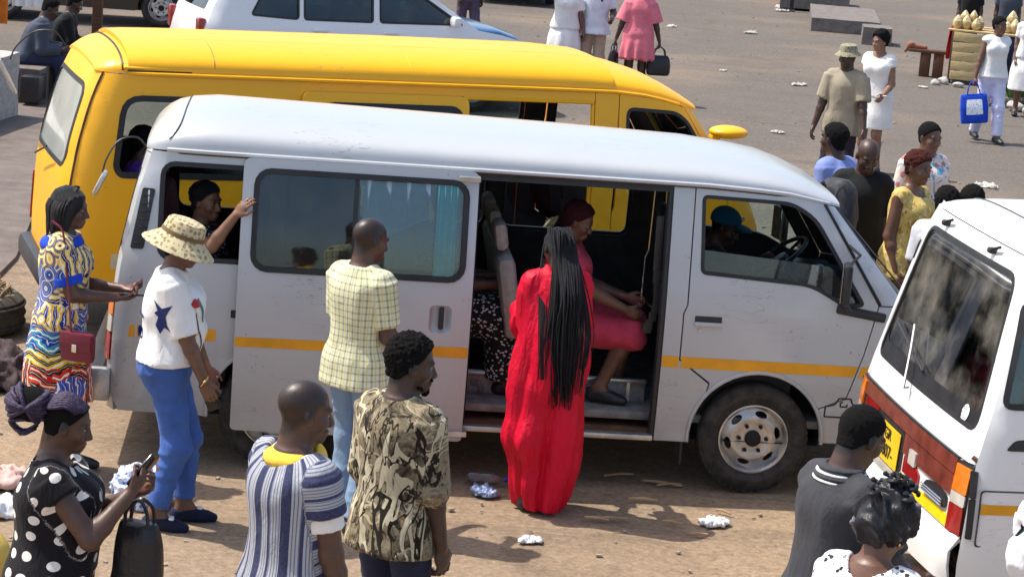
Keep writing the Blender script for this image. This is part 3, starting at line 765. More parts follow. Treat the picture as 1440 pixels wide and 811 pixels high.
M_tyre = tyre_mat()
def seat_mat(name, rgb):
    k = NT(name); co = k.co('Object'); f = k.noise(co, 16, 5, 0.7)
    c = k.ramp(f, [(0.3, tuple(v * 0.6 for v in rgb)), (0.7, rgb)])
    k.bump(k.noise(co, 90, 3), 0.3, 0.004); return k.fin(c, 0.8)

def tab(xs, ys, sig=0.03, lo=None, hi=None):
    """smoothed lookup table"""
    lo = xs[0] if lo is None else lo; hi = xs[-1] if hi is None else hi
    t = np.linspace(lo - 0.3, hi + 0.3, 900); y = np.interp(t, xs, ys)
    # extend linearly at both ends
    s0 = (ys[1] - ys[0]) / (xs[1] - xs[0]); s1 = (ys[-1] - ys[-2]) / (xs[-1] - xs[-2])
    y = np.where(t < xs[0], ys[0] + (t - xs[0]) * s0, y); y = np.where(t > xs[-1], ys[-1] + (t - xs[-1]) * s1, y)
    if sig > 0:
        w = np.exp(-0.5 * ((np.arange(-60, 61) * (t[1] - t[0])) / sig) ** 2); w /= w.sum()
        y2 = np.convolve(np.pad(y, 60, mode='edge'), w, 'valid'); y = y2
    return lambda v: np.interp(v, t, y)
def offset_loop(loop, d):
    P = np.array(loop); n = len(P); a = np.roll(P, 1, 0); b = np.roll(P, -1, 0)
    t1 = P - a; t2 = b - P
    t1 /= np.linalg.norm(t1, axis=1)[:, None] + 1e-9; t2 /= np.linalg.norm(t2, axis=1)[:, None] + 1e-9
    m = t1 + t2; m /= np.linalg.norm(m, axis=1)[:, None] + 1e-9
    nrm = np.stack([m[:, 1], -m[:, 0]], 1)
    area = 0.5 * np.sum(P[:, 0] * b[:, 1] - b[:, 0] * P[:, 1])
    if area < 0: nrm = -nrm
    return [tuple(p) for p in P + nrm * d]

class VanBody:
    def __init__(s, base, xr, xf, rad_r=0.13, rad_f=0.2, crease=()):
        s.base = base; s.xr = xr; s.xf = xf; s.rr = rad_r; s.rf = rad_f; s.crease = crease
    def hw(s, x, z):
        y = s.base(z).copy() if hasattr(s.base(z), 'copy') else s.base(z)
        t = np.clip((s.xr(z) + s.rr) - x, 0, s.rr * 0.8); y = y - (s.rr - np.sqrt(s.rr ** 2 - t ** 2))
        t = np.clip(x - (s.xf(z) - s.rf), 0, s.rf * 0.8); y = y - (s.rf - np.sqrt(s.rf ** 2 - t ** 2))
        for zc, wd, dp in s.crease: y = y - dp * np.exp(-((z - zc) / wd) ** 2)
        return y
    def side(s, sg):
        return lambda a, b: np.stack([a, sg * s.hw(a, b), b], 1)
    def rear(s):
        def f(a, b):
            t = np.clip(np.abs(a) - (s.base(b) - s.rr), 0, s.rr * 0.8)
            return np.stack([s.xr(b) + (s.rr - np.sqrt(s.rr ** 2 - t ** 2)) + 0.02 * (a / 0.8) ** 2, a, b], 1)
        return f
    def front(s):
        def f(a, b):
            t = np.clip(np.abs(a) - (s.base(b) - s.rf), 0, s.rf * 0.8)
            return np.stack([s.xf(b) - (s.rf - np.sqrt(s.rf ** 2 - t ** 2)) - 0.05 * (a / 0.8) ** 2, a, b], 1)
        return f
    def rear_x(s, z): return float(s.xr(np.array([z]))[0] + 0.293 * s.rr + 0.004)
    def front_x(s, z): return float(s.xf(np.array([z]))[0] - 0.293 * s.rf - 0.004)

def window(vb, sg, name, loop, glass, parent, seal=0.022, prefix='window', off=0.0, flipn=None, surf=None):
    """rubber seal and pane set in an opening; pane is the part, seal its sub-part"""
    sf = surf or vb.side(sg); fl = (sg > 0) if flipn is None else flipn
    p = panel(prefix, [offset_loop(loop, 0.004)], sf, glass, parent, 0.004, 0.09, off - 0.012, fl) if glass else None
    q = panel('window_seal', [offset_loop(loop, 0.006), offset_loop(loop, -seal)], sf, M_rubber, p or parent, 0.022, 0.09, off + 0.004, fl)
    return p

def roof_loft(name, xs, yg, zg, zc, mat, parent, n=2.7, m=36, thick=0.025):
    """roof skin over stations xs with half width yg(x), edge height zg(x), crown zc(x)"""
    th = np.linspace(-math.pi / 2, math.pi / 2, m); V = []
    for k in (0, 1):
        for x in xs:
            a, b, c = yg(x) - k * thick, zg(x), max(zc(x) - k * thick, zg(x) + 0.002)
            for t in th:
                V.append((x, a * math.copysign(abs(math.sin(t)) ** (2 / n), math.sin(t)), b + (c - b) * abs(math.cos(t)) ** (2 / n)))
    F = []; nx = len(xs); o = nx * m
    for i in range(nx - 1):
        for j in range(m - 1):
            a = i * m + j; F.append((a, a + 1, a + m + 1, a + m)); F.append((o + a + m, o + a + m + 1, o + a + 1, o + a))
    for j in range(m - 1):
        F.append((j + 1, j, o + j, o + j + 1)); e = (nx - 1) * m; F.append((e + j, e + j + 1, o + e + j + 1, o + e + j))
    for i in range(nx - 1):
        F.append((i * m, i * m + m, o + i * m + m, o + i * m)); e = m - 1
        F.append((i * m + m + e, i * m + e, o + i * m + e, o + i * m + m + e))
    ob = np_mesh(name, np.array(V), F, mat, parent, True)
    bm = bmesh.new(); bm.from_mesh(ob.data); bmesh.ops.recalc_face_normals(bm, faces=bm.faces); bm.to_mesh(ob.data); bm.free()
    ob.data.set_sharp_from_angle(angle=R(50)); return ob

def wheel(parent, loc, sg, rad=0.333, wid=0.195, rim=0.205, mrim=None, steer=0.0):
    """tyre with tread blocks (part), pressed steel rim and hub (sub-parts); sg = side the outer face looks to"""
    M = Matrix.Translation(loc) @ Matrix.Rotation(steer, 4, 'Z') @ Matrix.Rotation(R(-90) * sg, 4, 'X')   # local +Z outwards
    h = wid / 2
    prof = [(rim * 0.98, -h * 0.7), (rim + 0.012, -h * 0.86), (rim + 0.05, -h), (rad - 0.045, -h * 0.98), (rad - 0.012, -h * 0.84), (rad, -h * 0.66),
            (rad, -h * 0.28), (rad - 0.009, -h * 0.26), (rad - 0.009, -h * 0.18), (rad, -h * 0.16), (rad, h * 0.16), (rad - 0.009, h * 0.18), (rad - 0.009, h * 0.26), (rad, h * 0.28),
            (rad, h * 0.66), (rad - 0.012, h * 0.84), (rad - 0.045, h * 0.98), (rad - 0.052, h * 1.005), (rim + 0.052, h * 1.02), (rim + 0.05, h), (rim + 0.012, h * 0.86), (rim * 0.98, h * 0.7)]
    mb = MB(); mb.lathe(prof, 48, M, close=True)
    for j in range(48):   # shoulder blocks
        a = 2 * math.pi * (j + 0.5) / 48
        for q in (-1, 1):
            c = M @ Vector((math.cos(a) * (rad - 0.012), math.sin(a) * (rad - 0.012), q * h * 0.78))
            mb.box(c, (0.008, 0.022, 0.026), (M.to_3x3() @ Matrix.Rotation(a, 3, 'Z')))
    w = mb.build('wheel', M_tyre, parent, True, 40)
    # rim barrel + disc with oval holes
    mr = mrim or M_steel
    b = MB(); b.lathe([(rim * 0.93, -h * 0.7), (rim * 0.93, h * 0.62), (rim * 0.97, h * 0.74), (rim * 1.02, h * 0.80), (rim * 1.025, h * 0.88), (rim * 0.985, h * 0.9), (rim * 0.955, h * 0.82), (rim * 0.90, h * 0.66), (rim * 0.88, -h * 0.7)], 40, M)
    r_o = b.build('rim', mr, w, True, 40)
    def dish(a, c):
        r_ = np.hypot(a, c) / rim
        z = np.interp(r_, [0, 0.3, 0.42, 0.52, 0.62, 0.78, 0.9], [0.62, 0.62, 0.60, 0.72, 0.74, 0.5, 0.42]) * h
        P = np.stack([a, c, z, np.ones_like(a)], 1) @ np.array(M).T
        return P[:, :3]
    holes = []
    for j in range(6):
        a0 = 2 * math.pi * j / 6 + 0.25
        lp = []
        for t in np.linspace(0, 2 * math.pi, 14, endpoint=False):
            rr = rim * (0.74 + 0.092 * math.sin(t)); aa = a0 + 0.25 * math.cos(t); lp.append((rr * math.cos(aa), rr * math.sin(aa)))
        holes.append(lp)
    panel('rim_disc', [arc(0, 0, rim * 0.9, 0, 354, 59)] + holes, dish, mr, w, 0.008, 0.02)
    nb = MB()
    for j in range(6):
        a = 2 * math.pi * j / 6; nb.lathe([(0.0, 0.84 * h), (0.009, 0.84 * h), (0.012, 0.78 * h), (0.012, 0.55 * h)], 6, M @ Matrix.Translation((rim * 0.40 * math.cos(a), rim * 0.40 * math.sin(a), 0)))
    nb.lathe([(0.0, h * 0.9), (rim * 0.2, h * 0.88), (rim * 0.235, h * 0.8), (rim * 0.24, h * 0.5)], 24, M)
    nb.build('hub_nuts', M_under, w)
    return w

def bench(parent, x, y0, y1, zs, mat, back=0.55, depth=0.42, head=True, name='seat'):
    """bench seat facing forward (+x)"""
    w = y1 - y0; c = (y0 + y1) / 2
    mb = MB(); mb.box((x, c, zs - 0.06), (depth, w, 0.13), None, 0.045)
    o = mb.build(name, mat, parent)
    mb = MB(); rot = Matrix.Rotation(R(-10), 3, 'Y')
    mb.box((x - depth / 2 - 0.05, c, zs + back / 2 - 0.03), (0.11, w, back), rot, 0.05); mb.build('seat_back', mat, o)
    if head:
        for yy in np.arange(y0 + 0.22, y1 - 0.1, 0.45): MB().box((x - depth / 2 - 0.12, yy, zs + back + 0.07), (0.08, 0.26, 0.17), rot, 0.04).build('headrest', mat, o)
    for yy in (y0 + 0.08, y1 - 0.08):
        for xx in (x - 0.1, x + 0.15): MB().tube([(xx, yy, zs - 0.1), (xx, yy, 0.45)], 0.016, 6).build('seat_leg', M_black, o)
    return o
def steering(parent, c, r=0.2, tilt=35):
    M = Matrix.Translation(c) @ Matrix.Rotation(R(-tilt), 4, 'Y')
    mb = MB(); mb.tube([M @ Vector((r * math.cos(a), r * math.sin(a), 0)) for a in np.linspace(0, 2 * math.pi, 33)], 0.014, 8, False)
    for a in (0.3, 2.1, 4.2): mb.tube([M @ Vector((0.03 * math.cos(a), 0.03 * math.sin(a), -0.02)), M @ Vector((r * math.cos(a), r * math.sin(a), 0))], 0.011, 6)
    mb.lathe([(0.0, 0.01), (0.05, 0.0), (0.055, -0.03), (0.03, -0.05), (0.03, -0.5), (0, -0.5)], 16, M)
    return mb.build('steering_wheel', M_black, parent)

for _n in ('silver_paint', 'yellow_paint', 'white_paint', 'white_car_paint', 'black_car_paint'): INNER[_n] = M_trim
INNER['white_paint'] = plain('pale_trim_board', (0.30, 0.29, 0.26), 0.8)
# ------------------------------------------------------------------ the silver van
M_silver = paint_mat('silver_paint', lin((190, 193, 196)), 0.27, 0.10, 0.42)
M_seatgrey = seat_mat('grey_seat_cloth', (0.10, 0.095, 0.09)); M_seatblack = seat_mat('black_seat_cloth', (0.03, 0.03, 0.032))
M_seatcream = seat_mat('cream_seat_cover', (0.45, 0.41, 0.34)); M_seatmaroon = seat_mat('maroon_seat_cloth', (0.26, 0.02, 0.10))

def van_shell(root, vb, cfg, mp):
    """parts common to both box vans: roof, gutters, underbody, floor, headlining, far side, tailgate, front"""
    zs, zt = cfg['sill'], cfg['rail']
    xs = cfg['roof_x']
    rf = roof_loft('roof', xs, cfg['yg'], cfg['zg'], cfg['zc'], mp, root, cfg.get('roof_n', 2.9))
    for sg in (-1, 1):
        g = [(x, sg * (cfg['yg'](x) + 0.012), cfg['zg'](x) + 0.004) for x in xs[cfg.get('gut0', 2):cfg.get('gut1', -2)]]
        MB().tube(g, 0.013, 6).build('drip_rail', M_rubber if cfg.get('dark_rail') else mp, root)
    # floor and underbody
    x0, x1 = cfg['x0'] + 0.08, cfg['x1'] - 0.12; wd = cfg['half'] - 0.05
    MB().box(((x0 + x1) / 2 - 0.1, 0, 0.42), (x1 - x0 - 0.3, wd * 2 - 0.1, 0.05), None, 0.01).build('floor_pan', cfg.get('floor', M_trim), root)
    mb = MB(); 
    for y in (-0.4, 0.4): mb.box(((x0 + x1) / 2, y, 0.33), (x1 - x0, 0.09, 0.12))
    mb.box((0.0, 0, 0.33), (0.16, 1.35, 0.12)); mb.box((-cfg['wb'], 0, 0.33), (0.1, 1.3, 0.1)); mb.lathe([(0, -0.14), (0.13, -0.08), (0.13, 0.08), (0, 0.14)], 12, Matrix.Translation((-cfg['wb'], 0, 0.33)))
    mb.box((-1.5, 0.25, 0.30), (0.9, 0.45, 0.16), None, 0.03); mb.tube([(-0.5, -0.2, 0.26), (-2.2, -0.2, 0.26), (-3.6, -0.3, 0.3)], 0.03, 8)
    mb.build('chassis', M_under, root)
    for xw in (0.0, -cfg['wb']):       # inner wheel houses
        for sg in (-1, 1):
            mb = MB(); mb.tube([(xw, sg * (cfg['half'] - 0.31), 0.345), (xw, sg * (cfg['half'] - 0.045), 0.345)], 0.405, 24, True)
            # drop caps facing outwards: keep as an open drum
            mb.f = [f for f in mb.f if len(f) == 4] + [mb.f[-2]]
            mb.v = [(v[0], v[1], max(v[2], 0.31)) for v in mb.v]
            mb.build('wheel_house', M_under, root)
def build_silver():
    root = thing('silver_minibus', 'silver minibus with yellow side stripe and its sliding door slid open', 'minibus', rz=R(5.6))
    root.location = SILVER_ORIGIN
    base = tab([0.25, 0.45, 0.75, 1.1, 1.2, 1.5, 1.82], [0.815, 0.835, 0.845, 0.838, 0.825, 0.785, 0.735], 0.04)
    xr = tab([0.3, 0.6, 1.0, 1.2, 1.6, 1.84, 1.9], [-3.83, -3.84, -3.82, -3.80, -3.72, -3.655, -3.63], 0.05)
    xf = tab([0.3, 0.5, 0.9, 1.16, 1.22, 1.76, 1.84], [1.04, 1.06, 1.03, 0.93, 0.88, 0.42, 0.34], 0.03)
    vb = VanBody(base, xr, xf, 0.13, 0.22, crease=((1.105, 0.012, 0.006), (0.60, 0.03, 0.006)))
    mp = M_silver; S = -1; sr = vb.side(-1); sl_ = vb.side(1)
    xs = [0.40, 0.33, 0.22, 0.08, -0.1, -0.4, -0.8, -1.2, -1.6, -2.0, -2.4, -2.8, -3.1, -3.3, -3.44, -3.53, -3.59, -3.63, -3.655]
    zc = tab([-3.70, -3.655, -3.6, -3.5, -3.3, -2.5, -1.2, -0.3, 0.08, 0.25, 0.42], [1.81, 1.885, 1.95, 2.005, 2.03, 2.015, 1.99, 1.965, 1.91, 1.855, 1.775], 0.03)
    yg = tab([-3.7, -3.655, -3.6, -3.5, -3.3, -0.3, 0.2, 0.42], [0.52, 0.62, 0.69, 0.725, 0.738, 0.738, 0.725, 0.67], 0.02)
    zg = tab([-3.7, -3.5, -0.3, 0.1, 0.32, 0.42], [1.82, 1.83, 1.825, 1.80, 1.755, 1.735], 0.03)
    cfg = dict(sill=0.3, rail=1.82, roof_x=xs, yg=yg, zg=zg, zc=zc, x0=-3.83, x1=1.04, half=0.84, wb=2.83, dark_rail=False, floor=plain('worn_floor_plate', (0.20, 0.19, 0.175), 0.7, var=.4, bump=.2), gut0=1, gut1=-3)
    van_shell(root, vb, cfg, mp)
    # thin dark line under the near gutter
    for sg in (-1, 1): MB().tube([(x, sg * (yg(x) + 0.006), zg(x) - 0.012) for x in xs[1:-3]], 0.006, 5).build('roof_seam', M_black, root)
    # roof/tailgate seam
    mb = MB(); pts = []
    for t in np.linspace(-math.pi / 2 + 0.25, math.pi / 2 - 0.25, 40):
        x = -3.46 - 0.06 * (abs(t) / 1.3) ** 4; n = 2.9
        y = yg(x) * math.copysign(abs(math.sin(t)) ** (2 / n), math.sin(t)); pts.append((x, y, zg(x) + (zc(x) - zg(x)) * abs(math.cos(t)) ** (2 / n) + 0.001))
    mb.tube(pts, 0.004, 5).build('roof_seam', M_black, root)
    ZT = 1.822
    RA = lambda z: vb.rear_x(z)
    rear_edge = [(RA(z), z) for z in np.linspace(ZT, 0.40, 14)]
    archR = arc(-2.83, 0.345, 0.40, 180 + 7, -7, 18)   # left to right over the rear wheel
    # ---- right rear quarter (behind the open door)
    q1 = rrect(-3.555, 1.215, -2.94, 1.765, 0.075); q2 = rrect(-2.84, 1.215, -1.80, 1.765, 0.07)
    outer = rear_edge + [(-3.74, 0.31), (-3.28, 0.305)] + archR + [(-1.76, 0.305), (-1.76, ZT)]
    p = panel('rear_quarter_panel', [outer, q1, q2], sr, mp, root, 0.03)
    window(vb, S, 'w', q2, M_glass, root, off=0.0)
    panel('window_seal', [offset_loop(q1, 0.006), offset_loop(q1, -0.022)], sr, M_rubber, root, 0.03, 0.09, 0.004)
    vent = rpoly([(-3.655, 1.61), (-3.585, 1.61), (-3.635, 1.265), (-3.71, 1.265)], 0.012, 2)
    vo = panel('air_vent', [vent], sr, M_black, root, 0.006, 0.06, 0.004)
    for z in np.arange(1.30, 1.60, 0.045): MB().box((-3.66 + (z - 1.3) * 0.15, -float(vb.hw(np.array([-3.65]), np.array([z]))[0]) - 0.005, z), (0.06, 0.012, 0.006)).build('slat', M_rubber, vo)
    # slide rail on the quarter panel
    panel('slide_rail', [[(-3.12, 0.90), (-1.78, 0.90), (-1.78, 0.945), (-3.12, 0.945)]], sr, M_black, root, 0.004, 0.2, 0.006)
    panel('stripe', [[(-3.70, 0.755), (-3.20, 0.755), (-3.20, 0.825), (-3.69, 0.825)]], sr, M_stripe, root, 0.0015, 0.08, 0.002)
    panel('fuel_flap', [rrect(-3.66, 0.665, -3.40, 0.99, 0.02), rrect(-3.65, 0.675, -3.41, 0.98, 0.015)], sr, mp, root, 0.004, 0.08, 0.004)
    # ---- sliding door, slid back and standing proud of the flank
    d0, d1, zb = -3.09, -1.745, 0.25
    doff = 0.085
    dsurf = lambda a, b: np.stack([a, -(base(b) + doff - 0.02 * np.clip((b - 1.4) / 0.4, 0, 1) - 0.006 * np.exp(-((b - 1.105) / 0.012) ** 2) - 0.012 * np.exp(-((b - 0.345) / 0.02) ** 2)), b], 1)
    dw = rrect(-3.015, 1.205, -1.805, 1.765, 0.085)
    recess = rrect(-1.985, 0.90, -1.855, 1.06, 0.03)
    door = panel('sliding_door', [rpoly([(d0, zb), (d1, zb), (d1, 1.83), (d0, 1.83)], [0.03, 0.03, 0.05, 0.05]), dw, recess], dsurf, mp, root, 0.045, 0.07)
    gw = panel('window', [rrect(-3.02, 1.20, -2.42, 1.77, 0.085)], dsurf, M_glass_tint, door, 0.004, 0.09, -0.016)
    gw2 = panel('window', [rrect(-2.46, 1.20, -1.80, 1.77, 0.085)], dsurf, M_glass_clear, door, 0.004, 0.09, -0.026)
    panel('window_seal', [offset_loop(dw, 0.012), offset_loop(dw, -0.02)], dsurf, M_rubber, door, 0.03, 0.09, 0.006)
    panel('window_frame', [[(-2.455, 1.215), (-2.43, 1.215), (-2.43, 1.755), (-2.455, 1.755)]], dsurf, M_black, door, 0.02, 0.2, -0.006)
    panel('stripe', [[(d0 + 0.004, 0.755), (d1 - 0.004, 0.76), (d1 - 0.004, 0.822), (d0 + 0.004, 0.81)]], dsurf, M_stripe, door, 0.0015, 0.1, 0.0025)
    dish = lambda a, b: dsurf(a, b) + np.stack([0 * a, 0.032 * np.clip(1 - ((a + 1.92) / 0.072) ** 4, 0, 1) * np.clip(1 - ((b - 0.98) / 0.087) ** 4, 0, 1), 0 * a], 1)
    panel('handle_recess', [rrect(-1.99, 0.895, -1.85, 1.065, 0.03)], dish, mp, door, 0.006, 0.018, -0.001)
    MB().box((-1.915, -(float(base(np.array([0.98]))[0]) + doff - 0.006), 0.985), (0.03, 0.024, 0.13), None, 0.01).build('door_handle', M_black, door)
    MB().lathe([(0, 0.008), (0.012, 0.008), (0.014, 0)], 12, Matrix.Translation((-2.02, -(float(base(np.array([0.88]))[0]) + doff), 0.885)) @ Matrix.Rotation(R(90), 4, 'X')).build('door_lock', M_steel, door)
    # teal curtain, plus a pale blue sheet added for bluish-lit surfaces behind the pane
    for x0, x1, mt in ((-1.98, -1.86, cloth_mat('teal_curtain', lin((120, 226, 232)))), (-2.40, -2.02, cloth_mat('pale_blue_lit_sheet', lin((164, 192, 212))))):
        V = []; F = []; n = 16
        for i, x in enumerate(np.linspace(x0, x1, n)):
            for z in np.linspace(1.76, 1.20 if x0 > -2 else 1.36 + .012 * i, 5): V.append((x, -(float(base(np.array([z]))[0]) + .035 + .012 * math.sin(i * 1.4)), z))
        for i in range(n - 1):
            for j in range(4): a_ = i * 5 + j; F.append((a_, a_ + 1, a_ + 6, a_ + 5))
        np_mesh('curtain', np.array(V), F, mt, door)
    # arms that carry the door
    [MB().box(c_, d_).build('door_arm', M_steel, door) for c_, d_ in (((-1.80, -0.86, 0.30), (0.16, 0.12, 0.03)), ((-1.80, -0.80, 1.79), (0.12, 0.10, 0.025)), ((-3.0, -0.88, 0.922), (0.1, 0.08, 0.03)))]
    # ---- door opening frame and step
    mb = MB(); yy = lambda z: -float(base(np.array([z]))[0])
    for x in (-1.75, -0.615):
        mb.tube([(x, yy(z) + 0.03, z) for z in np.linspace(0.33, 1.80, 12)], 0.022, 6)
    mb.tube([(-1.75, yy(1.8) + 0.02, 1.80), (-0.615, yy(1.8) + 0.02, 1.80)], 0.02, 6); mb.build('door_frame', M_black, root)
    panel('top_rail', [[(-1.76, 1.775), (-0.60, 1.775), (-0.60, 1.822), (-1.76, 1.822)]], sr, M_black, root, 0.03, 0.1, -0.004)
    MB().box((-1.185, -0.775, 0.315), (1.15, 0.13, 0.035), None, 0.008).build('door_sill', M_steel, root)
    MB().box((-1.185, -0.63, 0.34), (1.12, 0.30, 0.02)).build('step_tread', M_rust, root)
    k = NT('scuffed_step_paint'); f = k.noise(k.co(), 9, 6, 0.7)
    M_step = k.fin(k.ramp(f, [(0.35, (0.10, 0.09, 0.08)), (0.5, (0.30, 0.29, 0.27)), (0.75, (0.45, 0.44, 0.42))]), 0.6)
    st = MB().box((-1.185, -0.485, 0.46), (1.12, 0.02, 0.24), None, 0.006).build('step_riser', M_step, root)
    for x in (-0.96, -0.87): 
        panel('slot', [rrect(x - 0.022, 0.40, x + 0.022, 0.52, 0.012), rrect(x - 0.016, 0.406, x + 0.016, 0.514, 0.01)], lambda a, b: np.stack([a, 0 * a - 0.497, b], 1), M_black, st, 0.004, 0.05)
    MB().box((-0.73, -0.49, 0.46), (0.02, 0.03, 0.24)).box((-1.185, -0.5, 0.575), (1.12, 0.05, 0.022), None, 0.006).build('step_edge', M_steel, st)
    # ---- B pillar and the piece under the front door
    af = arc(0.0, 0.345, 0.395, 187, 142, 6)      # wheel arch rear part going up
    bp = [(-0.60, ZT), (-0.478, ZT), (-0.478, 1.115), (-0.50, 1.08), (-0.492, 0.80), (-0.29, 0.655)] + af[::-1] + [(-0.40, 0.30), (-0.60, 0.30)]
    bp = [(-0.60, ZT), (-0.478, ZT), (-0.478, 1.13), (-0.497, 1.08), (-0.497, 0.80), (-0.31, 0.665)] + list(reversed(arc(0, 0.345, 0.395, 188, 146, 6))) + [(-0.395, 0.30), (-0.60, 0.30)]
    panel('door_pillar', [bp], sr, mp, root, 0.03, 0.06)
    panel('stripe', [[(-0.598, 0.755), (-0.50, 0.755), (-0.50, 0.822), (-0.598, 0.822)]], sr, M_stripe, root, 0.0015, 0.08, 0.0025)
    # ---- front door (both sides), fender, pillars
    topz = lambda x: float(zg(x)) - 0.004
    dtop = [(x, topz(x)) for x in (-0.47, -0.2, 0.05, 0.2, 0.29)]
    dwin = rpoly([(-0.425, 1.765), (0.10, 1.755), (0.25, 1.675), (0.575, 1.185), (0.46, 1.175), (0.25, 1.285), (-0.405, 1.32)], [0.03, 0.06, 0.08, 0.03, 0.03, 0.08, 0.03])
    arch_d = arc(0.0, 0.345, 0.395, 144, 30, 14)
    dpoly = [(-0.47, 1.13), (-0.489, 1.08), (-0.489, 0.805), (-0.30, 0.672)] + arch_d + [(0.52, 0.62), (0.60, 0.9), (0.66, 1.19)] + dtop[::-1]
    for sg, nm in ((-1, 'r'), (1, 'l')):
        sf = vb.side(sg); fl = sg > 0
        d = panel('front_door', [dpoly, dwin], sf, mp, root, 0.035, 0.055, 0.0, fl)
        panel('window_seal', [offset_loop(dwin, 0.008), offset_loop(dwin, -0.014)], sf, M_rubber, d, 0.03, 0.08, 0.003, fl)
        # half wound-down glass
        if sg < 0: panel('window', [rpoly([(-0.415, 1.30), (0.25, 1.27), (0.45, 1.17), (0.53, 1.2), (0.36, 1.40), (-0.41, 1.455)], 0.02)], sf, M_glass, d, 0.004, 0.08, -0.014, fl)
        else: panel('window', [offset_loop(dwin, 0.004)], sf, M_glass_clear, d, 0.004, 0.08, -0.014, fl)
        panel('stripe', [[(-0.485, 0.755), (0.55, 0.755), (0.575, 0.82), (-0.485, 0.822)]], sf, M_stripe, d, 0.0015, 0.08, 0.0025, fl)
        hz = 1.045; hy = float(vb.hw(np.array([-0.34]), np.array([hz]))[0])
        MB().box((-0.345, sg * (hy + 0.0), hz), (0.16, 0.014, 0.05), None, 0.006).build('handle_recess', M_black, d)
        MB().box((-0.345, sg * (hy + 0.008), hz - 0.022), (0.165, 0.022, 0.026), None, 0.008).build('door_handle', mp, d)
        MB().lathe([(0, 0.006), (0.011, 0.006), (0.013, 0)], 12, Matrix.Translation((-0.39, sg * (hy + 0.001), 0.985)) @ Matrix.Rotation(R(-90) * sg, 4, 'X')).build('door_lock', M_steel, d)
        # fender in front of the door
        FX = lambda z: vb.front_x(z)
        fp = [(0.527, 0.615), (0.607, 0.9), (0.667, 1.185)] + [(FX(z), z) for z in (1.185, 1.1, 0.9, 0.7, 0.5, 0.4)] + [(0.5, 0.34)] + arc(0.0, 0.345, 0.395, -1, 29, 4)[0:]
        panel('front_fender', [fp], sf, mp, root, 0.03, 0.06, 0.0, fl)
        panel('stripe', [[(0.58, 0.755), (FX(0.78) - 0.01, 0.755), (FX(0.78) - 0.01, 0.82), (0.595, 0.82)]], sf, M_stripe, root, 0.0015, 0.08, 0.0025, fl)
        # windscreen pillar with its black drain channel
        ap = [(x + 0.006, z) for x, z in ((0.295, topz(0.29)), (0.66, 1.192))] + [(FX(z) , z) for z in np.linspace(1.192, 1.74, 8)]
        panel('windscreen_pillar', [ap], sf, mp, root, 0.03, 0.05, 0.0, fl)
        g = [(x, sg * (float(vb.hw(np.array([x]), np.array([z]))[0]) + 0.006), z) for x, z in [(0.30 + (0.67 - 0.30) * t, topz(0.29) + (1.195 - topz(0.29)) * t) for t in np.linspace(0, 1, 10)]]
        MB().tube(g, 0.009, 5).build('pillar_channel', M_rubber, root)
        # wheel-arch lip
        lp = [(x, sg * (float(vb.hw(np.array([x]), np.array([z]))[0]) + 0.004), z) for x, z in arc(0, 0.345, 0.405, 185, -2, 24)]
        MB().tube(lp, 0.012, 6).build('wheel_arch_lip', mp, root)
        lp = [(x, sg * (float(vb.hw(np.array([x]), np.array([z]))[0]) + 0.004), z) for x, z in arc(-2.83, 0.345, 0.405, 185, -5, 24)]
        MB().tube(lp, 0.012, 6).build('wheel_arch_lip', mp, root)
        # mirror: black housing on a bracket at the foot of the pillar
        m = MB(); by = sg * 0.80
        m.box((0.56, by + sg * 0.03, 1.14), (0.30, 0.05, 0.055), Matrix.Rotation(R(8), 3, 'Y'), 0.012); m.tube([(0.50, by, 1.15), (0.46, by + sg * 0.15, 1.17), (0.42, by + sg * 0.16, 1.24)], 0.014, 6)
        mo = m.build('mirror_bracket', M_black, root); MB().tube([(0.42, by + sg * 0.16, 1.44), (0.5, by + sg * 0.1, 1.50), (0.46, sg * 0.77, 1.53)], 0.009, 6).build('mirror_stay', M_black, mo)
        MB().box((0.42, by + sg * 0.17, 1.34), (0.055, 0.16, 0.24), Matrix.Rotation(R(12 * sg), 3, 'Z'), 0.02).build('mirror_housing', M_black, mo)
        MB().box((0.39, by + sg * 0.17, 1.34), (0.004, 0.135, 0.21), Matrix.Rotation(R(12 * sg), 3, 'Z')).build('mirror_glass', M_chrome, mo)
        wheel(root, (0.0, sg * 0.72, 0.333), sg); wheel(root, (-2.83, sg * 0.72, 0.333), sg)
        [MB().box((xx, sg * 0.72, 0.26), (0.012, 0.20, 0.20)).build('mud_flap', M_rubber, root) for xx in (-0.43, -3.30)]
    # ---- left flank (fixed windows)
    e1 = rrect(-3.555, 1.215, -2.55, 1.765, 0.075); e2 = rrect(-2.46, 1.215, -1.56, 1.765, 0.07); e3 = rrect(-1.47, 1.215, -0.62, 1.765, 0.07)
    outer = rear_edge + [(-3.74, 0.31), (-3.28, 0.305)] + archR + [(-0.60, 0.30), (-0.395, 0.30)] + arc(0, 0.345, 0.395, 188, 146, 6) + [(-0.31, 0.665), (-0.497, 0.80), (-0.497, 1.08), (-0.478, 1.13), (-0.478, ZT)]
    panel('side_panel', [outer, e1, e2, e3], sl_, mp, root, 0.03, 0.08, 0.0, True)
    for e in (e1, e2, e3): window(vb, 1, 'w', e, M_glass_clear, root)
    panel('stripe', [[(-3.70, 0.755), (-0.50, 0.755), (-0.50, 0.822), (-3.69, 0.822)]], sl_, M_stripe, root, 0.0015, 0.1, 0.0025, True)
    # ---- tailgate
    HB = lambda z: float(base(np.array([z]))[0]) - 0.293 * 0.13 - 0.004
    ZR = 1.80
    tg = [(-HB(z), z) for z in np.linspace(0.52, ZR, 10)] + [(HB(z), z) for z in np.linspace(ZR, 0.52, 10)]
    rw = rpoly([(-0.60, 1.74), (0.60, 1.74), (0.68, 1.22), (-0.68, 1.22)], 0.08)
    rsf = vb.rear()
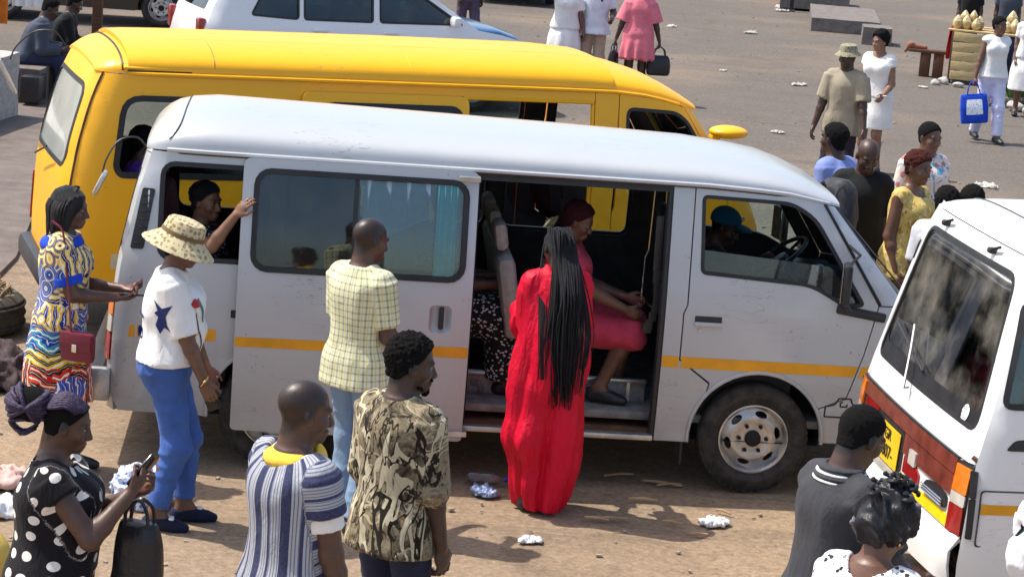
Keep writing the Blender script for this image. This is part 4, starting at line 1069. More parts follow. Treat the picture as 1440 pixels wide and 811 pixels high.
    t = panel('tailgate', [tg, rw], rsf, mp, root, 0.03, 0.07, 0.0, True)
    panel('rear_window', [offset_loop(rw, 0.004)], rsf, M_glass_tint, t, 0.004, 0.1, -0.012, True)
    panel('window_seal', [offset_loop(rw, 0.01), offset_loop(rw, -0.03)], rsf, M_rubber, t, 0.02, 0.1, 0.004, True)
    tops = [(y, ZR + 0.004) for y in np.linspace(-HB(1.8), HB(1.8), 20)]
    cap = [(-HB(1.8), 1.804), (HB(1.8), 1.804), (0.60, 1.862), (-0.60, 1.862)]
    panel('tailgate_top', [cap], rsf, mp, root, 0.02, 0.08, 0.0, True)
    panel('tail_panel', [[(-0.785, 0.30), (0.785, 0.30), (0.79, 0.512), (-0.79, 0.512)]], rsf, mp, root, 0.03, 0.08, 0.0, True)
    for sg in (-1, 1):
        for z0, z1, mt in ((0.60, 0.76, M_lampred), (0.765, 0.86, M_lampclear), (0.865, 1.0, M_lampamber)):
            panel('tail_lamp', [rrect(*sorted((sg * 0.70, sg * 0.79))[:1], z0, sorted((sg * 0.70, sg * 0.79))[1], z1, 0.01)], rsf, mt, root, 0.02, 0.05, 0.018, True)
    bm_ = MB(); bm_.box((-3.90, 0, 0.46), (0.12, 1.60, 0.16), None, 0.03); bm_.build('rear_bumper', M_black, root)
    for sg in (-1, 1): MB().box((-3.86, sg * 0.81, 0.46), (0.14, 0.06, 0.2), None, 0.02).build('bumper_corner', M_steel, root)
    bw = MB(); bw.tube(bez([(-3.66, -0.5, 1.80), (-3.72, -0.52, 1.86), (-3.82, -0.56, 1.84), (-3.88, -0.6, 1.74), (-3.90, -0.62, 1.66)], 14), 0.006, 6); bw.build('rear_mirror_arm', M_black, root)
    MB().box((-3.91, -0.62, 1.60), (0.03, 0.20, 0.13), Matrix.Rotation(R(25), 3, 'Y'), 0.02).build('rear_mirror', M_steel, root)
    # ---- front
    fsf = vb.front()
    HF = lambda z: float(base(np.array([z]))[0]) - 0.293 * 0.22 - 0.004
    ws = rpoly([(-HF(1.22) + 0.02, 1.215), (HF(1.22) - 0.02, 1.215), (HF(1.74) - 0.03, 1.745), (-HF(1.74) + 0.03, 1.745)], 0.05)
    fr_o = [(-HF(z), z) for z in np.linspace(1.20, 1.775, 6)] + [(HF(z), z) for z in np.linspace(1.775, 1.20, 6)]
    panel('windscreen_frame', [fr_o, ws], fsf, mp, root, 0.03, 0.06)
    panel('windscreen', [offset_loop(ws, 0.004)], fsf, M_glass_clear, root, 0.005, 0.09, -0.012)
    panel('windscreen_seal', [offset_loop(ws, 0.006), offset_loop(ws, -0.025)], fsf, M_rubber, root, 0.02, 0.09, 0.004)
    hl = [rrect(-0.70, 0.68, -0.42, 0.86, 0.02), rrect(0.42, 0.68, 0.70, 0.86, 0.02)]
    fo = [(-HF(z), z) for z in np.linspace(0.36, 1.195, 8)] + [(HF(z), z) for z in np.linspace(1.195, 0.36, 8)]
    fp_ = panel('front_panel', [fo] + hl, fsf, mp, root, 0.03, 0.07)
    for h in hl: panel('headlight', [offset_loop(h, -0.004)], fsf, M_lampclear, root, 0.03, 0.07, -0.004)
    gr = panel('grille', [rrect(-0.40, 0.69, 0.40, 0.85, 0.02)], fsf, M_black, root, 0.01, 0.1, 0.006)
    for z in (0.72, 0.76, 0.80): MB().box((1.045, 0, z), (0.02, 0.74, 0.012)).build('slat', M_chrome, gr)
    MB().box((1.09, 0, 0.44), (0.14, 1.64, 0.20), None, 0.05).build('front_bumper', M_black, root)
    for y in (-0.35, 0.3):
        mb = MB(); p0 = Vector((0.93, y, 1.20)); p1 = Vector((0.62, y + 0.38, 1.55)); mb.tube([p0, p1], 0.006, 5); mb.tube([p1 + Vector((-0.1, 0.05, 0.12)), p1 + Vector((0.14, -0.12, -0.18))], 0.006, 5); mb.build('wiper', M_black, root)
    # emblem outlined on the fender
    for lp in ([(0.40, 0.50), (0.40, 0.57), (0.46, 0.585), (0.48, 0.625), (0.56, 0.625), (0.57, 0.59), (0.60, 0.59), (0.60, 0.55), (0.55, 0.54), (0.54, 0.50)], [(0.49, 0.565), (0.49, 0.60), (0.54, 0.60), (0.54, 0.565)]):
        panel('emblem', [rpoly(lp, 0.008, 2), offset_loop(rpoly(lp, 0.008, 2), -0.010)], sr, M_black, root, 0.001, 0.05, 0.002)
    # ---- interior
    MB().box((0.66, 0, 0.98), (0.36, 1.34, 0.34), None, 0.09).build('dashboard', M_black, root)
    MB().box((0.52, 0.35, 1.15), (0.26, 0.36, 0.10), None, 0.04).build('instrument_hood', M_black, root)
    steering(root, (0.30, 0.38, 1.22), 0.205, 38)
    MB().box((0.50, 0.06, 1.22), (0.04, 0.07, 0.05), None, 0.01).build('dashboard_cup', plain('white_card', (0.75, 0.75, 0.72), 0.6), root)
    for y in (-0.42, 0.38): bench(root, -0.12, y - 0.25, y + 0.25, 0.86, M_seatblack, 0.50, 0.45, True)
    MB().box((-0.08, 0, 0.60), (0.62, 1.36, 0.36), None, 0.03).build('engine_cover', M_trim, root)
    bench(root, -1.25, -0.66, 0.70, 0.84, M_seatcream, 0.5, 0.40, True)
    bench(root, -1.98, -0.70, 0.70, 0.86, M_seatgrey, 0.55, 0.40, True)
    bench(root, -2.68, -0.70, 0.70, 0.86, M_seatmaroon, 0.55, 0.40, True)
    bench(root, -3.30, -0.70, 0.70, 0.90, M_seatmaroon, 0.58, 0.42, True)
    # headlining panel below the roof skin
    roof_loft('headlining', [-0.15, -0.4, -1.2, -2.4, -3.2, -3.4], lambda x: 0.67, lambda x: 1.78, lambda x: 1.89, M_headl, root, 2.6, 20, 0.01)
    # hanging seat belt in the doorway
    mb = MB(); pts = bez([(-0.66, -0.70, 1.62), (-0.655, -0.71, 1.3), (-0.64, -0.72, 1.1), (-0.68, -0.70, 0.95)], 10)
    for a, b in zip(pts[:-1], pts[1:]): mb.box((a + b) / 2, (0.045, 0.004, (a - b).length * 1.05))
    mb.box((-0.68, -0.70, 0.95), (0.05, 0.012, 0.06)); mb.build('seat_belt', M_black, root)
    return root
_a = R(5.6)
# right-hand tyres' outer faces stand on the line through (1.537, 13.074)
SILVER_ORIGIN = (1.537 - 0.815 * math.sin(_a) - 0.035 * math.cos(_a), 13.074 + 0.815 * math.cos(_a), 0.0)
silver = build_silver()
M_yellow = paint_mat('yellow_paint', lin((254, 185, 0)), 0.36, 0.0, 0.26, lin((176, 122, 36)), coat=(0.15, 0.2))
def pale_reflection_glass():
    k = NT('pale_reflection_rear_glass'); co = k.co(); f = k.noise(co, 2.2, 5, .6); k.bump(k.noise(co, 3, 3), .05, .01)
    c = k.ramp(f, [(.3, (.34, .38, .35)), (.7, (.52, .54, .48))]); return k.fin(c, .12, coat=(.6, .05))  # opaque pane; bright reflection of sky and ground put into its colour
def build_yellow():
    root = thing('yellow_minibus', 'yellow minibus parked alongside the silver one, seen over its roof', 'minibus', (0.80, 17.56, 0), R(19.5))
    base = tab([0.25, 0.45, 0.8, 1.2, 1.5, 1.9], [0.81, 0.84, 0.85, 0.84, 0.81, 0.755], 0.05)
    xr = tab([0.3, 0.6, 1.1, 1.4, 1.7, 1.92, 2.0], [-4.46, -4.48, -4.46, -4.41, -4.33, -4.24, -4.19], 0.06)
    xf = tab([0.3, 0.6, 0.95, 1.15, 1.25, 1.8, 1.9], [0.95, 0.97, 0.9, 0.80, 0.72, 0.28, 0.20], 0.05)
    vb = VanBody(base, xr, xf, 0.24, 0.3, crease=((1.05, 0.015, 0.006),))
    mp = M_yellow; sr, sl_ = vb.side(-1), vb.side(1); ZT = 1.895
    xs = [0.27, 0.2, 0.1, -0.05, -0.2, -0.45, -0.8, -1.2, -1.7, -2.2, -2.7, -3.2, -3.6, -3.9, -4.02, -4.10, -4.16, -4.20, -4.23]
    zc = tab([-4.3, -4.23, -4.18, -4.1, -3.95, -3.6, -2.0, -0.8, -0.35, -0.05, 0.15, 0.28], [1.90, 1.94, 2.01, 2.055, 2.075, 2.085, 2.10, 2.10, 2.07, 2.0, 1.91, 1.83], 0.04)
    yg = tab([-4.3, -4.23, -4.16, -4.05, -3.85, -0.6, 0.0, 0.28], [0.5, 0.62, 0.70, 0.745, 0.758, 0.758, 0.735, 0.65], 0.03)
    zg = tab([-4.3, -3.9, -0.5, -0.15, 0.15, 0.28], [1.90, 1.90, 1.90, 1.87, 1.80, 1.76], 0.05)
    cfg = dict(sill=0.3, rail=1.9, roof_x=xs, yg=yg, zg=zg, zc=zc, x0=-4.4, x1=0.9, half=0.84, wb=2.7, roof_n=2.5, gut0=2, gut1=-4)
    van_shell(root, vb, cfg, mp)
    roof_loft('roof_cap', [x for x in xs if -4.08 < x < -0.3], lambda x: float(yg(x)) + .004, lambda x: float(zg(x)) + .022, lambda x: float(zc(x)) + .03, mp, root, 2.5, 36, .028)
    # pressed ribs along the roof, and the joint across it
    for y in (-0.34, 0.0, 0.34):
        pts = []
        for x in np.linspace(-3.7, -0.5, 24):
            n = 2.5; t = abs(y) / float(yg(x)); ct = max(0, 1 - t ** n) ** (1 / n); pts.append((x, y, float(zg(x) + (zc(x) - zg(x)) * ct) + 0.022))
        MB().tube(pts, 0.009, 6).build('roof_rib', mp, root)
    def across(x, nm, r=0.004, mt=M_black, tmax=0.95):
        pts = []
        for t in np.linspace(-math.pi / 2 * tmax, math.pi / 2 * tmax, 36):
            n = 2.5; y = yg(x) * math.copysign(abs(math.sin(t)) ** (2 / n), math.sin(t)); pts.append((x, y, zg(x) + (zc(x) - zg(x)) * abs(math.cos(t)) ** (2 / n) + (0.026 if x > -4.05 else .002)))
        MB().tube(pts, r, 5).build(nm, mt, root)
    across(-3.42, 'roof_seam'); across(-2.0, 'roof_seam', 0.003, mp); across(-4.055, 'roof_seam', 0.008)
    # short open gutter end at the back
    for sg in (-1, 1): MB().box((-3.80, sg * 0.735, 1.945), (0.50, 0.05, 0.02), Matrix.Rotation(R(-20 * sg), 3, 'X'), 0.006).build('gutter_end', mp, root); MB().box((-3.80, sg * 0.752, 1.918), (0.44, 0.02, 0.02)).build('gutter_slot_shade', M_rust, root)  # rust-brown bar in the slot; its orange shadow put into the colour
    for sg in (-1, 1): MB().tube([(x, sg * (yg(x) + 0.004), zg(x) - 0.006) for x in xs[2:-4]], 0.005, 5).build('roof_seam', M_rust, root)
    # near flank
    rear_edge = [(vb.rear_x(z), z) for z in np.linspace(ZT, 0.40, 14)]
    ar = arc(-2.7, 0.345, 0.40, 187, -7, 18)
    q1 = rpoly([(-4.045, 1.745), (-3.12, 1.745), (-3.12, 1.20), (-4.06, 1.20), (-4.10, 1.26)], [0.13, 0.1, 0.1, 0.08, 0.08]); q2 = rrect(-3.0, 1.2, -1.72, 1.75, 0.1)
    panel('rear_quarter_panel', [rear_edge + [(-4.3, 0.31), (-3.15, 0.305)] + ar + [(-1.62, 0.305), (-1.62, ZT)], q1, q2], sr, mp, root, 0.03)
    window(vb, -1, 'w', q2, M_glass, root, 0.03)
    panel('window_seal', [offset_loop(q1, 0.012), offset_loop(q1, -0.03)], sr, M_rubber, root, 0.03, 0.09, 0.005)
    ds = lambda a, b: np.stack([a, -(base(b) + 0.08 - 0.03 * np.clip((b - 1.4) / 0.4, 0, 1)), b], 1)
    dw = rrect(-2.66, 1.2, -1.62, 1.755, 0.09)
    dd = panel('sliding_door', [rpoly([(-2.80, 0.28), (-1.575, 0.28), (-1.575, 1.83), (-2.80, 1.83)], [0.04, 0.04, 0.06, 0.06]), dw], ds, mp, root, 0.04)
    panel('window', [offset_loop(dw, 0.004)], ds, M_glass_tint, dd, 0.004, 0.1, -0.015); panel('window_seal', [offset_loop(dw, 0.008), offset_loop(dw, -0.03)], ds, M_rubber, dd, 0.02, 0.1, 0.004)
    panel('top_rail', [[(-1.62, 1.825), (-0.59, 1.825), (-0.59, ZT), (-1.62, ZT)]], sr, mp, root, 0.03, 0.1)
    mb = MB(); mb.tube([(-1.60, -0.76, 1.815), (-0.60, -0.76, 1.815)], 0.014, 6); mb.tube([(-0.60, -float(base(np.array([z]))[0]) + 0.02, z) for z in np.linspace(0.35, 1.81, 10)], 0.016, 6); mb.build('door_frame', mp, root)
    panel('door_sill', [[(-1.62, 0.30), (-0.59, 0.30), (-0.59, 0.36), (-1.62, 0.36)]], sr, mp, root, 0.05, 0.1)
    bp = [(-0.585, ZT), (-0.40, ZT), (-0.42, 1.05), (-0.42, 0.72), (-0.30, 0.64)] + arc(0, 0.345, 0.41, 150, 187, 5) + [(-0.42, 0.30), (-0.585, 0.30)]
    dwin = rpoly([(-0.33, 1.785), (0.06, 1.765), (0.16, 1.70), (0.44, 1.25), (0.40, 1.20), (-0.33, 1.26)], [0.06, 0.06, 0.06, 0.04, 0.05, 0.05])
    topz = lambda x: float(zg(x)) - 0.005
    dp = [(-0.394, 1.05), (-0.413, 1.0), (-0.413, 0.725), (-0.29, 0.648)] + arc(0, 0.345, 0.41, 148, 20, 14) + [(0.5, 0.5), (0.52, 1.0), (0.50, 1.21)] + [(x, topz(x)) for x in (0.14, 0.05, -0.1, -0.394)]
    for sg in (-1, 1):
        sf = vb.side(sg); fl = sg > 0
        panel('door_pillar', [bp], sf, mp, root, 0.03, 0.07, 0, fl)
        d = panel('front_door', [dp, dwin], sf, mp, root, 0.03, 0.06, 0, fl)
        panel('window_seal', [offset_loop(dwin, 0.008), offset_loop(dwin, -0.018)], sf, M_rubber, d, 0.03, 0.08, 0.003, fl)
        FX = vb.front_x
        panel('front_fender', [[(0.507, 0.5), (0.527, 1.0), (0.507, 1.205)] + [(FX(z), z) for z in (1.205, 1.1, 0.9, 0.7, 0.5, 0.36)] + [(0.42, 0.32)] + arc(0, 0.345, 0.41, -3, 18, 3)], sf, mp, root, 0.03, 0.06, 0, fl)
        panel('windscreen_pillar', [[(0.148, topz(0.14)), (0.508, 1.21)] + [(FX(z), z) for z in np.linspace(1.21, 1.78, 8)]], sf, mp, root, 0.03, 0.05, 0, fl)
        mo = MB().box((0.36, sg * 0.84, 1.60), (0.07, 0.07, 0.04), None, 0.01).build('mirror_bracket', mp, root)
        V, Q = polygonise([pell((0.40, sg * 0.99, 1.66), (0.15, 0.13, 0.05), 0.02)], 0.015); np_mesh('mirror_housing', V, Q, mp, mo)
        wheel(root, (0.0, sg * 0.72, 0.333), sg); wheel(root, (-2.7, sg * 0.72, 0.333), sg)
    # far flank
    e1 = rrect(-4.03, 1.2, -3.1, 1.75, 0.1); e2 = rrect(-2.98, 1.2, -1.75, 1.75, 0.1); e3 = rrect(-1.62, 1.2, -0.60, 1.75, 0.1)
    panel('side_panel', [rear_edge + [(-4.3, 0.31), (-3.15, 0.305)] + ar + [(-0.59, 0.305), (-0.59, ZT)], e1, e2, e3], sl_, mp, root, 0.03, 0.09, 0, True)
    for e in (e1, e2, e3): window(vb, 1, 'w', e, M_glass_clear, root)
    # tail
    HB = lambda z: float(base(np.array([z]))[0]) - 0.293 * 0.24 - 0.003; rsf = vb.rear()
    rw = rpoly([(-0.60, 1.80), (0.60, 1.80), (0.66, 1.22), (-0.66, 1.22)], 0.12)
    t = panel('tailgate', [[(-HB(z), z) for z in np.linspace(0.5, 1.93, 12)] + [(HB(z), z) for z in np.linspace(1.93, 0.5, 12)], rw], rsf, mp, root, 0.03, 0.07, 0, True)
    panel('rear_window', [offset_loop(rw, 0.004)], rsf, pale_reflection_glass(), t, 0.004, 0.1, -0.006, True)
    panel('window_seal', [offset_loop(rw, 0.006), offset_loop(rw, -0.025)], rsf, M_rubber, t, 0.02, 0.1, 0.003, True)
    for sg in (-1, 1):
        MB().tube([(vb.rear_x(z) - 0.008, sg * (HB(z) + 0.004), z) for z in np.linspace(0.5, 1.90, 16)], 0.009, 5).build('tailgate_seam', M_rust, root)
        panel('tail_lamp', [rrect(min(sg * 0.62, sg * 0.74), 0.62, max(sg * 0.62, sg * 0.74), 0.98, 0.02)], rsf, M_lampred, root, 0.02, 0.06, 0.012, True)
    panel('tail_panel', [[(-0.74, 0.3), (0.74, 0.3), (0.77, 0.49), (-0.77, 0.49)]], rsf, mp, root, 0.03, 0.1, 0, True)
    MB().box((-4.48, 0, 0.42), (0.14, 1.40, 0.18), None, 0.05).build('rear_bumper', M_black, root)
    pl = panel('notice_strip', [rrect(-4.10, 0.55, -3.62, 0.66, 0.01)], sr, plain('cream_sign_paint', (0.62, 0.56, 0.36), 0.6), root, 0.002, 0.1, 0.003)
    for x, w in ((-4.05, 0.05), (-3.95, 0.04), (-3.86, 0.06), (-3.76, 0.05), (-3.68, 0.03)): panel('letter_mark', [rrect(x, 0.575, x + w, 0.635, 0.012)], sr, M_black, pl, 0.001, 0.1, 0.006)
    # wiper, hinge and rear mirror on its arm
    MB().tube([(-4.52, 0.1, 1.20), (-4.50, -0.35, 1.32)], 0.008, 5).build('rear_wiper', M_black, root)
    mb = MB(); mb.tube(bez([(-4.28, 0.42, 1.93), (-4.36, 0.46, 2.03), (-4.50, 0.52, 2.02), (-4.62, 0.58, 1.9), (-4.66, 0.60, 1.80)], 14), 0.006, 6); mb.build('rear_mirror_arm', M_black, root)
    MB().box((-4.68, 0.62, 1.68), (0.03, 0.20, 0.28), Matrix.Rotation(R(-28), 3, 'Y'), 0.03).build('rear_mirror', M_steel, root)
    # front
    fsf = vb.front(); HF = lambda z: float(base(np.array([z]))[0]) - 0.293 * 0.3 - 0.004
    ws = rpoly([(-0.66, 1.24), (0.66, 1.24), (0.58, 1.77), (-0.58, 1.77)], 0.08)
    panel('windscreen_frame', [[(-HF(z), z) for z in np.linspace(1.20, 1.80, 6)] + [(HF(z), z) for z in np.linspace(1.80, 1.20, 6)], ws], fsf, mp, root, 0.03, 0.07)
    panel('windscreen', [offset_loop(ws, 0.004)], fsf, M_glass_clear, root, 0.005, 0.1, -0.01)
    panel('front_panel', [[(-HF(z), z) for z in np.linspace(0.33, 1.195, 8)] + [(HF(z), z) for z in np.linspace(1.195, 0.33, 8)]], fsf, mp, root, 0.03, 0.08)
    for sg in (-1, 1): panel('headlight', [rrect(min(sg * .38, sg * .66), .66, max(sg * .38, sg * .66), .82, .03)], fsf, M_lampclear, root, .02, .07, .008)
    MB().box((0.98, 0, 0.42), (0.14, 1.5, 0.2), None, 0.06).build('front_bumper', M_black, root)
    MB().box((0.52, 0, 0.98), (0.34, 1.3, 0.34), None, 0.09).build('dashboard', M_black, root); steering(root, (0.15, 0.38, 1.20), 0.2, 38)
    for y in (-0.42, 0.38): bench(root, -0.25, y - .25, y + .25, .84, M_seatblack, .52, .45, True)
    bench(root, -1.3, -.2, .72, .84, M_seatgrey); bench(root, -2.1, -.72, .72, .84, M_seatgrey); bench(root, -2.9, -.72, .72, .84, M_seatgrey); bench(root, -3.80, -.72, .72, .70, M_seatgrey)
    roof_loft('headlining', [-0.4, -0.7, -1.2, -2.4, -3.6, -3.9], lambda x: 0.68, lambda x: 1.84, lambda x: 1.98, M_headl, root, 2.4, 20, 0.01)
    return root
M_white = paint_mat('white_paint', lin((238, 238, 236)), 0.30, 0.0, 0.20, lin((150, 140, 125)))
def build_white():
    root = thing('white_minibus', 'white minibus with red rear garnish and yellow number plate', 'minibus', (6.01, 11.90, 0), R(8.6))
    base = tab([0.25, 0.45, 0.75, 1.05, 1.3, 1.6, 1.95, 2.1], [0.89, 0.92, 0.935, 0.93, 0.90, 0.855, 0.79, 0.74], 0.05)
    xr = tab([0.3, 0.5, 0.9, 1.05, 1.2, 1.6, 1.9, 2.0, 2.1], [-3.98, -4.0, -3.98, -3.96, -3.92, -3.83, -3.76, -3.72, -3.66], 0.03)
    xf = tab([0.3, 0.6, 1.1, 1.25, 1.95, 2.05], [1.0, 1.02, 0.95, 0.85, 0.35, 0.28], 0.05)
    vb = VanBody(base, xr, xf, 0.11, 0.22, crease=((1.06, 0.014, 0.006), (0.62, 0.012, 0.005)))
    mp = M_white; sr, sl_ = vb.side(-1), vb.side(1); ZT = 1.99
    xs = [0.32, 0.25, 0.1, -0.1, -0.5, -1.0, -1.6, -2.2, -2.8, -3.2, -3.4, -3.52, -3.60, -3.66, -3.70]
    zc = tab([-3.75, -3.70, -3.65, -3.58, -3.45, -3.2, -1.5, -0.3, 0.1, 0.33], [1.99, 2.01, 2.035, 2.055, 2.07, 2.08, 2.09, 2.08, 2.04, 1.97], 0.03)
    yg = tab([-3.75, -3.70, -3.6, -3.4, -0.3, 0.33], [0.66, 0.73, 0.775, 0.785, 0.785, 0.72], 0.03)
    zg = tab([-3.75, -3.5, -0.3, 0.1, 0.33], [1.99, 1.99, 1.99, 1.97, 1.91], 0.04)
    cfg = dict(sill=0.3, rail=1.99, roof_x=xs, yg=yg, zg=zg, zc=zc, x0=-3.95, x1=1.0, half=0.92, wb=2.75, roof_n=2.8, gut0=1, gut1=-2)
    van_shell(root, vb, cfg, mp)
    pts = []
    for t in np.linspace(-math.pi / 2 * .93, math.pi / 2 * .93, 36):
        x = -3.50; n = 2.8; y = yg(x) * math.copysign(abs(math.sin(t)) ** (2 / n), math.sin(t)); pts.append((x, y, zg(x) + (zc(x) - zg(x)) * abs(math.cos(t)) ** (2 / n) + 0.001))
    MB().tube(pts, 0.005, 5).build('roof_seam', M_black, root)
    for y in (-0.45, -0.15, 0.15, 0.45): MB().box((-1.9, y, 2.078 - 0.06 * (y / .7) ** 2), (2.9, 0.05, 0.012), None, 0.004).build('roof_rib', mp, root)
    rear_edge = [(vb.rear_x(z), z) for z in np.linspace(ZT, 0.40, 14)]; ar = arc(-2.75, 0.345, 0.41, 187, -7, 18)
    e1 = rpoly([(-3.75, 1.80), (-2.75, 1.80), (-2.75, 1.30), (-3.83, 1.30)], 0.05); e2 = rrect(-2.65, 1.3, -1.7, 1.80, 0.06); e3 = rrect(-1.6, 1.3, -0.66, 1.8, 0.06)
    dwin = rpoly([(-0.45, 1.80), (0.0, 1.80), (0.5, 1.30), (-0.45, 1.34)], 0.05)
    front_e = [(vb.front_x(z), z) for z in np.linspace(0.4, 1.90, 12)]
    for sg in (-1, 1):
        sf = vb.side(sg); fl = sg > 0
        sp_ = panel('side_panel', [rear_edge + [(-3.88, 0.31), (-3.2, 0.305)] + ar + [(-0.44, 0.305)] + arc(0, .345, .41, 187, -5, 18) + [(0.7, 0.33)] + front_e + [(0.05, 1.96), (-0.3, ZT)], e1, e2, e3, dwin], sf, mp, root, 0.03, 0.08, 0, fl)
        for e in (e1, e2, e3, dwin): window(vb, sg, 'w', e, M_glass_clear, root)
        panel('fuel_flap' if sg < 0 else 'access_flap', [rrect(-3.90, 0.62, -3.55, 0.905, 0.02), rrect(-3.893, 0.627, -3.557, 0.898, 0.018)], sf, M_trim, root, 0.002, 0.07, 0.002, fl)
        panel('stripe', [[(-3.89, 0.785), (-0.5, 0.785), (-0.5, 0.84), (-3.89, 0.835)]], sf, M_stripe, root, 0.0015, 0.12, 0.002, fl)
        wheel(root, (0, sg * .79, .333), sg); wheel(root, (-2.75, sg * .79, .333), sg)
        MB().box((0.55, sg * 1.05, 1.42), (0.08, 0.16, 0.24), None, 0.03).build('mirror_housing', M_black, root)
    panel('emblem', [rpoly([(-3.80, 1.10), (-3.76, 1.15), (-3.60, 1.17), (-3.55, 1.13), (-3.68, 1.10)], 0.02)], sr, M_black, root, 0.001, 0.06, 0.002)
    # ---- tail end
    HB = lambda z: float(base(np.array([z]))[0]) - 0.293 * 0.11 - 0.003; rsf = vb.rear()
    rw = rpoly([(-0.655, 1.895), (0.655, 1.895), (0.80, 1.15), (-0.80, 1.15)], 0.09)
    t = panel('tailgate', [[(-HB(z), z) for z in np.linspace(1.012, 1.985, 10)] + [(HB(z), z) for z in np.linspace(1.985, 1.012, 10)], rw], rsf, mp, root, 0.03, 0.06, 0, True)
    panel('tailgate_top', [[(-HB(1.99), 1.99), (HB(1.99), 1.99), (0.70, 2.02), (-0.70, 2.02)]], rsf, mp, root, 0.02, 0.08, 0, True)
    inner = rpoly([(-0.635, 1.865), (0.635, 1.865), (0.76, 1.235), (-0.76, 1.235)], 0.07)
    g = panel('rear_window', [offset_loop(rw, 0.003)], rsf, glass_mat('paled_rear_glass', (0.85, 0.9, 0.88), 0.03, 0.40), t, 0.005, 0.1, -0.008, True)  # clear pane, with a pale haze mixed in to brighten it
    panel('window_seal', [offset_loop(rw, 0.006), offset_loop(rw, -0.016)], rsf, M_rubber, g, 0.02, 0.1, 0.003, True)
    panel('window_border', [offset_loop(rw, -0.014), inner], rsf, M_black, g, 0.002, 0.08, -0.004, True)
    # wiper, washer jets and sticker
    P = lambda y, z, o=0.02: Vector((float(rsf(np.array([y]), np.array([z]))[0][0]) - o, y, z))
    MB().tube([P(0.10, 1.13, 0.02), P(0.10, 1.13, 0.05), P(0.22, 1.30, 0.035), P(0.30, 1.42, 0.03)], 0.008, 6).build('wiper_arm', M_chrome, g)
    MB().tube([P(0.02, 1.24, 0.012), P(0.62, 1.36, 0.012)], 0.007, 5).build('wiper_blade', M_black, g)
    for y in (0.42, -0.30): MB().box(P(y, 1.945, 0.012), (0.05, 0.05, 0.03), None, 0.01).tube([P(y, 1.95, 0.02), P(y - 0.10, 1.98, 0.03)], 0.008, 5).build('washer_jet', M_black, t)
    k = NT('round_sticker_print'); co = k.co(); c = k.ramp(k.voro(co, 60.0), [(0.0, (0.25, 0.25, 0.26)), (0.35, (0.7, 0.7, 0.7)), (0.6, (0.85, 0.85, 0.84))], 'CONSTANT')
    panel('window_sticker', [arc(-0.62, 1.20, 0.042, 0, 345, 23)], rsf, k.fin(c, 0.5), g, 0.001, 0.05, 0.001, True)
    # garnish across the tail with the plate in the middle
    hb = HB(0.9)
    lower = panel('tail_panel', [[(-HB(z), z) for z in np.linspace(0.62, 1.005, 5)] + [(HB(z), z) for z in np.linspace(1.005, 0.62, 5)]], rsf, mp, root, 0.03, 0.06, 0, True)
    gu = panel('upper_garnish', [rpoly([(-0.745, 0.925), (hb - 0.02, 0.925), (hb - 0.03, 1.0), (-0.745, 1.0)], 0.006)], rsf, M_lampbrown, lower, 0.02, 0.08, 0.016, True)
    panel('garnish_strip', [[(-0.745, 1.0), (hb - 0.03, 1.0), (hb - 0.03, 1.012), (-0.745, 1.012)]], rsf, M_black, lower, 0.02, 0.1, 0.014, True)
    panel('reflector', [rpoly([(-0.745, 0.82), (-0.02, 0.82), (-0.02, 0.92), (-0.745, 0.92)], 0.006)], rsf, M_lampbrown, lower, 0.02, 0.08, 0.012, True)
    panel('reflector', [rpoly([(-0.30, 0.73), (-0.06, 0.73), (-0.06, 0.815), (-0.20, 0.815), (-0.30, 0.78)], 0.01)], rsf, M_lampred, lower, 0.02, 0.06, 0.013, True)
    panel('reversing_lamp', [rrect(-0.24, 0.80, -0.14, 0.875, 0.008)], rsf, M_lampclear, lower, 0.012, 0.06, 0.020, True)
    panel('broken_lamp_socket', [rpoly([(-0.70, 0.735), (-0.36, 0.735), (-0.42, 0.80), (-0.55, 0.82), (-0.70, 0.80)], 0.03)], rsf, M_black, lower, 0.012, 0.06, 0.015, True)
    for q in range(3): MB().tube([P(-0.68, 0.75 + 0.014 * q, 0.03), P(-0.40, 0.75 + 0.014 * q, 0.03)], 0.004, 5).build('socket_rib', M_chrome, lower)
    panel('plate_recess', [rrect(-0.01, 0.68, 0.45, 0.92, 0.01)], rsf, M_black, lower, 0.01, 0.08, 0.010, True)
    pl = panel('number_plate', [rrect(0.02, 0.70, 0.40, 0.895, 0.012)], rsf, M_plate, lower, 0.004, 0.1, 0.020, True)
    ang = math.atan2(float(xr(np.array([0.9]))[0] - xr(np.array([0.7]))[0]), 0.2)
    Mt = lambda y, z: Matrix.Translation(P(y, z, 0.024)) @ Matrix(((0, 0, -1, 0), (-1, 0, 0, 0), (0, 1, 0, 0), (0, 0, 0, 1)))
    text_mesh('plate_lettering', 'GR', 0.085, M_black, pl, Mt(0.21, 0.85), 0.0012); text_mesh('plate_lettering', '4807-', 0.10, M_black, pl, Mt(0.21, 0.76), 0.0012)
    panel('plate_sill', [rrect(0.0, 0.655, 0.45, 0.69, 0.006)], rsf, M_lampclear, lower, 0.02, 0.08, 0.03, True)
    panel('reflector', [rpoly([(0.47, 0.73), (hb - 0.16, 0.73), (hb - 0.16, 0.92), (0.47, 0.92)], 0.01)], rsf, M_lampred, lower, 0.02, 0.06, 0.012, True)
    panel('reversing_lamp', [rrect(0.52, 0.80, 0.62, 0.875, 0.008)], rsf, M_lampclear, lower, 0.012, 0.06, 0.020, True)
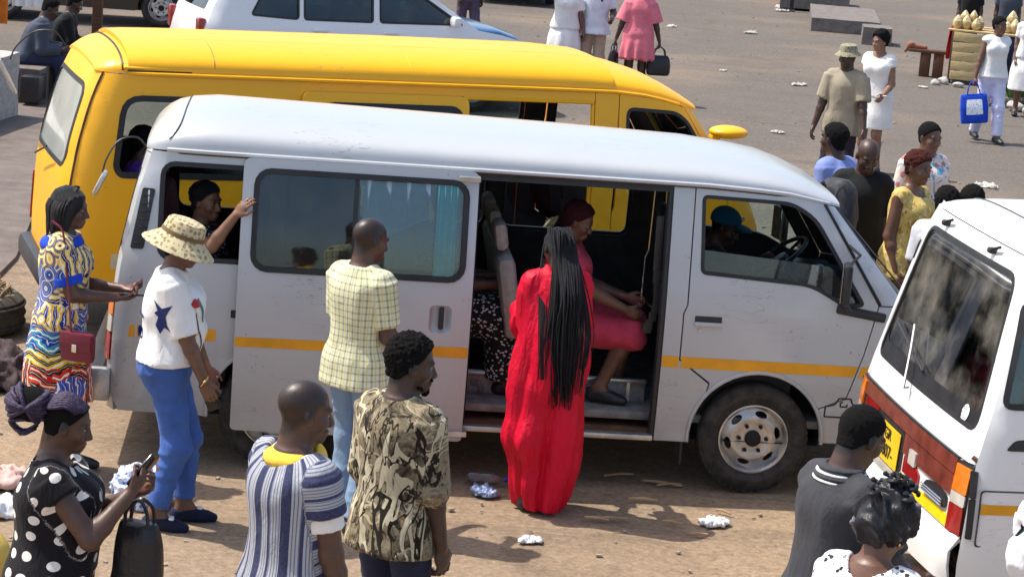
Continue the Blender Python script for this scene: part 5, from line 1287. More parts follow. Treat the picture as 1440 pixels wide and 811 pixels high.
    for sg in (-1, 1):
        y0, y1 = (-hb + 0.004, -0.755) if sg < 0 else (0.755, hb - 0.004)
        cas = panel('tail_lamp', [rrect(min(y0, y1), 0.645, max(y0, y1), 1.005, 0.012)], rsf, M_black, root, 0.02, 0.06, 0.014, True)
        for z0, z1, mt, nm in ((0.86, 0.99, M_lampamber, 'amber_lens'), (0.80, 0.857, M_lampclear, 'clear_lens'), (0.66, 0.797, M_lampred, 'red_lens')):
            panel(nm, [rrect(min(y0, y1) + 0.012, z0, max(y0, y1) - 0.012, z1, 0.006)], rsf, mt, cas, 0.02, 0.06, 0.024, True)
        # lamp wraps round the corner
        sf = vb.side(sg)
        for z0, z1, mt in ((0.86, 0.99, M_lampamber), (0.66, 0.855, M_lampred)):
            panel('side_lens', [rrect(vb.rear_x(0.85) + 0.004, z0, vb.rear_x(0.85) + 0.03, z1, 0.006)], sf, M_black, cas, 0.02, 0.06, 0.014, sg > 0)
    panel('bumper', [[(-HB(.6), 0.44), (HB(.6), 0.44), (HB(.6), 0.655), (-HB(.6), 0.655)]], lambda a, b: rsf(a, b) - np.stack([0.07 * np.clip((0.66 - b) / 0.06, 0, 1) ** 0.5, 0 * a, 0 * a], 1), mp, root, 0.03, 0.06, 0.006, True)
    panel('yellow_band', [rpoly([(-0.74, 0.66), (-0.02, 0.66), (-0.02, 0.715), (-0.74, 0.72)], 0.006)], rsf, plain('yellow_tape', lin((250, 205, 10)), 0.4), root, 0.004, 0.1, 0.010, True)
    mb = MB(); mb.box((-3.93, -0.62, 0.38), (0.10, 0.5, 0.10), Matrix.Rotation(R(9), 3, 'X'), 0.02); mb.tube([(-3.97, -0.85, 0.40), (-3.98, -0.4, 0.33)], 0.025, 6); mb.build('broken_bumper_bracket', M_rust, root)
    MB().tube([P(-HB(0.6), 1.03, .0), P(-HB(0.6) + 0.02, 1.05, .02)], 0.012, 6).build('door_bump_stop', M_rust, root)
    # front, simply
    fsf = vb.front(); HF = lambda z: float(base(np.array([z]))[0]) - 0.293 * 0.22 - 0.004
    ws = rpoly([(-0.76, 1.3), (0.76, 1.3), (0.64, 1.9), (-0.64, 1.9)], 0.06)
    panel('windscreen_frame', [[(-HF(z), z) for z in np.linspace(0.33, 1.95, 12)] + [(HF(z), z) for z in np.linspace(1.95, 0.33, 12)], ws], fsf, mp, root, 0.03, 0.08)
    panel('windscreen', [offset_loop(ws, 0.004)], fsf, M_glass_clear, root, 0.005, 0.1, -0.01)
    for sg in (-1, 1): panel('headlight', [rrect(min(sg * .42, sg * .74), .66, max(sg * .42, sg * .74), .84, .03)], fsf, M_lampclear, root, .02, .07, .008)
    MB().box((1.06, 0, 0.42), (0.14, 1.7, 0.2), None, 0.06).build('front_bumper', M_black, root)
    MB().box((0.6, 0, 1.0), (0.34, 1.5, 0.34), None, 0.09).build('dashboard', M_black, root); steering(root, (0.2, 0.42, 1.25), 0.2, 38)
    sg_ = seat_mat('green_vinyl_seat', (0.10, 0.17, 0.14))
    for x in (-0.15, -1.1, -1.9, -2.65, -3.35): bench(root, x, -.78, .78, .86, sg_, .55, .42, x < -3)
    roof_loft('headlining', [-0.2, -0.5, -1.2, -2.4, -3.2, -3.35], lambda x: 0.72, lambda x: 1.93, lambda x: 2.02, plain('pale_headlining', (0.5, 0.5, 0.46), 0.9), root, 2.4, 20, 0.01)
    # white curtain hanging by the far rear window and a pale grab rail
    cx = np.linspace(-3.72, -3.05, 40); V = []; F = []
    for i, x in enumerate(cx):
        for j, z in enumerate(np.linspace(1.86, 1.22, 8)): V.append((x - 0.10 * (1.86 - z) * (x + 3.05), 0.70 - 0.13 * (z - 1.22) * .4 + 0.022 * math.sin(i * 1.15) * (0.5 + j / 10), z))
    for i in range(39):
        for j in range(7): a = i * 8 + j; F.append((a, a + 1, a + 9, a + 8))
    np_mesh('curtain', np.array(V), F, cloth_mat('sheer_white_curtain', (0.75, 0.76, 0.74)), root)
    mb = MB(); mb.tube(bez([(-3.55, 0.62, 1.84), (-3.50, 0.2, 1.80), (-3.50, -0.2, 1.76), (-3.55, -0.42, 1.66)], 12), 0.028, 8); mb.build('grab_rail', plain('white_enamel', (0.75, 0.75, 0.73), 0.35), root)
    return root
def build_car(label, loc, rz, paint, hood_paint, group=None, length=4.3, z_roof=1.62, glass=None, ghost=False):
    """five-door estate: body panels, glasshouse, bonnet, wheels, lamps"""
    root = thing('parked_car', label, 'car', loc, rz, group)
    base = tab([0.25, 0.45, 0.8, 0.95, 1.0, 1.3, 1.55], [0.80, 0.84, 0.86, 0.84, 0.81, 0.745, 0.69], 0.03)
    xr = tab([0.25, 0.5, 0.8, 1.0, 1.3, 1.55, 1.6], [-3.22, -3.30, -3.28, -3.22, -3.08, -2.92, -2.88], 0.05)
    xf = tab([0.25, 0.45, 0.7, 0.85, 0.92], [0.86, 0.92, 0.88, 0.78, 0.70], 0.04)
    vb = VanBody(base, xr, xf, 0.16, 0.25)
    roof_z = lambda x: float(np.interp(x, [-2.95, -2.85, -2.6, -1.8, -1.2, -0.85, -0.7], [1.50, 1.55, 1.60, 1.63, 1.61, 1.555, 1.52]))
    xs = [-0.70, -0.78, -0.9, -1.2, -1.6, -2.0, -2.4, -2.65, -2.8, -2.88, -2.93]
    roof_loft('roof', xs, lambda x: float(np.interp(x, [-2.95, -2.8, -2.5, -1, -0.7], [0.55, 0.64, 0.68, 0.68, 0.62])), lambda x: roof_z(x) - 0.07, roof_z, paint, root, 2.6, 24)
    rear_edge = [(vb.rear_x(z), z) for z in np.linspace(1.50, 0.36, 10)]
    top = [(-0.72, 1.455), (-1.2, 1.545), (-1.8, 1.562), (-2.5, 1.535), (-2.80, 1.495)]
    body = rear_edge + [(-3.1, 0.27)] + arc(-2.45, 0.32, 0.37, 188, -8, 14) + [(-0.42, 0.25)] + arc(0, 0.32, 0.37, 188, -8, 14) + [(vb.front_x(.4), 0.30), (vb.front_x(.6), 0.6), (vb.front_x(.8), 0.82), (0.3, 0.93), (0.02, 0.97)] + top
    w1 = rpoly([(-0.16, 1.02), (-0.80, 1.425), (-1.18, 1.495), (-1.18, 1.01)], 0.04); w2 = rpoly([(-1.26, 1.01), (-1.26, 1.50), (-1.85, 1.51), (-2.08, 1.49), (-2.08, 1.01)], 0.04)
    w3 = rpoly([(-2.14, 1.01), (-2.14, 1.485), (-2.48, 1.455), (-2.70, 1.04)], 0.05)
    gl = glass or M_glass_tint
    for sg in (-1, 1):
        sf = vb.side(sg); fl = sg > 0
        panel('body_side', [body, w1, w2, w3], sf, paint, root, 0.03, 0.09, 0, fl)
        for w in (w1, w2, w3): window(vb, sg, 'w', w, gl, root, 0.018)
        for x in (-0.33, -1.22, -2.10): panel('door_seam', [[(x, 0.40), (x + 0.008, 0.40), (x + 0.008, 1.0), (x, 1.0)]], sf, M_black, root, 0.002, 0.3, 0.002, fl)
        for x in (-1.05, -1.9): MB().box((x, sg * 0.865, 0.90), (0.18, 0.03, 0.03), None, 0.01).build('door_handle', paint, root)
        MB().box((-0.30, sg * 0.92, 1.07), (0.10, 0.18, 0.12), None, 0.035).build('mirror_housing', paint, root)
        wheel(root, (0, sg * .74, .315), sg, .315, .19, .20); wheel(root, (-2.45, sg * .74, .315), sg, .315, .19, .20)
        MB().box((0.74, sg * 0.60, 0.70), (0.16, 0.30, 0.14), None, 0.04).build('headlight', M_lampclear, root)
        MB().box((-3.24, sg * 0.70, 0.85), (0.10, 0.14, 0.26), None, 0.03).build('tail_lamp', M_lampred, root)
    # bonnet, windscreen, tailgate, bumpers, floor
    roof_loft('bonnet', [0.76, 0.70, 0.55, 0.3, 0.05, -0.12], lambda x: float(np.interp(x, [-0.12, 0.3, 0.76], [0.80, 0.79, 0.60])), lambda x: float(np.interp(x, [-0.12, 0.3, 0.7, 0.76], [0.955, 0.925, 0.80, 0.74])), lambda x: float(np.interp(x, [-0.12, 0.3, 0.6, 0.72, 0.76], [1.03, 1.0, 0.92, 0.84, 0.76])), hood_paint, root, 2.6, 24, 0.015)
    wsf = lambda a, b: np.stack([-0.10 - 0.62 * b - 0.05 * (a / .7) ** 2, a * (1 - 0.17 * b), 0.985 + 0.50 * b], 1)
    panel('windscreen', [[(-0.735, 0.0), (0.735, 0.0), (0.735, 1.0), (-0.735, 1.0)]], wsf, M_glass_tint, root, 0.006, 0.12)
    for sg in (-1, 1): MB().tube([(-0.10 - .05, sg * .755, .975), (-0.75, sg * .635, 1.485)], 0.035, 8).build('windscreen_pillar', paint, root)
    for y in (-0.3, 0.25): MB().tube([(-0.1, y, 1.0), (-0.32, y + 0.45, 1.17)], 0.008, 5).build('wiper', M_black, root)
    rsf = vb.rear(); rw = rpoly([(-.52, 1.44), (.52, 1.44), (.60, 1.06), (-.60, 1.06)], .06); HB = lambda z: float(base(np.array([z]))[0]) - .05
    t = panel('tailgate', [[(-HB(z), z) for z in np.linspace(.32, 1.52, 10)] + [(HB(z), z) for z in np.linspace(1.52, .32, 10)], rw], rsf, paint, root, .03, .08, 0, True)
    panel('rear_window', [offset_loop(rw, .004)], rsf, gl, t, .005, .1, -.01, True)
    panel('front_panel', [[(-.62, .28), (.62, .28), (.62, .78), (-.62, .78)]], vb.front(), paint, root, .03, .1); MB().box((.90, 0, .42), (.14, 1.5, .2), None, .06).build('front_bumper', paint, root); MB().box((-3.30, 0, .45), (.14, 1.55, .22), None, .06).build('rear_bumper', paint, root)
    MB().box((-1.2, 0, .30), (3.9, 1.4, .10)).build('floor_pan', M_under, root); MB().box((-.25, 0, .85), (.4, 1.4, .25), None, .08).build('dashboard', M_black, root)
    for x in (-1.0, -1.9): bench(root, x, -.62, .62, .62, M_seatgrey, .55, .45, True)
    return root
M_carwhite = paint_mat('white_car_paint', lin((236, 236, 236)), 0.25, 0, 0.10); M_bonnet = paint_mat('blue_bonnet_paint', lin((44, 92, 140)), 0.2, 0.3, 0.10)
M_dark = paint_mat('black_car_paint', (0.012, 0.012, 0.014), 0.25, 0, 0.10)
yellow = build_yellow()
white = build_white()
build_car('white estate car with a blue bonnet parked behind the yellow minibus', (-1.05, 30.0, 0), R(22), M_carwhite, M_bonnet).scale = (1.1, 1.1, 1.08)
build_car('dark parked car far up the road with only its tail showing', (-0.35, 49.0, 0), R(88), M_dark, M_dark)
def ground_mat():
    k = NT('dusty_road'); co = k.co('World'); xyz = k.sep(co)
    big = k.noise(co, 0.22, 4, 0.6); mid = k.noise(co, 1.7, 6, 0.65); fine = k.noise(co, 26, 6, 0.75); grit = k.noise(co, 120, 3, 0.8)
    # sandier towards the near verge and between the tracks, greyer worn tarmac beyond
    near = k.math('SUBTRACT', 1.0, k.step(k.math('ADD', xyz[1], k.math('MULTIPLY', k.math('SUBTRACT', mid, 0.5), 5.0)), 13.0, 24.0))
    sand = k.ramp(fine, [(0.25, lin((126, 106, 84))), (0.5, lin((160, 137, 112))), (0.8, lin((190, 168, 141)))])
    tar = k.ramp(fine, [(0.2, lin((72, 67, 63))), (0.5, lin((106, 99, 92))), (0.8, lin((140, 131, 121)))])
    f = k.math('ADD', k.math('MULTIPLY', near, 0.8), k.math('MULTIPLY', k.step(big, 0.45, 0.7), 0.35), clamp=True)
    c = k.mix(f, tar, sand)
    c = k.mix(k.math('MULTIPLY', k.step(k.noise(co, 5.5, 6, 0.75), 0.5, 0.68), 0.35), c, lin((92, 80, 69)))
    trk = k.step(k.noise(k.scale(co, (0.25, 2.2, 1)), 1.6, 5, 0.65, 0.3), 0.54, 0.66); c = k.mix(k.math('MULTIPLY', trk, 0.30), c, lin((84, 74, 65)))
    # stains and patches
    st = k.step(k.noise(co, 0.7, 6, 0.68, 0.8), 0.54, 0.70)
    c = k.mix(k.math('MULTIPLY', st, 0.45), c, lin((96, 82, 68)))
    sp = k.math('LESS_THAN', k.voro(k.scale(co, (1, 1, 0.01)), 9.0), 0.10)
    c = k.mix(k.math('MULTIPLY', sp, k.math('MULTIPLY', k.step(mid, 0.45, 0.6), 0.6)), c, lin((78, 66, 55)))
    pale = k.math('LESS_THAN', k.voro(k.scale(co, (1, 1, 0.01)), 16.0), 0.085)
    c = k.mix(k.math('MULTIPLY', pale, k.math('MULTIPLY', k.step(big, 0.4, 0.6), 0.7)), c, lin((214, 202, 184)))
    h = k.math('ADD', k.math('MULTIPLY', mid, 1.0), k.math('ADD', k.math('MULTIPLY', fine, 0.6), k.math('MULTIPLY', grit, 0.3)))
    k.bump(h, 0.55, 0.035)
    return k.fin(c, 0.92, spec=0.2)
M_ground = ground_mat()
def build_ground():
    # one sheet, denser near the camera so that gentle unevenness is real
    xs = np.concatenate([np.linspace(-150, -8, 20), np.linspace(-7.5, 9, 110), np.linspace(10, 150, 20)])
    ys = np.concatenate([np.linspace(-60, 5, 10), np.linspace(5.5, 30, 160), np.linspace(31, 60, 40), np.linspace(65, 260, 20)])
    X, Y = np.meshgrid(xs, ys); P = np.stack([X.ravel(), Y.ravel(), 0 * X.ravel()], 1)
    P[:, 2] = 0.012 * vnoise(P, (0.8, 0.8, 1)) + 0.006 * vnoise(P, (3.1, 3.1, 1)); P[:, 2] -= 0.006
    nx = len(xs); I = np.arange(len(P)).reshape(len(ys), nx)
    Q = np.stack([I[:-1, :-1], I[:-1, 1:], I[1:, 1:], I[1:, :-1]], -1).reshape(-1, 4)
    structure(np_mesh('ground', P, Q, M_ground))
build_ground()
# ------------------------------------------------------------------ cloth patterns
def pat_plaid(k, u, v, co, uv):
    base = k.ramp(k.noise(co, 7, 3), [(0.3, lin((216, 213, 176))), (0.7, lin((232, 229, 202)))])
    a = k.math('ADD', k.line(u, 0.036, 0.009), k.line(v, 0.036, 0.008)); a = k.math('MULTIPLY', a, 0.42, clamp=True)
    c = k.mix(a, base, lin((104, 112, 74)))
    return k.mix(k.math('MULTIPLY', k.line(u, 0.036, 0.004, 0.018), 0.7), c, lin((214, 190, 60)))
def pat_smock(k, u, v, co, uv):
    w_ = k.sep(uv)[2]; u = k.math('ADD', k.math('MULTIPLY', u, k.math('SUBTRACT', 1.0, w_)), k.math('MULTIPLY', v, w_))
    c = k.mix(k.line(u, 0.012, 0.004), lin((172, 174, 180)), lin((104, 108, 126)))
    c = k.mix(k.line(u, 0.125, 0.034, 0.01), c, lin((24, 32, 78))); c = k.mix(k.line(u, 0.125, 0.012, 0.066), c, lin((28, 36, 84)))
    return k.mix(k.math('MULTIPLY', k.noise(co, 130, 3), 0.16), c, (0.5, 0.5, 0.5))
def pat_camo(k, u, v, co, uv):
    n1 = k.noise(co, 5.5, 6, 0.72, 1.2); n2 = k.noise(k.scale(co, (1, 1, 0.5)), 11, 6, 0.75, 1.6)
    c = k.ramp(n1, [(0.36, lin((56, 48, 38))), (0.46, lin((112, 100, 78))), (0.54, lin((150, 138, 112))), (0.60, lin((122, 104, 74))), (0.68, lin((98, 66, 42)))])
    c = k.mix(k.step(n2, 0.53, 0.58), c, lin((44, 39, 31))); c = k.mix(k.step(n2, 0.40, 0.36), c, lin((176, 166, 140)))
    def twig(c, sc, stretch, w, col, dist):
        n = k.noise(k.scale(co, stretch), sc, 3, 0.5, dist); return k.mix(k.math('LESS_THAN', k.math('ABSOLUTE', k.math('SUBTRACT', n, 0.5)), w), c, col)
    c = twig(c, 4.0, (1.6, 1.2, 0.4), 0.016, lin((198, 188, 158)), 0.6); c = twig(c, 5, (0.5, 0.8, 1.1), 0.010, lin((184, 172, 140)), 0.8); c = twig(c, 6, (1.2, 1.2, 0.5), 0.012, lin((36, 31, 25)), 0.7)
    return c
def pat_polka(k, u, v, co, uv):
    d = k.voro(k.scale(uv, (1, 1, 0)), 12.5, 'F1', 0.45, dim='2D')
    return k.mix(k.math('LESS_THAN', d, 0.23), lin((24, 22, 26)), lin((226, 220, 212)))
def pat_ankara(k, u, v, co, uv):
    z = k.sep(co)[2]; wob = k.noise(co, 9, 3, 0.5, 0.3); zz = k.math('ADD', z, k.math('MULTIPLY', k.math('SUBTRACT', wob, 0.5), 0.10))
    wave = k.math('SINE', k.math('ADD', k.math('MULTIPLY', zz, 118.0), k.math('MULTIPLY', k.math('SINE', k.math('MULTIPLY', u, 34.0)), 2.2)))
    c = k.ramp(z, [(0.0, lin((214, 92, 30))), (0.56, lin((206, 60, 32))), (0.66, lin((232, 190, 40))), (0.74, lin((58, 150, 176))), (0.86, lin((226, 186, 52))), (1.0, lin((236, 202, 84)))], 'CONSTANT')
    dark = k.ramp(z, [(0.0, lin((36, 20, 24))), (0.62, lin((30, 30, 40))), (0.76, lin((28, 60, 150))), (1.0, lin((24, 40, 120)))], 'CONSTANT')
    cell = k.sep(k.voro(k.scale(co, (1, 1, .8)), 6.5, 'F1', 1.0, 'Color')); w2 = k.math('SINE', k.math('ADD', k.math('MULTIPLY', u, 150.0), k.math('MULTIPLY', k.noise(co, 14, 2), 9.0))); rings = k.math('SINE', k.math('MULTIPLY', k.voro(co, 9.0), 26.0)); pick = k.math('GREATER_THAN', cell[0], .62); pick2 = k.math('GREATER_THAN', cell[1], .66)
    wave = k.math('ADD', k.math('MULTIPLY', wave, k.math('SUBTRACT', 1.0, pick)), k.math('MULTIPLY', w2, pick)); wave = k.math('ADD', k.math('MULTIPLY', wave, k.math('SUBTRACT', 1.0, pick2)), k.math('MULTIPLY', rings, pick2))
    c = k.mix(k.math('GREATER_THAN', wave, 0.25), c, dark); c = k.mix(k.math('MULTIPLY', k.math('GREATER_THAN', cell[2], .78), .85), c, lin((36, 86, 176)))
    c = k.mix(k.math('GREATER_THAN', k.math('ABSOLUTE', k.math('SUBTRACT', wave, 0.05)), 0.94), c, lin((240, 232, 210)))
    dots = k.math('LESS_THAN', k.voro(co, 11.0, 'F1', 1.0), 0.22); c = k.mix(k.math('MULTIPLY', dots, k.step(k.noise(co, 4, 2), 0.5, 0.56)), c, lin((196, 34, 38)))
    return c
def pat_flower(bg, a, b, sc=16):
    def f(k, u, v, co, uv):
        d = k.voro(co, sc, 'F1', 1.0); n = k.noise(co, sc * 2.2, 4, 0.6, 0.8)
        c = k.mix(k.math('LESS_THAN', k.math('ADD', d, k.math('MULTIPLY', n, 0.25)), 0.42), bg, a)
        return k.mix(k.step(k.noise(co, sc * 1.1, 4, 0.7, 1.2), 0.55, 0.6), c, b)
    return f
def pat_fleck(k, u, v, co, uv):
    d = k.voro(k.scale(co, (1, 1, 1.4)), 40, 'F1', 1.0); return k.mix(k.math('LESS_THAN', d, 0.34), (0.012, 0.012, 0.013), (0.55, 0.54, 0.52))
def denim(name, rgb):
    def f(k, u, v, co, uv):
        n = k.noise(co, 5, 4, 0.6); c = k.ramp(n, [(0.3, tuple(x * 0.75 for x in rgb)), (0.7, tuple(min(1, x * 1.3) for x in rgb))])
        return k.mix(k.math('MULTIPLY', k.noise(k.scale(co, (1, 1, 4)), 160, 2), 0.35), c, tuple(min(1, x * 1.6 + 0.02) for x in rgb))
    return cloth_pattern(name, f)
def red_mat():
    k = NT('red_crepe'); co = k.co('Object'); f = k.noise(k.scale(co, (1, 1, .3)), 6, 4)
    c = k.ramp(f, [(0.3, lin((196, 6, 40))), (0.7, lin((222, 12, 54)))])
    h = k.math('ADD', k.noise(k.scale(co, (1, 1, .16)), 15, 3, .5, 1.2), k.math('MULTIPLY', k.noise(k.scale(co, (1, 1, .5)), 34, 3, .6, .6), .3)); k.bump(h, .6, .04)
    return k.fin(c, .55, spec=.25)
M_plaid = cloth_pattern('yellow_check_cotton', pat_plaid); M_smock = cloth_pattern('striped_smock_weave', pat_smock, 0.95); M_camo = cloth_pattern('twig_camouflage_cotton', pat_camo)
M_polka = cloth_pattern('white_dots_on_black', pat_polka); M_ankara = cloth_pattern('wax_print_cotton', pat_ankara); M_fleck = cloth_pattern('white_flecks_on_black', pat_fleck)
M_pastel = cloth_pattern('pastel_floral_print', pat_flower(lin((228, 214, 204)), lin((196, 120, 110)), lin((104, 160, 186)), 12)); M_bwfloral = cloth_pattern('black_and_white_floral', pat_flower(lin((232, 232, 232)), lin((34, 40, 48)), lin((150, 156, 164)), 34))
M_yellowtop = cloth_pattern('yellow_floral_cotton', pat_flower(lin((208, 182, 104)), lin((226, 208, 150)), lin((160, 126, 56)), 20))
M_jeans = denim('bright_blue_denim', lin((60, 92, 156))); M_palejeans = denim('washed_denim', lin((126, 150, 176))); M_darkden = denim('dark_denim', lin((40, 44, 66)))
M_tee = cloth_mat('white_cotton', lin((236, 234, 230)), var=0.05); M_red = red_mat(); M_greypolo = cloth_mat('charcoal_jersey', lin((62, 62, 66)))
M_blackcl = cloth_mat('black_cotton', (0.012, 0.012, 0.013)); M_pinkcl = cloth_mat('pink_crepe', lin((226, 120, 134)), 0.7); M_coral = cloth_mat('dusty_pink_jersey', lin((190, 62, 84)))
M_khaki = cloth_mat('khaki_cotton', lin((158, 148, 128))); M_blueshirt = cloth_mat('periwinkle_cotton', lin((128, 144, 200))); M_lilac = cloth_mat('pale_lilac_cotton', lin((212, 212, 236)))
M_greycl = cloth_mat('slate_grey_cotton', lin((74, 80, 92))); M_purple = cloth_mat('purple_cotton', lin((110, 62, 168))); M_navy = cloth_mat('navy_suede', (0.012, 0.015, 0.04)); M_beige = cloth_mat('beige_cotton', lin((176, 160, 136)))
M_blue = cloth_mat('royal_blue_cotton', lin((30, 72, 190))); M_yell = cloth_mat('yellow_knit', lin((240, 198, 74))); M_lgrey = cloth_mat('light_grey_cotton', lin((196, 198, 202)))
M_maroonl = plain('maroon_leather', (0.16, 0.012, 0.03), 0.4, bump=0.2); M_phone = plain('phone_black', (0.01, 0.01, 0.012), 0.15); M_gold = plain('gold', (0.75, 0.5, 0.15), 0.25, 1.0)
M_darkprint = cloth_mat('dark_print_cotton', lin((42, 34, 40)), var=0.5)

def phone(o_root, p, sd, label, hold=None):
    """a telephone lying in the hand: a thing of its own, placed in world space"""
    h = p.hand[sd]; c = A3(h['c']) + A3(h['n']) * 0.020 + A3(h['d']) * 0.02; M = o_root.matrix_basis.copy()
    X, Z, Y = Vector(h['a']), Vector(h['n']), Vector(h['d'])
    L = Matrix(((X.x, Y.x, Z.x, c[0]), (X.y, Y.y, Z.y, c[1]), (X.z, Y.z, Z.z, c[2]), (0, 0, 0, 1)))
    t = thing('mobile_phone', label, 'phone'); t.matrix_world = M @ L
    MB().box((0, 0, 0), (0.074, 0.15, 0.009), None, 0.004).build('phone_body', M_phone, t); MB().box((0, 0, 0.005), (0.066, 0.138, 0.001)).build('screen', plain('phone_screen', (0.02, 0.022, 0.03), 0.08), t); return t
def handbag(label, loc, rz, mat, size=(0.28, 0.10, 0.22), drop=0.16, cat='handbag', flap=True, tilt=0):
    t = thing('handbag', label, cat, loc, rz); w, d, h = size
    P = [pell((0, 0, -drop - h * 0.5), (w * .5, d * .55, h * .52), .02), pcap((0, 0, -drop - h * .95), (0, 0, -drop - h * .12), w * .30, w * .24, .03)]
    lo, hi = A3((-1, -1, -2)), A3((1, 1, 1)); P = [ploft([-drop - h, -drop - h * .92, -drop - h * .5, -drop - h * .1, -drop], [w * .42, w * .49, w * .5, w * .45, w * .38], [d * .42, d * .5, d * .5, d * .36, d * .2], [0] * 5, [0] * 5, .01, n=3.2)]
    V, Q = polygonise(P, .010); V[:, 0] += .006 * vnoise(V, (14,) * 3) * 2; np_mesh('bag_body', V, Q, mat, t)
    for y in (-d * .18, d * .18): MB().tube(bez([(-w * .25, y, -drop - .01), (-w * .2, y, -drop * .45), (0, y * .4, -.012), (w * .2, y, -drop * .45), (w * .25, y, -drop - .01)], 14), .008, 6).build('bag_handle', mat, t)
    return t
SV = silver.matrix_basis
def inv(x, y, z=0): return SV @ Vector((x, y, z))

# ------------------------------------------------------------------ the people in front of the silver minibus
def wax_print_woman():
    t = person('woman in a multicoloured wax-print dress with a royal blue collar, red purse at her hip', -2.51, 12.42, 2)
    p = Person(1.64, 'f', 1.06, 0.01, lh=(-.05, .33, 1.08), rh=(.06, .31, 1.05), lel=(-.4, -1, -.6), rel=(.4, -1, -.7), curl=(.5, .5), handn=((.2, 0, 1), (-.2, 0, 1)), hpitch=6, bust=1.1, lf=(-.09, .05, .085), rf=(.09, -.06, .085))
    p.body(t, SKIN[0]); q = p.q
    d = p.top(t, M_ankara, 'dress_top', ease=.020, hem=.92, sleeve=.72, sr=.024, neck=.012, fold=.006)
    p.skirt(t, M_ankara, [(.44, .235, .19, 0), (.58, .235, .185, -.01), (.72, .225, .175, -.015), (.84, .205, .155, -.015)], 'dress_skirt', top=1.10, ease=.016, drape=[(.010, 9, .45, .85, 0)])
    # collar and cuffs
    P = [pell(p.sp(1.375, 0, -.01), (.175 * q, .125 * q, .060 * q), .02), pcone(p.nb + A3((0, 0, -.03)), p.nb + A3((0, .01, .16)), .068, .085, .01, 's'), pplane(p.sp(1.35), (0, 0.25, -1), A3((-1, -1, 0)), A3((1, 1, 2)))]
    p.garment(t, 'collar', P, M_blue, fold=.006)
    for sd in (-1, 1):
        a, b = p.sh[sd], p.el[sd]; p.garment(t, 'cuff', [pcap(a + (b - a) * .58, a + (b - a) * .76, p.arm_r()[0] + .030, p.arm_r()[0] + .034, .01)], M_blue, fold=.003)
    # bobbed hair with loose strands
    P = [pell(p.hp(0, -.02, .03), A3((.092, .108, .098)) * q, .02, 'u', p.HR), pell(p.hp(0, -.045, -.07), A3((.088, .075, .105)) * q, .03, 'u', p.HR), pcone(p.hp(-.075, .01, .0), p.hp(-.072, .0, -.13), .024, .018, .03), pcone(p.hp(.075, .01, .0), p.hp(.072, .0, -.13), .024, .018, .03), pell(p.hp(0, .10, -.035), A3((.056, .072, .10)) * q, .02, 's', p.HR)]
    V, Q = polygonise(P, .007); N = vnormals(V, Q); V = V + N * (.008 * vnoise(V, (55, 55, 6)) + .006 * vnoise(V, (20, 20, 5)))[:, None]; np_mesh('hair', V, Q, M_hair_sheen, t)
    r_ = np.random.default_rng(13); p.strands(t, M_hair_sheen, [bez([p.hp(.03 * math.sin(a), .02 - .02 * math.cos(a), .126), p.hp(.098 * math.sin(a), -.02 - .112 * math.cos(a) * (1 if math.cos(a) > 0 else .55), .03), p.hp(.095 * math.sin(a), -.03 - .10 * math.cos(a) * (1 if math.cos(a) > 0 else .35), -.07), p.hp(.088 * math.sin(a) + r_.normal(0, .006), -.03 - .085 * math.cos(a) * (1 if math.cos(a) > 0 else .3), -.15 - .03 * r_.random())], 10) for a in r_.uniform(-2.0, 2.0, 110)], .0045, 4, 'hair_strands')
    p.shoes(t, M_black)
    ph = phone(t, p, 1, 'phone in the hands of the woman in the wax-print dress')
    b = thing('handbag', 'red leather purse on a strap at the wax-print dress', 'handbag'); b.matrix_world = t.matrix_basis @ Matrix.Translation((.245, .14, .80)) @ Matrix.Rotation(R(72), 4, 'Z')
    MB().box((0, 0, 0), (.20, .07, .17), None, .028).build('bag_body', M_maroonl, b); MB().box((0, -.038, .035), (.19, .012, .10), None, .006).build('bag_flap', M_maroonl, b); MB().box((0, -.047, 0.0), (.03, .01, .045), None, .004).build('clasp', M_chrome, b)
    Li = (Matrix.Translation((.245, .14, .80)) @ Matrix.Rotation(R(72), 4, 'Z')).inverted(); MB().tube([Li @ q_ for q_ in bez([(.245, .10, .88), (.235, .08, 1.05), (.205, .05, 1.25), (.165, .02, 1.42), (.12, -.05, 1.47)], 16)], .006, 5).build('strap', M_maroonl, b)
wax_print_woman()
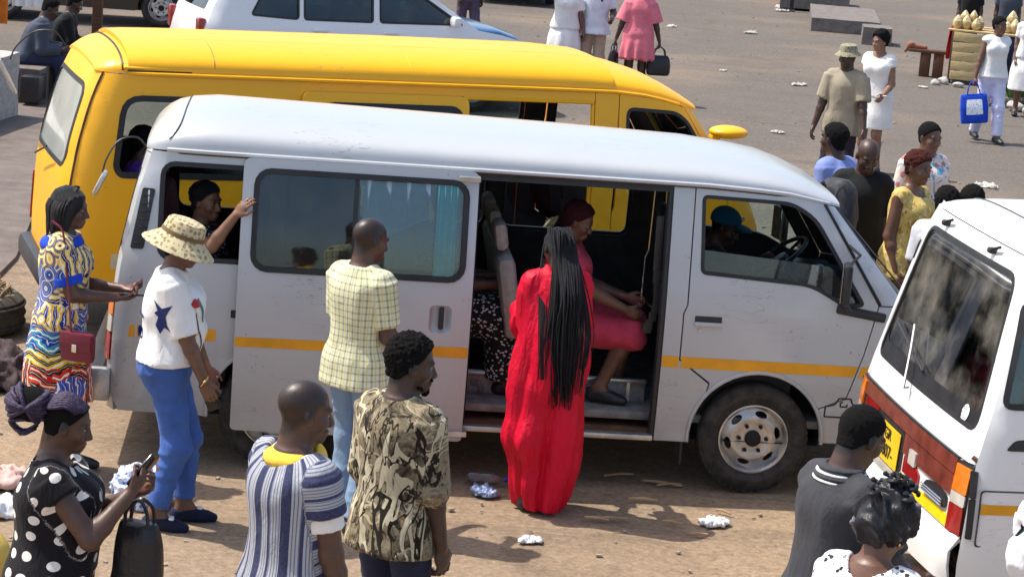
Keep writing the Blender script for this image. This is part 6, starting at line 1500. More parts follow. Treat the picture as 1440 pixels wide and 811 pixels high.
def bucket_hat_woman():
    t = person('woman in a white printed T-shirt, bright blue jeans and tan bucket hat', -1.78, 11.62, 6)
    p = Person(1.65, 'f', 1.12, .04, lh=(-.12, .22, .80), rh=(.20, .235, .77), rel=(.3, -1, 0), lel=(-.3, -1, 0), curl=(.4, .35), hpitch=12, hyaw=-6, bust=1.25, lf=(-.085, .12, .085), rf=(.085, -.02, .085), lean=1)
    p.body(t, SKIN[1]); tee = p.top(t, M_tee, 'tee_shirt', ease=.022, hem=.95, sleeve=.95, sr=.024, neck=.008, fold=.010, flare=-.004); p.trousers(t, M_jeans, 'jeans', ease=.003, waist=.97, end=.14, lw=.004, fold=.008); p.hair_cap(t, M_hair)
    p.shoes(t, M_navy, .006, 'loafer')
    for sd in (-1, 1): MB().box(Vector(p.an[sd] + A3((sd * .015, .085, -.012))), (.05, .03, .018), None, .008).build('bow', M_tee, t)
    # prints on the shirt: blue marlin on the sleeve, red mark and outlined figure on the front
    blue = plain('blue_print', (0.01, 0.025, 0.14), .7); redp = plain('red_print', (.45, .02, .03), .7); dk = plain('dark_print', (.012, .02, .03), .7); teal = plain('teal_print', (.05, .22, .24), .7)
    fish = [(-.045, .10), (-.02, .075), (.0, .06), (.055, .085), (.035, .05), (.022, .02), (.03, -.03), (.05, -.06), (.015, -.045), (-.005, -.08), (-.03, -.035), (-.018, .01), (-.04, .03), (-.022, .045)]
    decal(tee, 'shirt_print', [[fish]], blue, (.0, -.03, 1.17), (0, 1, 0), (0, 0, 1), t, 1.0)
    decal(tee, 'shirt_print', [[rrect(-.15, -.14, -.12, -.08, .01)], [rrect(-.145, -.02, -.115, .0, .008)]], blue, (.0, -.01, 1.17), (0, 1, 0), (0, 0, 1), t, 1.0)
    rt = nrmv((-.55, .83, 0))
    decal(tee, 'shirt_print', [[rpoly([(-.06, .0), (-.02, .02), (.01, .005), (.015, -.025), (-.02, -.03), (-.045, -.02)], .008)]], redp, (.06, .10, 1.26), rt, (0, 0, 1), t, 1.0)
    fig = rpoly([(-.03, .12), (.0, .05), (.02, -.02), (.045, -.10), (.02, -.16), (-.02, -.15), (-.045, -.11), (-.02, -.06), (-.03, .0)], .02)
    decal(tee, 'shirt_print', [[fig, offset_loop(fig, -.010)]], dk, (.10, .13, 1.12), rt, (0, 0, 1), t, 1.0); decal(tee, 'shirt_print', [[rpoly([(-.01, .13), (.03, .06), (.05, .0), (.06, .0), (.045, .07), (.005, .14)], .005)]], teal, (.10, .13, 1.14), rt, (0, 0, 1), t, 1.0)
    # bucket hat
    h = thing('bucket_hat', 'tan patterned bucket hat on the woman in blue jeans', 'hat'); HM = Matrix([list(r) for r in p.HR]).to_4x4(); h.matrix_world = t.matrix_basis @ Matrix.Translation(Vector(p.hp(0, -.012, .045))) @ HM @ Matrix.Rotation(R(-6), 4, 'X') @ Matrix.Scale(1.07, 4)
    def pat_hat(k, u, v, co, uv):
        d = k.voro(co, 42, 'F1', .5); return k.mix(k.math('LESS_THAN', d, .42), lin((206, 190, 152)), lin((150, 132, 94)))
    mh = cloth_pattern('tan_hat_print', pat_hat); mbnd = cloth_mat('brown_hat_band', lin((120, 100, 70)))
    MB().lathe([(0, .088), (.05, .086), (.078, .078), (.086, .066), (.094, .02), (.098, .0), (.094, -.002), (.082, .06), (0, .08)], 40, Matrix.Diagonal((1, 1.14, 1, 1))).build('hat_crown', mh, h)
    br = MB(); br.lathe([(.096, .004), (.125, -.022), (.165, -.056), (.17, -.062), (.165, -.064), (.12, -.03), (.093, -.004)], 48, Matrix.Diagonal((1, 1.10, 1, 1))).build('hat_brim', mh, h)
    MB().lathe([(.0965, .002), (.0975, .012), (.0945, .026), (.0925, .026), (.094, .002)], 40, Matrix.Diagonal((1, 1.14, 1, 1))).build('hat_band', mbnd, h)
    phone(t, p, 1, 'phone in the hand of the woman in the bucket hat')
    MB().tube([Vector(p.wr[1] + A3((math.cos(a) * .034, math.sin(a) * .02, math.sin(a) * .026))) for a in np.linspace(0, 2 * math.pi, 17)], .006, 6, False).build('bracelet', M_gold, t)
bucket_hat_woman()
def check_shirt_man():
    t = person('man in a yellow checked shirt and pale blue jeans, seen from behind', -0.80, 11.83, 52)
    p = Person(1.71, 'm', .98, .015, rh=(.18, .26, 1.00), lh=(-.16, .28, 1.02), rel=(.15, -1, -.3), lel=(-.15, -1, -.3), curl=(.5, .5), hyaw=-18, hpitch=10, lf=(-.10, .06, .085), rf=(.10, -.04, .085))
    p.body(t, SKIN[0], stubble=.3, crop=.72); p.top(t, M_plaid, 'check_shirt', ease=.020, hem=.81, sleeve=.80, sr=.018, neck=.010, neckz=1.455, fold=.009, flare=.01); p.trousers(t, M_palejeans, 'jeans', ease=.004, waist=.90, end=.05, lw=.016, fold=.008); p.shoes(t, M_black)
    P = [pell(p.nb + A3((0, .0, .008)), (.088, .085, .030), .01), pcone(p.nb + A3((0, .01, -.05)), p.nb + A3((0, .03, .15)), .064, .078, .008, 's')]; p.garment(t, 'collar', P, M_plaid, .006, .002)
check_shirt_man()
def red_gown_woman():
    t = person('woman in a long red gown with black braids down to her thighs', .25, 12.46, 97)
    p = Person(1.62, 'f', 1.05, .0, lh=(-.13, .30, 1.13), rh=(.13, .34, 1.14), lel=(-.15, -1, -.5), rel=(.2, -1, -.5), curl=(.5, .5), hyaw=14, hpitch=14, bust=1.1, lf=(-.09, .0, .085), rf=(.09, .02, .085))
    p.body(t, SKIN[0]); q = p.q; rows = [(.02, .13, .12, .0), (.10, .155, .14, .0), (.25, .185, .155, -.01), (.50, .205, .165, -.02), (.80, .205, .158, -.025), (1.0, .185, .145, -.02), (1.18, .165, .132, -.01), (1.32, .155, .118, -.01), (1.405, .140, .093, -.012), (1.445, .085, .072, -.012)]
    zs = [z * q for z, *_ in rows]; P = [ploft(zs, [r[1] for r in rows], [r[2] for r in rows], [.012 * math.sin(z * 6) for z in zs], [r[3] for r in rows], .03)]
    ar = p.arm_r()
    for sd in (-1, 1):
        P += [pell(p.sh[sd] + A3((-sd * .012, 0, 0)), (.060, .062, .062), .03), pcap(p.sh[sd], p.el[sd], .055, .060, .03), pcone(p.sp(1.435, sd * .05), p.sh[sd] + A3((0, 0, .016)), .05, .052, .03), pell(p.el[sd], (.062, .062, .068), .03), pcap(p.el[sd], p.el[sd] + (p.wr[sd] - p.el[sd]) * .62, .066, .082, .03), pcone(p.el[sd] + A3((0, .03, -.02)), p.el[sd] + A3((sd * -.03, .06, -.17)), .05, .02, .06)]
        P.append(pcone(p.sh[sd] + A3((sd * .01, 0, -.08)), A3((sd * .17, -.02, .82)), .045, .03, .07))
    P.append(pcone(p.nb + A3((0, .006, .012)), p.nb + A3((0, .03, .15)), .054, .066, .010, 's'))
    V, Q = polygonise(P, .008); N = vnormals(V, Q); th = np.arctan2(V[:, 1], V[:, 0]); z = V[:, 2]
    low = np.clip((1.30 - z) / 1.0, 0, 1); bk = V[:, 1] < .06
    saw = lambda x: np.abs((x / (2 * math.pi)) % 1.0 - .5) * 4 - 1          # creased rather than sinusoidal folds
    wob = vnoise(V, (1.6, 1.6, .9))
    d = .024 * low * saw(6 * th + 7 * wob + 1.2) + .011 * low * saw(13 * th + 9 * wob)
    g = V[:, 0] * .95 + z * .45 + wob * .30
    d += .020 * saw(g * 24) * np.exp(-((z - .85) / .42) ** 2) * bk * np.clip((.12 - V[:, 0]) / .2, 0, 1)
    g2 = -V[:, 0] * 1.1 + z * .35 + wob * .25
    d += .017 * saw(g2 * 26 + 1) * np.exp(-((z - 1.0) / .3) ** 2) * bk * np.clip((V[:, 0] + .02) / .15, 0, 1)
    d += .006 * (1 - 3 * np.abs(vnoise(V + 9, (9, 9, 5))))
    bil = np.exp(-((z - .42) / .10) ** 2 - ((V[:, 0] + .16) / .09) ** 2) * bk; d += .045 * bil - .030 * np.exp(-((z - .27) / .08) ** 2 - ((V[:, 0] + .10) / .07) ** 2) * bk
    hem = np.clip((.14 - z) / .14, 0, 1)
    V = V + N * d[:, None]; V[:, 2] = V[:, 2] + .06 * np.sin(2 * th + .7) * hem * (z < .14) - .02 * hem; V[:, 2] = np.maximum(V[:, 2], .012)
    np_mesh('gown', V, Q, M_red, t)
    p.shoes(t, M_black)
    p.hair_cap(t, M_hair_sheen, .008, .045, -.085, .003, 40)
    r_ = np.random.default_rng(3); cs = []
    for i in range(170):
        a = r_.uniform(-1.35, 1.35); c0 = p.hp(.078 * math.sin(a) , -.018 - .10 * math.cos(a) * r_.uniform(.4, 1), r_.uniform(.0, .105)); ln = r_.uniform(.55, .86)
        bx = .070 * math.sin(a) + r_.normal(0, .012) + .035; by = -.185 - r_.uniform(0, .045) + .03 * abs(a)
        nz = p.C[2] - .02; end = A3((bx * .8 + .025, by + .0, nz - ln)); 
        top = p.hp(.03 * math.sin(a), .03 - .03 * math.cos(a), .116)
        cs.append(bez([top, c0 + A3((0, -.012, 0)), p.hp(.082 * math.sin(a), -.115 - .01 * r_.random(), -.06), A3((bx, by, nz - .20)), A3((bx * .95 + r_.normal(0, .008), by - .012, nz - .20 - (ln - .2) * .5)), end], 20))
    for i in range(44):
        a = r_.uniform(.4, 1.5); bx = .14 + r_.normal(0, .018); cs.append(bez([p.hp(.05, .02, .10), p.hp(.092, -.02, .0), A3((bx * .85, -.10, p.C[2] - .2)), A3((bx + .02, -.17, p.C[2] - .42)), A3((bx + .01, -.195, p.C[2] - .55 - .25 * r_.random()))], 14))
    for i in range(12): bx = -.085 + r_.normal(0, .012); cs.append(bez([p.hp(-.05, .0, .10), p.hp(-.094, .0, -.02), A3((bx, -.06, p.C[2] - .2)), A3((bx, -.175, p.C[2] - .42)), A3((bx + .02, -.205, p.C[2] - .70))], 14))
    p.strands(t, M_hair_sheen, cs, .0048)
red_gown_woman()
# ------------------------------------------------------------------ the people nearest the camera side
def polka_woman():
    t = person('woman in a black polka-dot dress with purple braids in a bun, looking at her phone', -1.69, 8.36, 4)
    p = Person(1.58, 'f', 1.28, .03, rh=(.10, .30, 1.24), lh=(-.06, .32, 1.20), rel=(.5, -.3, -1), lel=(-.5, -.3, -1), curl=(.55, .6), handn=((.6, -.4, .5), (-.5, -.6, .4)), hpitch=12, bust=1.35, vox=.007)
    p.body(t, SKIN[0]); d = p.top(t, M_polka, 'dress_top', ease=.020, hem=.95, sleeve=.30, sr=.022, neck=.030, neckz=1.415, fold=.004, sleeve_flare=.004)
    p.skirt(t, M_polka, [(.45, .27, .23, 0), (.65, .265, .225, -.01), (.8, .25, .205, -.015)], 'dress_skirt', top=1.08, ease=.018); p.shoes(t, M_black)
    p.hair_cap(t, M_hair, .004, .042, -.06, .001, 30)
    # cornrows swept back into a bun of twisted braids
    cs = []
    for i in range(15):
        a = -1.25 + 2.5 * i / 14; cs.append(bez([p.hp(.068 * math.sin(a), .058 * math.cos(a) + .01, .062 + .02 * math.cos(a)), p.hp(.080 * math.sin(a), -.02, .070 + .052 * math.cos(a)), p.hp(.070 * math.sin(a), -.08, .05 + .045 * math.cos(a)), p.hp(.03 * math.sin(a), -.118, .055)], 12))
    p.strands(t, M_hair_purple, cs, .0078, 6, 'cornrows', False)
    r_ = np.random.default_rng(5); cs = []
    for i in range(64):
        ph = r_.uniform(0, 2 * math.pi); rr = r_.uniform(.06, .096); tl = r_.uniform(-.9, .9); pts = []
        for a in np.linspace(0, r_.uniform(3.6, 6.0), 14):
            x = rr * math.cos(a + ph); y = rr * math.sin(a + ph) * math.cos(tl); z = rr * math.sin(a + ph) * math.sin(tl); pts.append(p.hp(x * .95, -.172 + y * 1.0, .040 + z + r_.normal(0, .002)))
        cs.append(pts)
    for i in range(4): cs.append(bez([p.hp(r_.normal(0, .03), -.15, -.01), p.hp(r_.normal(0, .03), -.20 - .03 * r_.random(), -.045), p.hp(r_.normal(0, .03), -.17, -.075 - .02 * r_.random()), p.hp(r_.normal(0, .02), -.12, -.05)], 10))
    p.strands(t, M_hair_purple, cs, .0088, 6, 'braided_bun', False)
    P = [pell(p.hp(0, -.160, .040), A3((.072, .075, .070)), .01)]; V, Q = polygonise(P, .012); np_mesh('bun_core', V, Q, M_hair, t)
    phone(t, p, 1, 'phone held up by the woman in polka dots')
    b = handbag('black soft bag held against the polka-dot dress', (0, 0, 0), 0, plain('black_plastic_bag', (.012, .012, .014), .35, bump=.5, bscale=30), (.20, .15, .50), .10, 'bag'); b.matrix_world = t.matrix_basis @ Matrix.Translation((.02, .33, 1.20)) @ Matrix.Rotation(R(70), 4, 'Z')
polka_woman()
def smock_man():
    t = person('man in a blue and white striped smock with close-cropped hair and yellow collar', -.76, 8.17, 42)
    p = Person(1.76, 'm', 1.0, .0, rh=(.23, .12, .86), lh=(-.22, .10, .86), rel=(.1, -1, 0), lel=(-.1, -1, 0), hyaw=-22, hpitch=6, vox=.007)
    p.body(t, SKIN[0], stubble=.3, crop=.75)
    p.top(t, M_tee, 'undershirt', ease=.010, hem=.9, sleeve=.66, sr=.012, neck=.030, fold=.005)
    P = [pell(p.nb + A3((0, .004, -.012)), (.116, .108, .046), .01), pell(p.sp(1.385, 0, .085), (.05, .06, .08), .03), pcone(p.nb + A3((0, .012, -.06)), p.nb + A3((0, .03, .16)), .066, .085, .008, 's')]; p.garment(t, 'collar', P, M_yell, .006, .002)
    p.top(t, M_smock, 'smock', ease=.036, hem=.62, sleeve=.46, sr=.016, neck=.050, neckz=1.415, fold=.010, flare=.04, sleeve_flare=.010, freq=(8, 8, 1.6)); p.trousers(t, M_darkden, 'trousers', ease=.003, waist=.90); p.shoes(t, M_black)
smock_man()
def camo_man():
    t = person('bearded man in a twig-camouflage T-shirt, seen from behind with his face turned aside', -.42, 9.14, 50)
    p = Person(1.73, 'm', 1.0, .01, rh=(.22, .08, .80), lh=(-.22, .06, .82), rel=(.1, -1, 0), lel=(-.1, -1, 0), hyaw=-38, hpitch=6, vox=.007, curl=(.45, .45))
    p.body(t, SKIN[3], stubble=.5); p.hair_cap(t, M_hair, .012, .05, -.07, .007, 90, vox=.005, top=.004); p.beard(t)
    p.top(t, M_camo, 'camouflage_shirt', ease=.019, hem=.81, sleeve=1.02, sr=.022, neck=.006, neckz=1.45, fold=.009, flare=.015)
    P = [pell(p.nb + A3((0, .0, .0)), (.075, .072, .016), .006), pcone(p.nb + A3((0, .006, -.05)), p.nb + A3((0, .03, .15)), .060, .074, .006, 's')]; p.garment(t, 'neckband', P, M_blackcl, .006, .001)
    p.trousers(t, M_darkden, 'trousers', ease=.003, waist=.90); p.shoes(t, M_black)
camo_man()
def polo_man():
    t = person('man in a charcoal polo shirt with white-edged collar, head bowed', 1.31, 8.50, 28)
    p = Person(1.75, 'm', 1.0, .0, lh=(-.14, .34, 1.05), rh=(.16, .34, 1.04), lel=(-1, -.5, -.5), rel=(1, -.6, -.5), hyaw=4, hpitch=24, vox=.007, curl=(.5, .5), lean=4)
    p.body(t, SKIN[3]); p.hair_cap(t, M_hair, .005, .052, -.068, .002, 120); p.top(t, M_greypolo, 'polo_shirt', ease=.019, hem=.84, sleeve=.8, sr=.020, neck=.012, neckz=1.45, fold=.008)
    for nm, r0, dz, mt in (('collar', .100, .022, M_greypolo), ('collar_edge', .108, .004, M_tee), ('collar', .113, -.010, M_greypolo), ('collar_edge', .119, -.024, M_tee)):
        P = [pell(p.nb + A3((0, .0, .012 + dz)), (r0, r0 * .95, .016 if nm == 'collar' else .009), .006), pcone(p.nb + A3((0, .008, -.06)), p.nb + A3((0, .035, .16)), .064, .088, .008, 's')]; p.garment(t, nm, P, mt, .006, .001)
    p.trousers(t, M_darkden, 'trousers', ease=.003, waist=.90); p.shoes(t, M_black)
polo_man()
def headwrap(p, t, mat, name='head_wrap', k=.018, g=1.0):
    P = [pell(p.hp(0, -.02, .045 + .02 * (g - 1)), A3((.090, .108, .098)) * p.q * g, .02, 'u', p.HR), pell(p.hp(0, -.055, .0), A3((.080, .075, .085)) * p.q * g, .03, 'u', p.HR), pplane(p.hp(0, .08, .038), p.HR @ A3((0, .85, -.53)), p.C - .5, p.C + .5, .01), pplane(p.hp(0, 0, -.055), p.HR @ A3((0, .35, -.94)), p.C - .5, p.C + .5, .01)]
    V, Q = polygonise(P, .007); N = vnormals(V, Q); L = (V - p.C) @ p.HR
    d = k * (1 - 2 * np.abs(np.sin(L[:, 1] * 38 + L[:, 2] * 30 + 6 * vnoise(V, (9, 9, 9))))) * .5 + k * .6 * vnoise(V, (28,) * 3); V = V + N * d[:, None]; return np_mesh(name, V, Q, mat, t)
def black_wrap_woman():
    t = person('woman in a shiny black head wrap and black-and-white floral dress, gold earring', 1.34, 7.76, 58)
    p = Person(1.60, 'f', 1.12, .02, hpitch=28, hyaw=-14, bust=1.2, vox=.007, lean=6, rh=(.12, .36, 1.0), lh=(-.15, .36, 1.0))
    p.body(t, SKIN[1]); p.top(t, M_bwfloral, 'dress_top', ease=.022, hem=.95, sleeve=.6, sr=.03, neck=.035, neckz=1.42, fold=.01); p.skirt(t, M_bwfloral, [(.3, .26, .22, 0), (.6, .25, .21, 0), (.8, .24, .19, 0)], 'dress_skirt'); p.shoes(t, M_black)
    ms = cloth_mat('black_satin', (.018, .018, .022), .35, var=.5); headwrap(p, t, ms, k=.026, g=1.2)
    r_ = np.random.default_rng(9); mg = cloth_mat('grey_satin', (.16, .16, .18), .4)
    for i in range(8):      # twisted rosettes and pale ribbon ends over the wrap
        a = r_.uniform(-1.5, 1.5); b_ = r_.uniform(.1, 1.2); c = p.hp(.115 * math.sin(a) * math.cos(b_), -.02 - .135 * math.cos(a) * math.cos(b_), .05 + .125 * math.sin(b_))
        MB().tube([c + A3((.024 * math.cos(q) * (1 - q / 16), .024 * math.sin(q) * (1 - q / 16), .004 * q)) for q in np.linspace(0, 11, 26)], .009, 6).build('wrap_rosette', ms, t)
    for c in ((.095, -.03, .02), (-.06, .05, .12), (.05, .05, .125), (-.095, -.07, -.03), (-.02, -.12, .08)):
        V, Q = polygonise([pell(p.hp(*c), (.022, .016, .011), .01)], .006); np_mesh('ribbon_end', V, Q, mg, t)
    cs = [bez([p.hp(-.09, -.05, .08), p.hp(-.03, -.10, .09), p.hp(.05, -.09, .07), p.hp(.09, -.02, .03)], 12), bez([p.hp(-.05, .04, .13), p.hp(.0, -.02, .155), p.hp(.06, -.05, .12)], 10), bez([p.hp(-.09, 0, .06), p.hp(-.1, -.07, .0), p.hp(-.07, -.12, -.04)], 10)]
    for c in cs: MB().tube(c, .007, 6).build('ribbon', mg, t)
    for sd in (-1, 1):
        V, Q = polygonise([pell(p.hp(sd * .084, -.002, -.045), (.006, .006, .009), .005)], .004); np_mesh('earring', V, Q, M_gold, t)
black_wrap_woman()
def bow_woman():
    t = person('woman with a white bow edged in black tied on her head, beside the white minibus', 1.86, 7.53, 40)
    p = Person(1.60, 'f', 1.1, 0, vox=.009, hpitch=10); p.body(t, SKIN[1], detail=True); p.top(t, M_bwfloral, 'blouse', hem=.9, sleeve=.6); p.skirt(t, M_blackcl, [(.3, .25, .21, 0), (.7, .24, .2, 0)]); p.shoes(t, M_black); headwrap(p, t, cloth_mat('white_scarf', lin((228, 228, 230))), k=.008)
    for rot, ln in ((112, .085), (158, .075), (60, .07), (205, .06)):
        lp = [(ln * f * math.cos(R(rot)) - w * math.sin(R(rot)), ln * f * math.sin(R(rot)) + w * math.cos(R(rot))) for f, w in ((.05, -.008), (.35, -.03), (.75, -.034), (1.1, -.012), (1.2, .006), (.9, .03), (.5, .026), (.05, .008))]
        sf = lambda a, b: np.stack([a * .75, -.075 - a * .25 + .03 * np.hypot(a, b) * 6 * 0 - .02 * np.sin(np.hypot(a, b) * 40), b + .0 * a], 1) + A3(p.hp(-.02, -.02, .135))
        panel('bow_edge', [rpoly(lp, .01)], sf, M_blackcl, t, .005, .015); panel('bow_loop', [offset_loop(rpoly(lp, .01), -.008)], sf, cloth_mat('white_scarf', (0, 0, 0)), t, .004, .015, .003)
bow_woman()
# ------------------------------------------------------------------ people inside the minibuses
def seated(label, loc, heading, h=1.65, sex='f', skin=0, floor=.45, seat=.88, lean=0, vox=.010, group=None, **kw):
    """sits with the pelvis above loc; knees forward"""
    t = put(thing('person', label, 'person', group=group), loc[0], loc[1], heading)
    q = h / 1.7; pz = seat + .10 * q; a = dict(lf=(-.10, .42, floor + .085), rf=(.10, .42, floor + .085)); a.update(kw)
    p = Person(h, sex, pelvis=(0, 0, pz), lean=lean, kh={-1: (0, .5, 1), 1: (0, .5, 1)}, vox=vox, **a); return t, p
def lap(p, t, mat, name='skirt', ease=.03, end=1.0, vox=.012):
    lr = p.leg_r(); P = [p.trunk(.015, .015, z1=1.06)]
    for sd in (-1, 1): P += [pcone(p.hip[sd], p.kn[sd], lr[0] + ease, lr[1] + ease + .01, .10), pcap(p.kn[sd], p.kn[sd] + (p.an[sd] - p.kn[sd]) * end, lr[1] + ease + .01, lr[2] + ease + .02, .06)]
    P.append(pcone((p.hip[-1] + p.hip[1]) / 2, (p.kn[-1] + p.kn[1]) / 2, .10, .075, .08)); return p.garment(t, name, P, mat, vox, .006)
w = inv(-3.36, -.42); t, p = seated('woman leaning at the open rear window of the silver minibus, hand raised', w, 5.6 - 22, 1.62, 'f', seat=.80, lean=4, vox=.008, rh=(.30, .38, 1.50), rel=(.8, .2, -1), lh=(-.2, .3, .95), curl=(.3, .22), handn=(None, (-.8, .5, .2)), hyaw=-12, hpitch=4, bw=1.05)
p.body(t, SKIN[2]); p.top(t, M_fleck, 'blouse', hem=.9, sleeve=.75, sr=.03, neck=.012); lap(p, t, M_blackcl); p.hair_cap(t, M_hair_sheen, .012, .045, -.08, .006, 50); p.shoes(t, M_black)
w = inv(-.20, .40); t, p = seated('driver in a teal cap behind the wheel of the silver minibus', w, 5.6, 1.66, 'm', seat=.69, lean=10, rh=(.16, .42, 1.14), lh=(-.16, .42, 1.14), curl=(.8, .8), hyaw=-25, hpitch=20, floor=.40)
p.body(t, SKIN[0]); p.top(t, M_darkprint, 'shirt', hem=.9); lap(p, t, M_darkden, 'trousers'); p.shoes(t, M_black)
P = [pell(p.hp(0, -.014, .045), A3((.083, .104, .090)), .02, 'u', p.HR), pplane(p.hp(0, .06, .045), p.HR @ A3((0, .25, -.97)), p.C - .5, p.C + .5, .008)]; V, Q = polygonise(P, .007); h = np_mesh('cap', V, Q, cloth_mat('teal_cap_cotton', lin((30, 96, 124))), t)
V, Q = polygonise([pell(p.hp(0, .115, .048), A3((.07, .06, .012)), .01, 'u', p.HR)], .006); np_mesh('cap_peak', V, Q, cloth_mat('teal_cap_cotton', (0, 0, 0)), h)
MB().box(Vector(p.hp(.0, .088, .10)), (.03, .01, .03), None, .004).build('cap_badge', M_tee, h)
w = inv(-1.14, -.42); t, p = seated('woman in a dusty pink dress with bare shins sitting just inside the open side door', w, 5.6 - 8, 1.60, 'f', seat=.84, lean=-3, rh=(.17, .36, 1.04), rel=(.8, -.4, -.6), lh=(-.1, .36, 1.06), rf=(.12, .24, .535), lf=(-.09, .34, .535), curl=(.4, .4), hpitch=22, hyaw=-10, bw=1.12)
p.body(t, SKIN[1]); p.top(t, M_coral, 'dress_top', hem=.92, sleeve=.55, sr=.035); lap(p, t, M_coral, 'dress_skirt', .028, .10); p.hair_cap(t, hair_mat('dark_red_hair', (.05, .012, .016)), .014, .045, -.08, .005); p.shoes(t, M_black)
w = inv(-1.92, -.38); t, p = seated('passenger in a black dress flecked with white beside the open door', w, 5.6, 1.66, 'f', seat=.86, lean=2, bw=1.2, rh=(.14, .34, 1.12), lh=(-.12, .34, 1.12), rf=(.12, .44, .53), lf=(-.10, .44, .53))
p.body(t, SKIN[0]); p.top(t, M_fleck, 'dress_top', hem=.92, sleeve=.8); lap(p, t, M_fleck, 'dress_skirt', .05, .95); p.hair_cap(t, M_hair, .012); p.shoes(t, M_black)
w = inv(-2.62, -.30); t, p = seated('passenger in a purple shirt behind the sliding door window', w, 5.6, 1.68, 'm', seat=.84, vox=.012)
p.body(t, SKIN[0]); p.top(t, M_purple, 'shirt'); lap(p, t, M_darkden, 'trousers'); p.hair_cap(t, M_hair); p.shoes(t, M_black)
w = yellow.matrix_basis @ Vector((-3.86, -.50, 0)); t, p = seated('passenger in a purple top at the rear window of the yellow minibus', w, 19.5, 1.60, 'f', seat=.70, vox=.012)
p.body(t, SKIN[0], detail=False); p.top(t, M_purple, 'blouse', sleeve=.8); lap(p, t, M_blackcl); p.hair_cap(t, M_hair, .014); p.shoes(t, M_black)

# ------------------------------------------------------------------ people beyond the vehicles
def far(label, x, y, heading, h, sex, skin, build, vox=.012, kw2=True, **kw):
    t = person(label, x, y, heading); p = Person(h, sex, vox=vox, **kw); p.body(t, SKIN[skin], crop=kw2); build(t, p); return t, p
def f1(t, p): p.hair_cap(t, M_hair, .010); p.top(t, M_blueshirt, 'shirt', ease=.034, hem=.84, sleeve=.8, fold=.009); p.trousers(t, M_darkden, ease=.003, waist=.90); p.shoes(t, M_black)
far('man in a periwinkle blue shirt bending forward past the silver minibus nose', 2.50, 17.0, 140, 1.78, 'm', 3, f1, lean=22, hyaw=0, hpitch=0, vox=.010)
def bucket(p, t, mat, label):
    h = thing('bucket_hat', label, 'hat'); HM = Matrix([list(r) for r in p.HR]).to_4x4(); h.matrix_world = t.matrix_basis @ Matrix.Translation(Vector(p.hp(0, -.01, .05))) @ HM
    MB().lathe([(0, .08), (.06, .078), (.082, .066), (.094, .0), (.09, -.002), (.078, .06), (0, .072)], 28, Matrix.Diagonal((1, 1.14, 1, 1))).build('hat_crown', mat, h); MB().lathe([(.094, .004), (.13, -.03), (.134, -.036), (.128, -.036), (.09, -.004)], 32, Matrix.Diagonal((1, 1.12, 1, 1))).build('hat_brim', mat, h)
M_hatgreen = cloth_pattern('mottled_green_cotton', pat_flower(lin((142, 138, 112)), lin((96, 96, 74)), lin((176, 170, 146)), 30))
def f2(t, p): p.hair_cap(t, M_hair, .006); p.top(t, M_khaki, 'shirt', ease=.022, hem=.80, sleeve=.85, sr=.034, fold=.01); p.trousers(t, cloth_mat('dark_plum_cotton', lin((48, 36, 44))), ease=.003, waist=.89); p.shoes(t, M_black); bucket(p, t, M_hatgreen, 'mottled green bucket hat on the man in khaki')
far('man in a loose khaki shirt and mottled green bucket hat', 3.30, 23.7, 248, 1.74, 'm', 3, f2, hyaw=-18, hpitch=4, rh=(.28, .06, .86), lh=(-.28, .16, .88), vox=.010)
def f3(t, p):
    p.hair_cap(t, M_hair, .022, .045, -.06, .008, 40, top=.012); p.top(t, M_tee, 'dress_top', ease=.014, hem=.93, sleeve=.30, sr=.014, neck=.035, neckz=1.415); p.skirt(t, M_tee, [(.55, .215, .18, 0), (.7, .215, .175, 0), (.84, .20, .155, -.01)], 'dress_skirt', ease=.012); p.shoes(t, M_black); MB().tube([Vector(p.wr[-1] + A3((math.cos(a) * .036, math.sin(a) * .036, 0))) for a in np.linspace(0, 2 * math.pi, 15)], .010, 6, False).build('bracelet', M_tee, t)
far('woman in a fitted white dress with a white bracelet', 4.07, 26.6, 236, 1.66, 'f', 2, f3, hyaw=-22, hpitch=6, lh=(-.20, .24, .95), rh=(.22, .18, .9), bw=1.12, bust=1.2, vox=.010)
def f4(t, p):  p.top(t, M_blackcl, 'tee_shirt', ease=.026, sleeve=.8); p.trousers(t, M_darkden, ease=.003, waist=.90); p.shoes(t, M_black)
far('bald man in a black T-shirt looking down', 2.50, 16.5, 262, 1.75, 'm', 3, f4, hpitch=26, hyaw=14, vox=.010, kw2=False)
def f5(t, p): p.top(t, M_pastel, 'dress_top', ease=.024, sleeve=.9, sr=.03, hem=.9, neck=.02); p.skirt(t, M_pastel, [(.3, .25, .21, 0), (.7, .24, .2, 0)]); p.hair_cap(t, M_hair, .008, .05, -.06, .003); p.shoes(t, M_black)
far('woman in a pastel floral dress with hair pulled back', 3.17, 17.85, 296, 1.72, 'f', 1, f5, hyaw=6, hpitch=6, bw=1.15, bust=1.2, vox=.010)
def f6(t, p):
    p.hair_cap(t, M_hair_red, .012, .040, -.075, .006, 60); p.top(t, M_yellowtop, 'sleeveless_top', ease=.012, hem=.80, sleeve=0, neck=.045, neckz=1.39, flare=.02); p.skirt(t, M_darkprint, [(.4, .22, .19, 0), (.7, .22, .18, 0)], top=1.0); p.shoes(t, M_black)
far('woman in a sleeveless yellow floral top with short reddish hair', 2.80, 16.15, 322, 1.72, 'f', 1, f6, hyaw=-8, hpitch=8, bw=1.12, bust=1.2, vox=.009)
def f7(t, p): p.hair_cap(t, M_hair, .018, .05, -.075, .006, 60); p.top(t, M_lgrey, 'shirt', ease=.03, sleeve=.8); p.trousers(t, M_darkden, ease=.003, waist=.90); p.shoes(t, M_black)
far('person with a round black hairdo and pale grey shirt behind the white minibus', 2.88, 15.2, 70, 1.61, 'm', 3, f7)
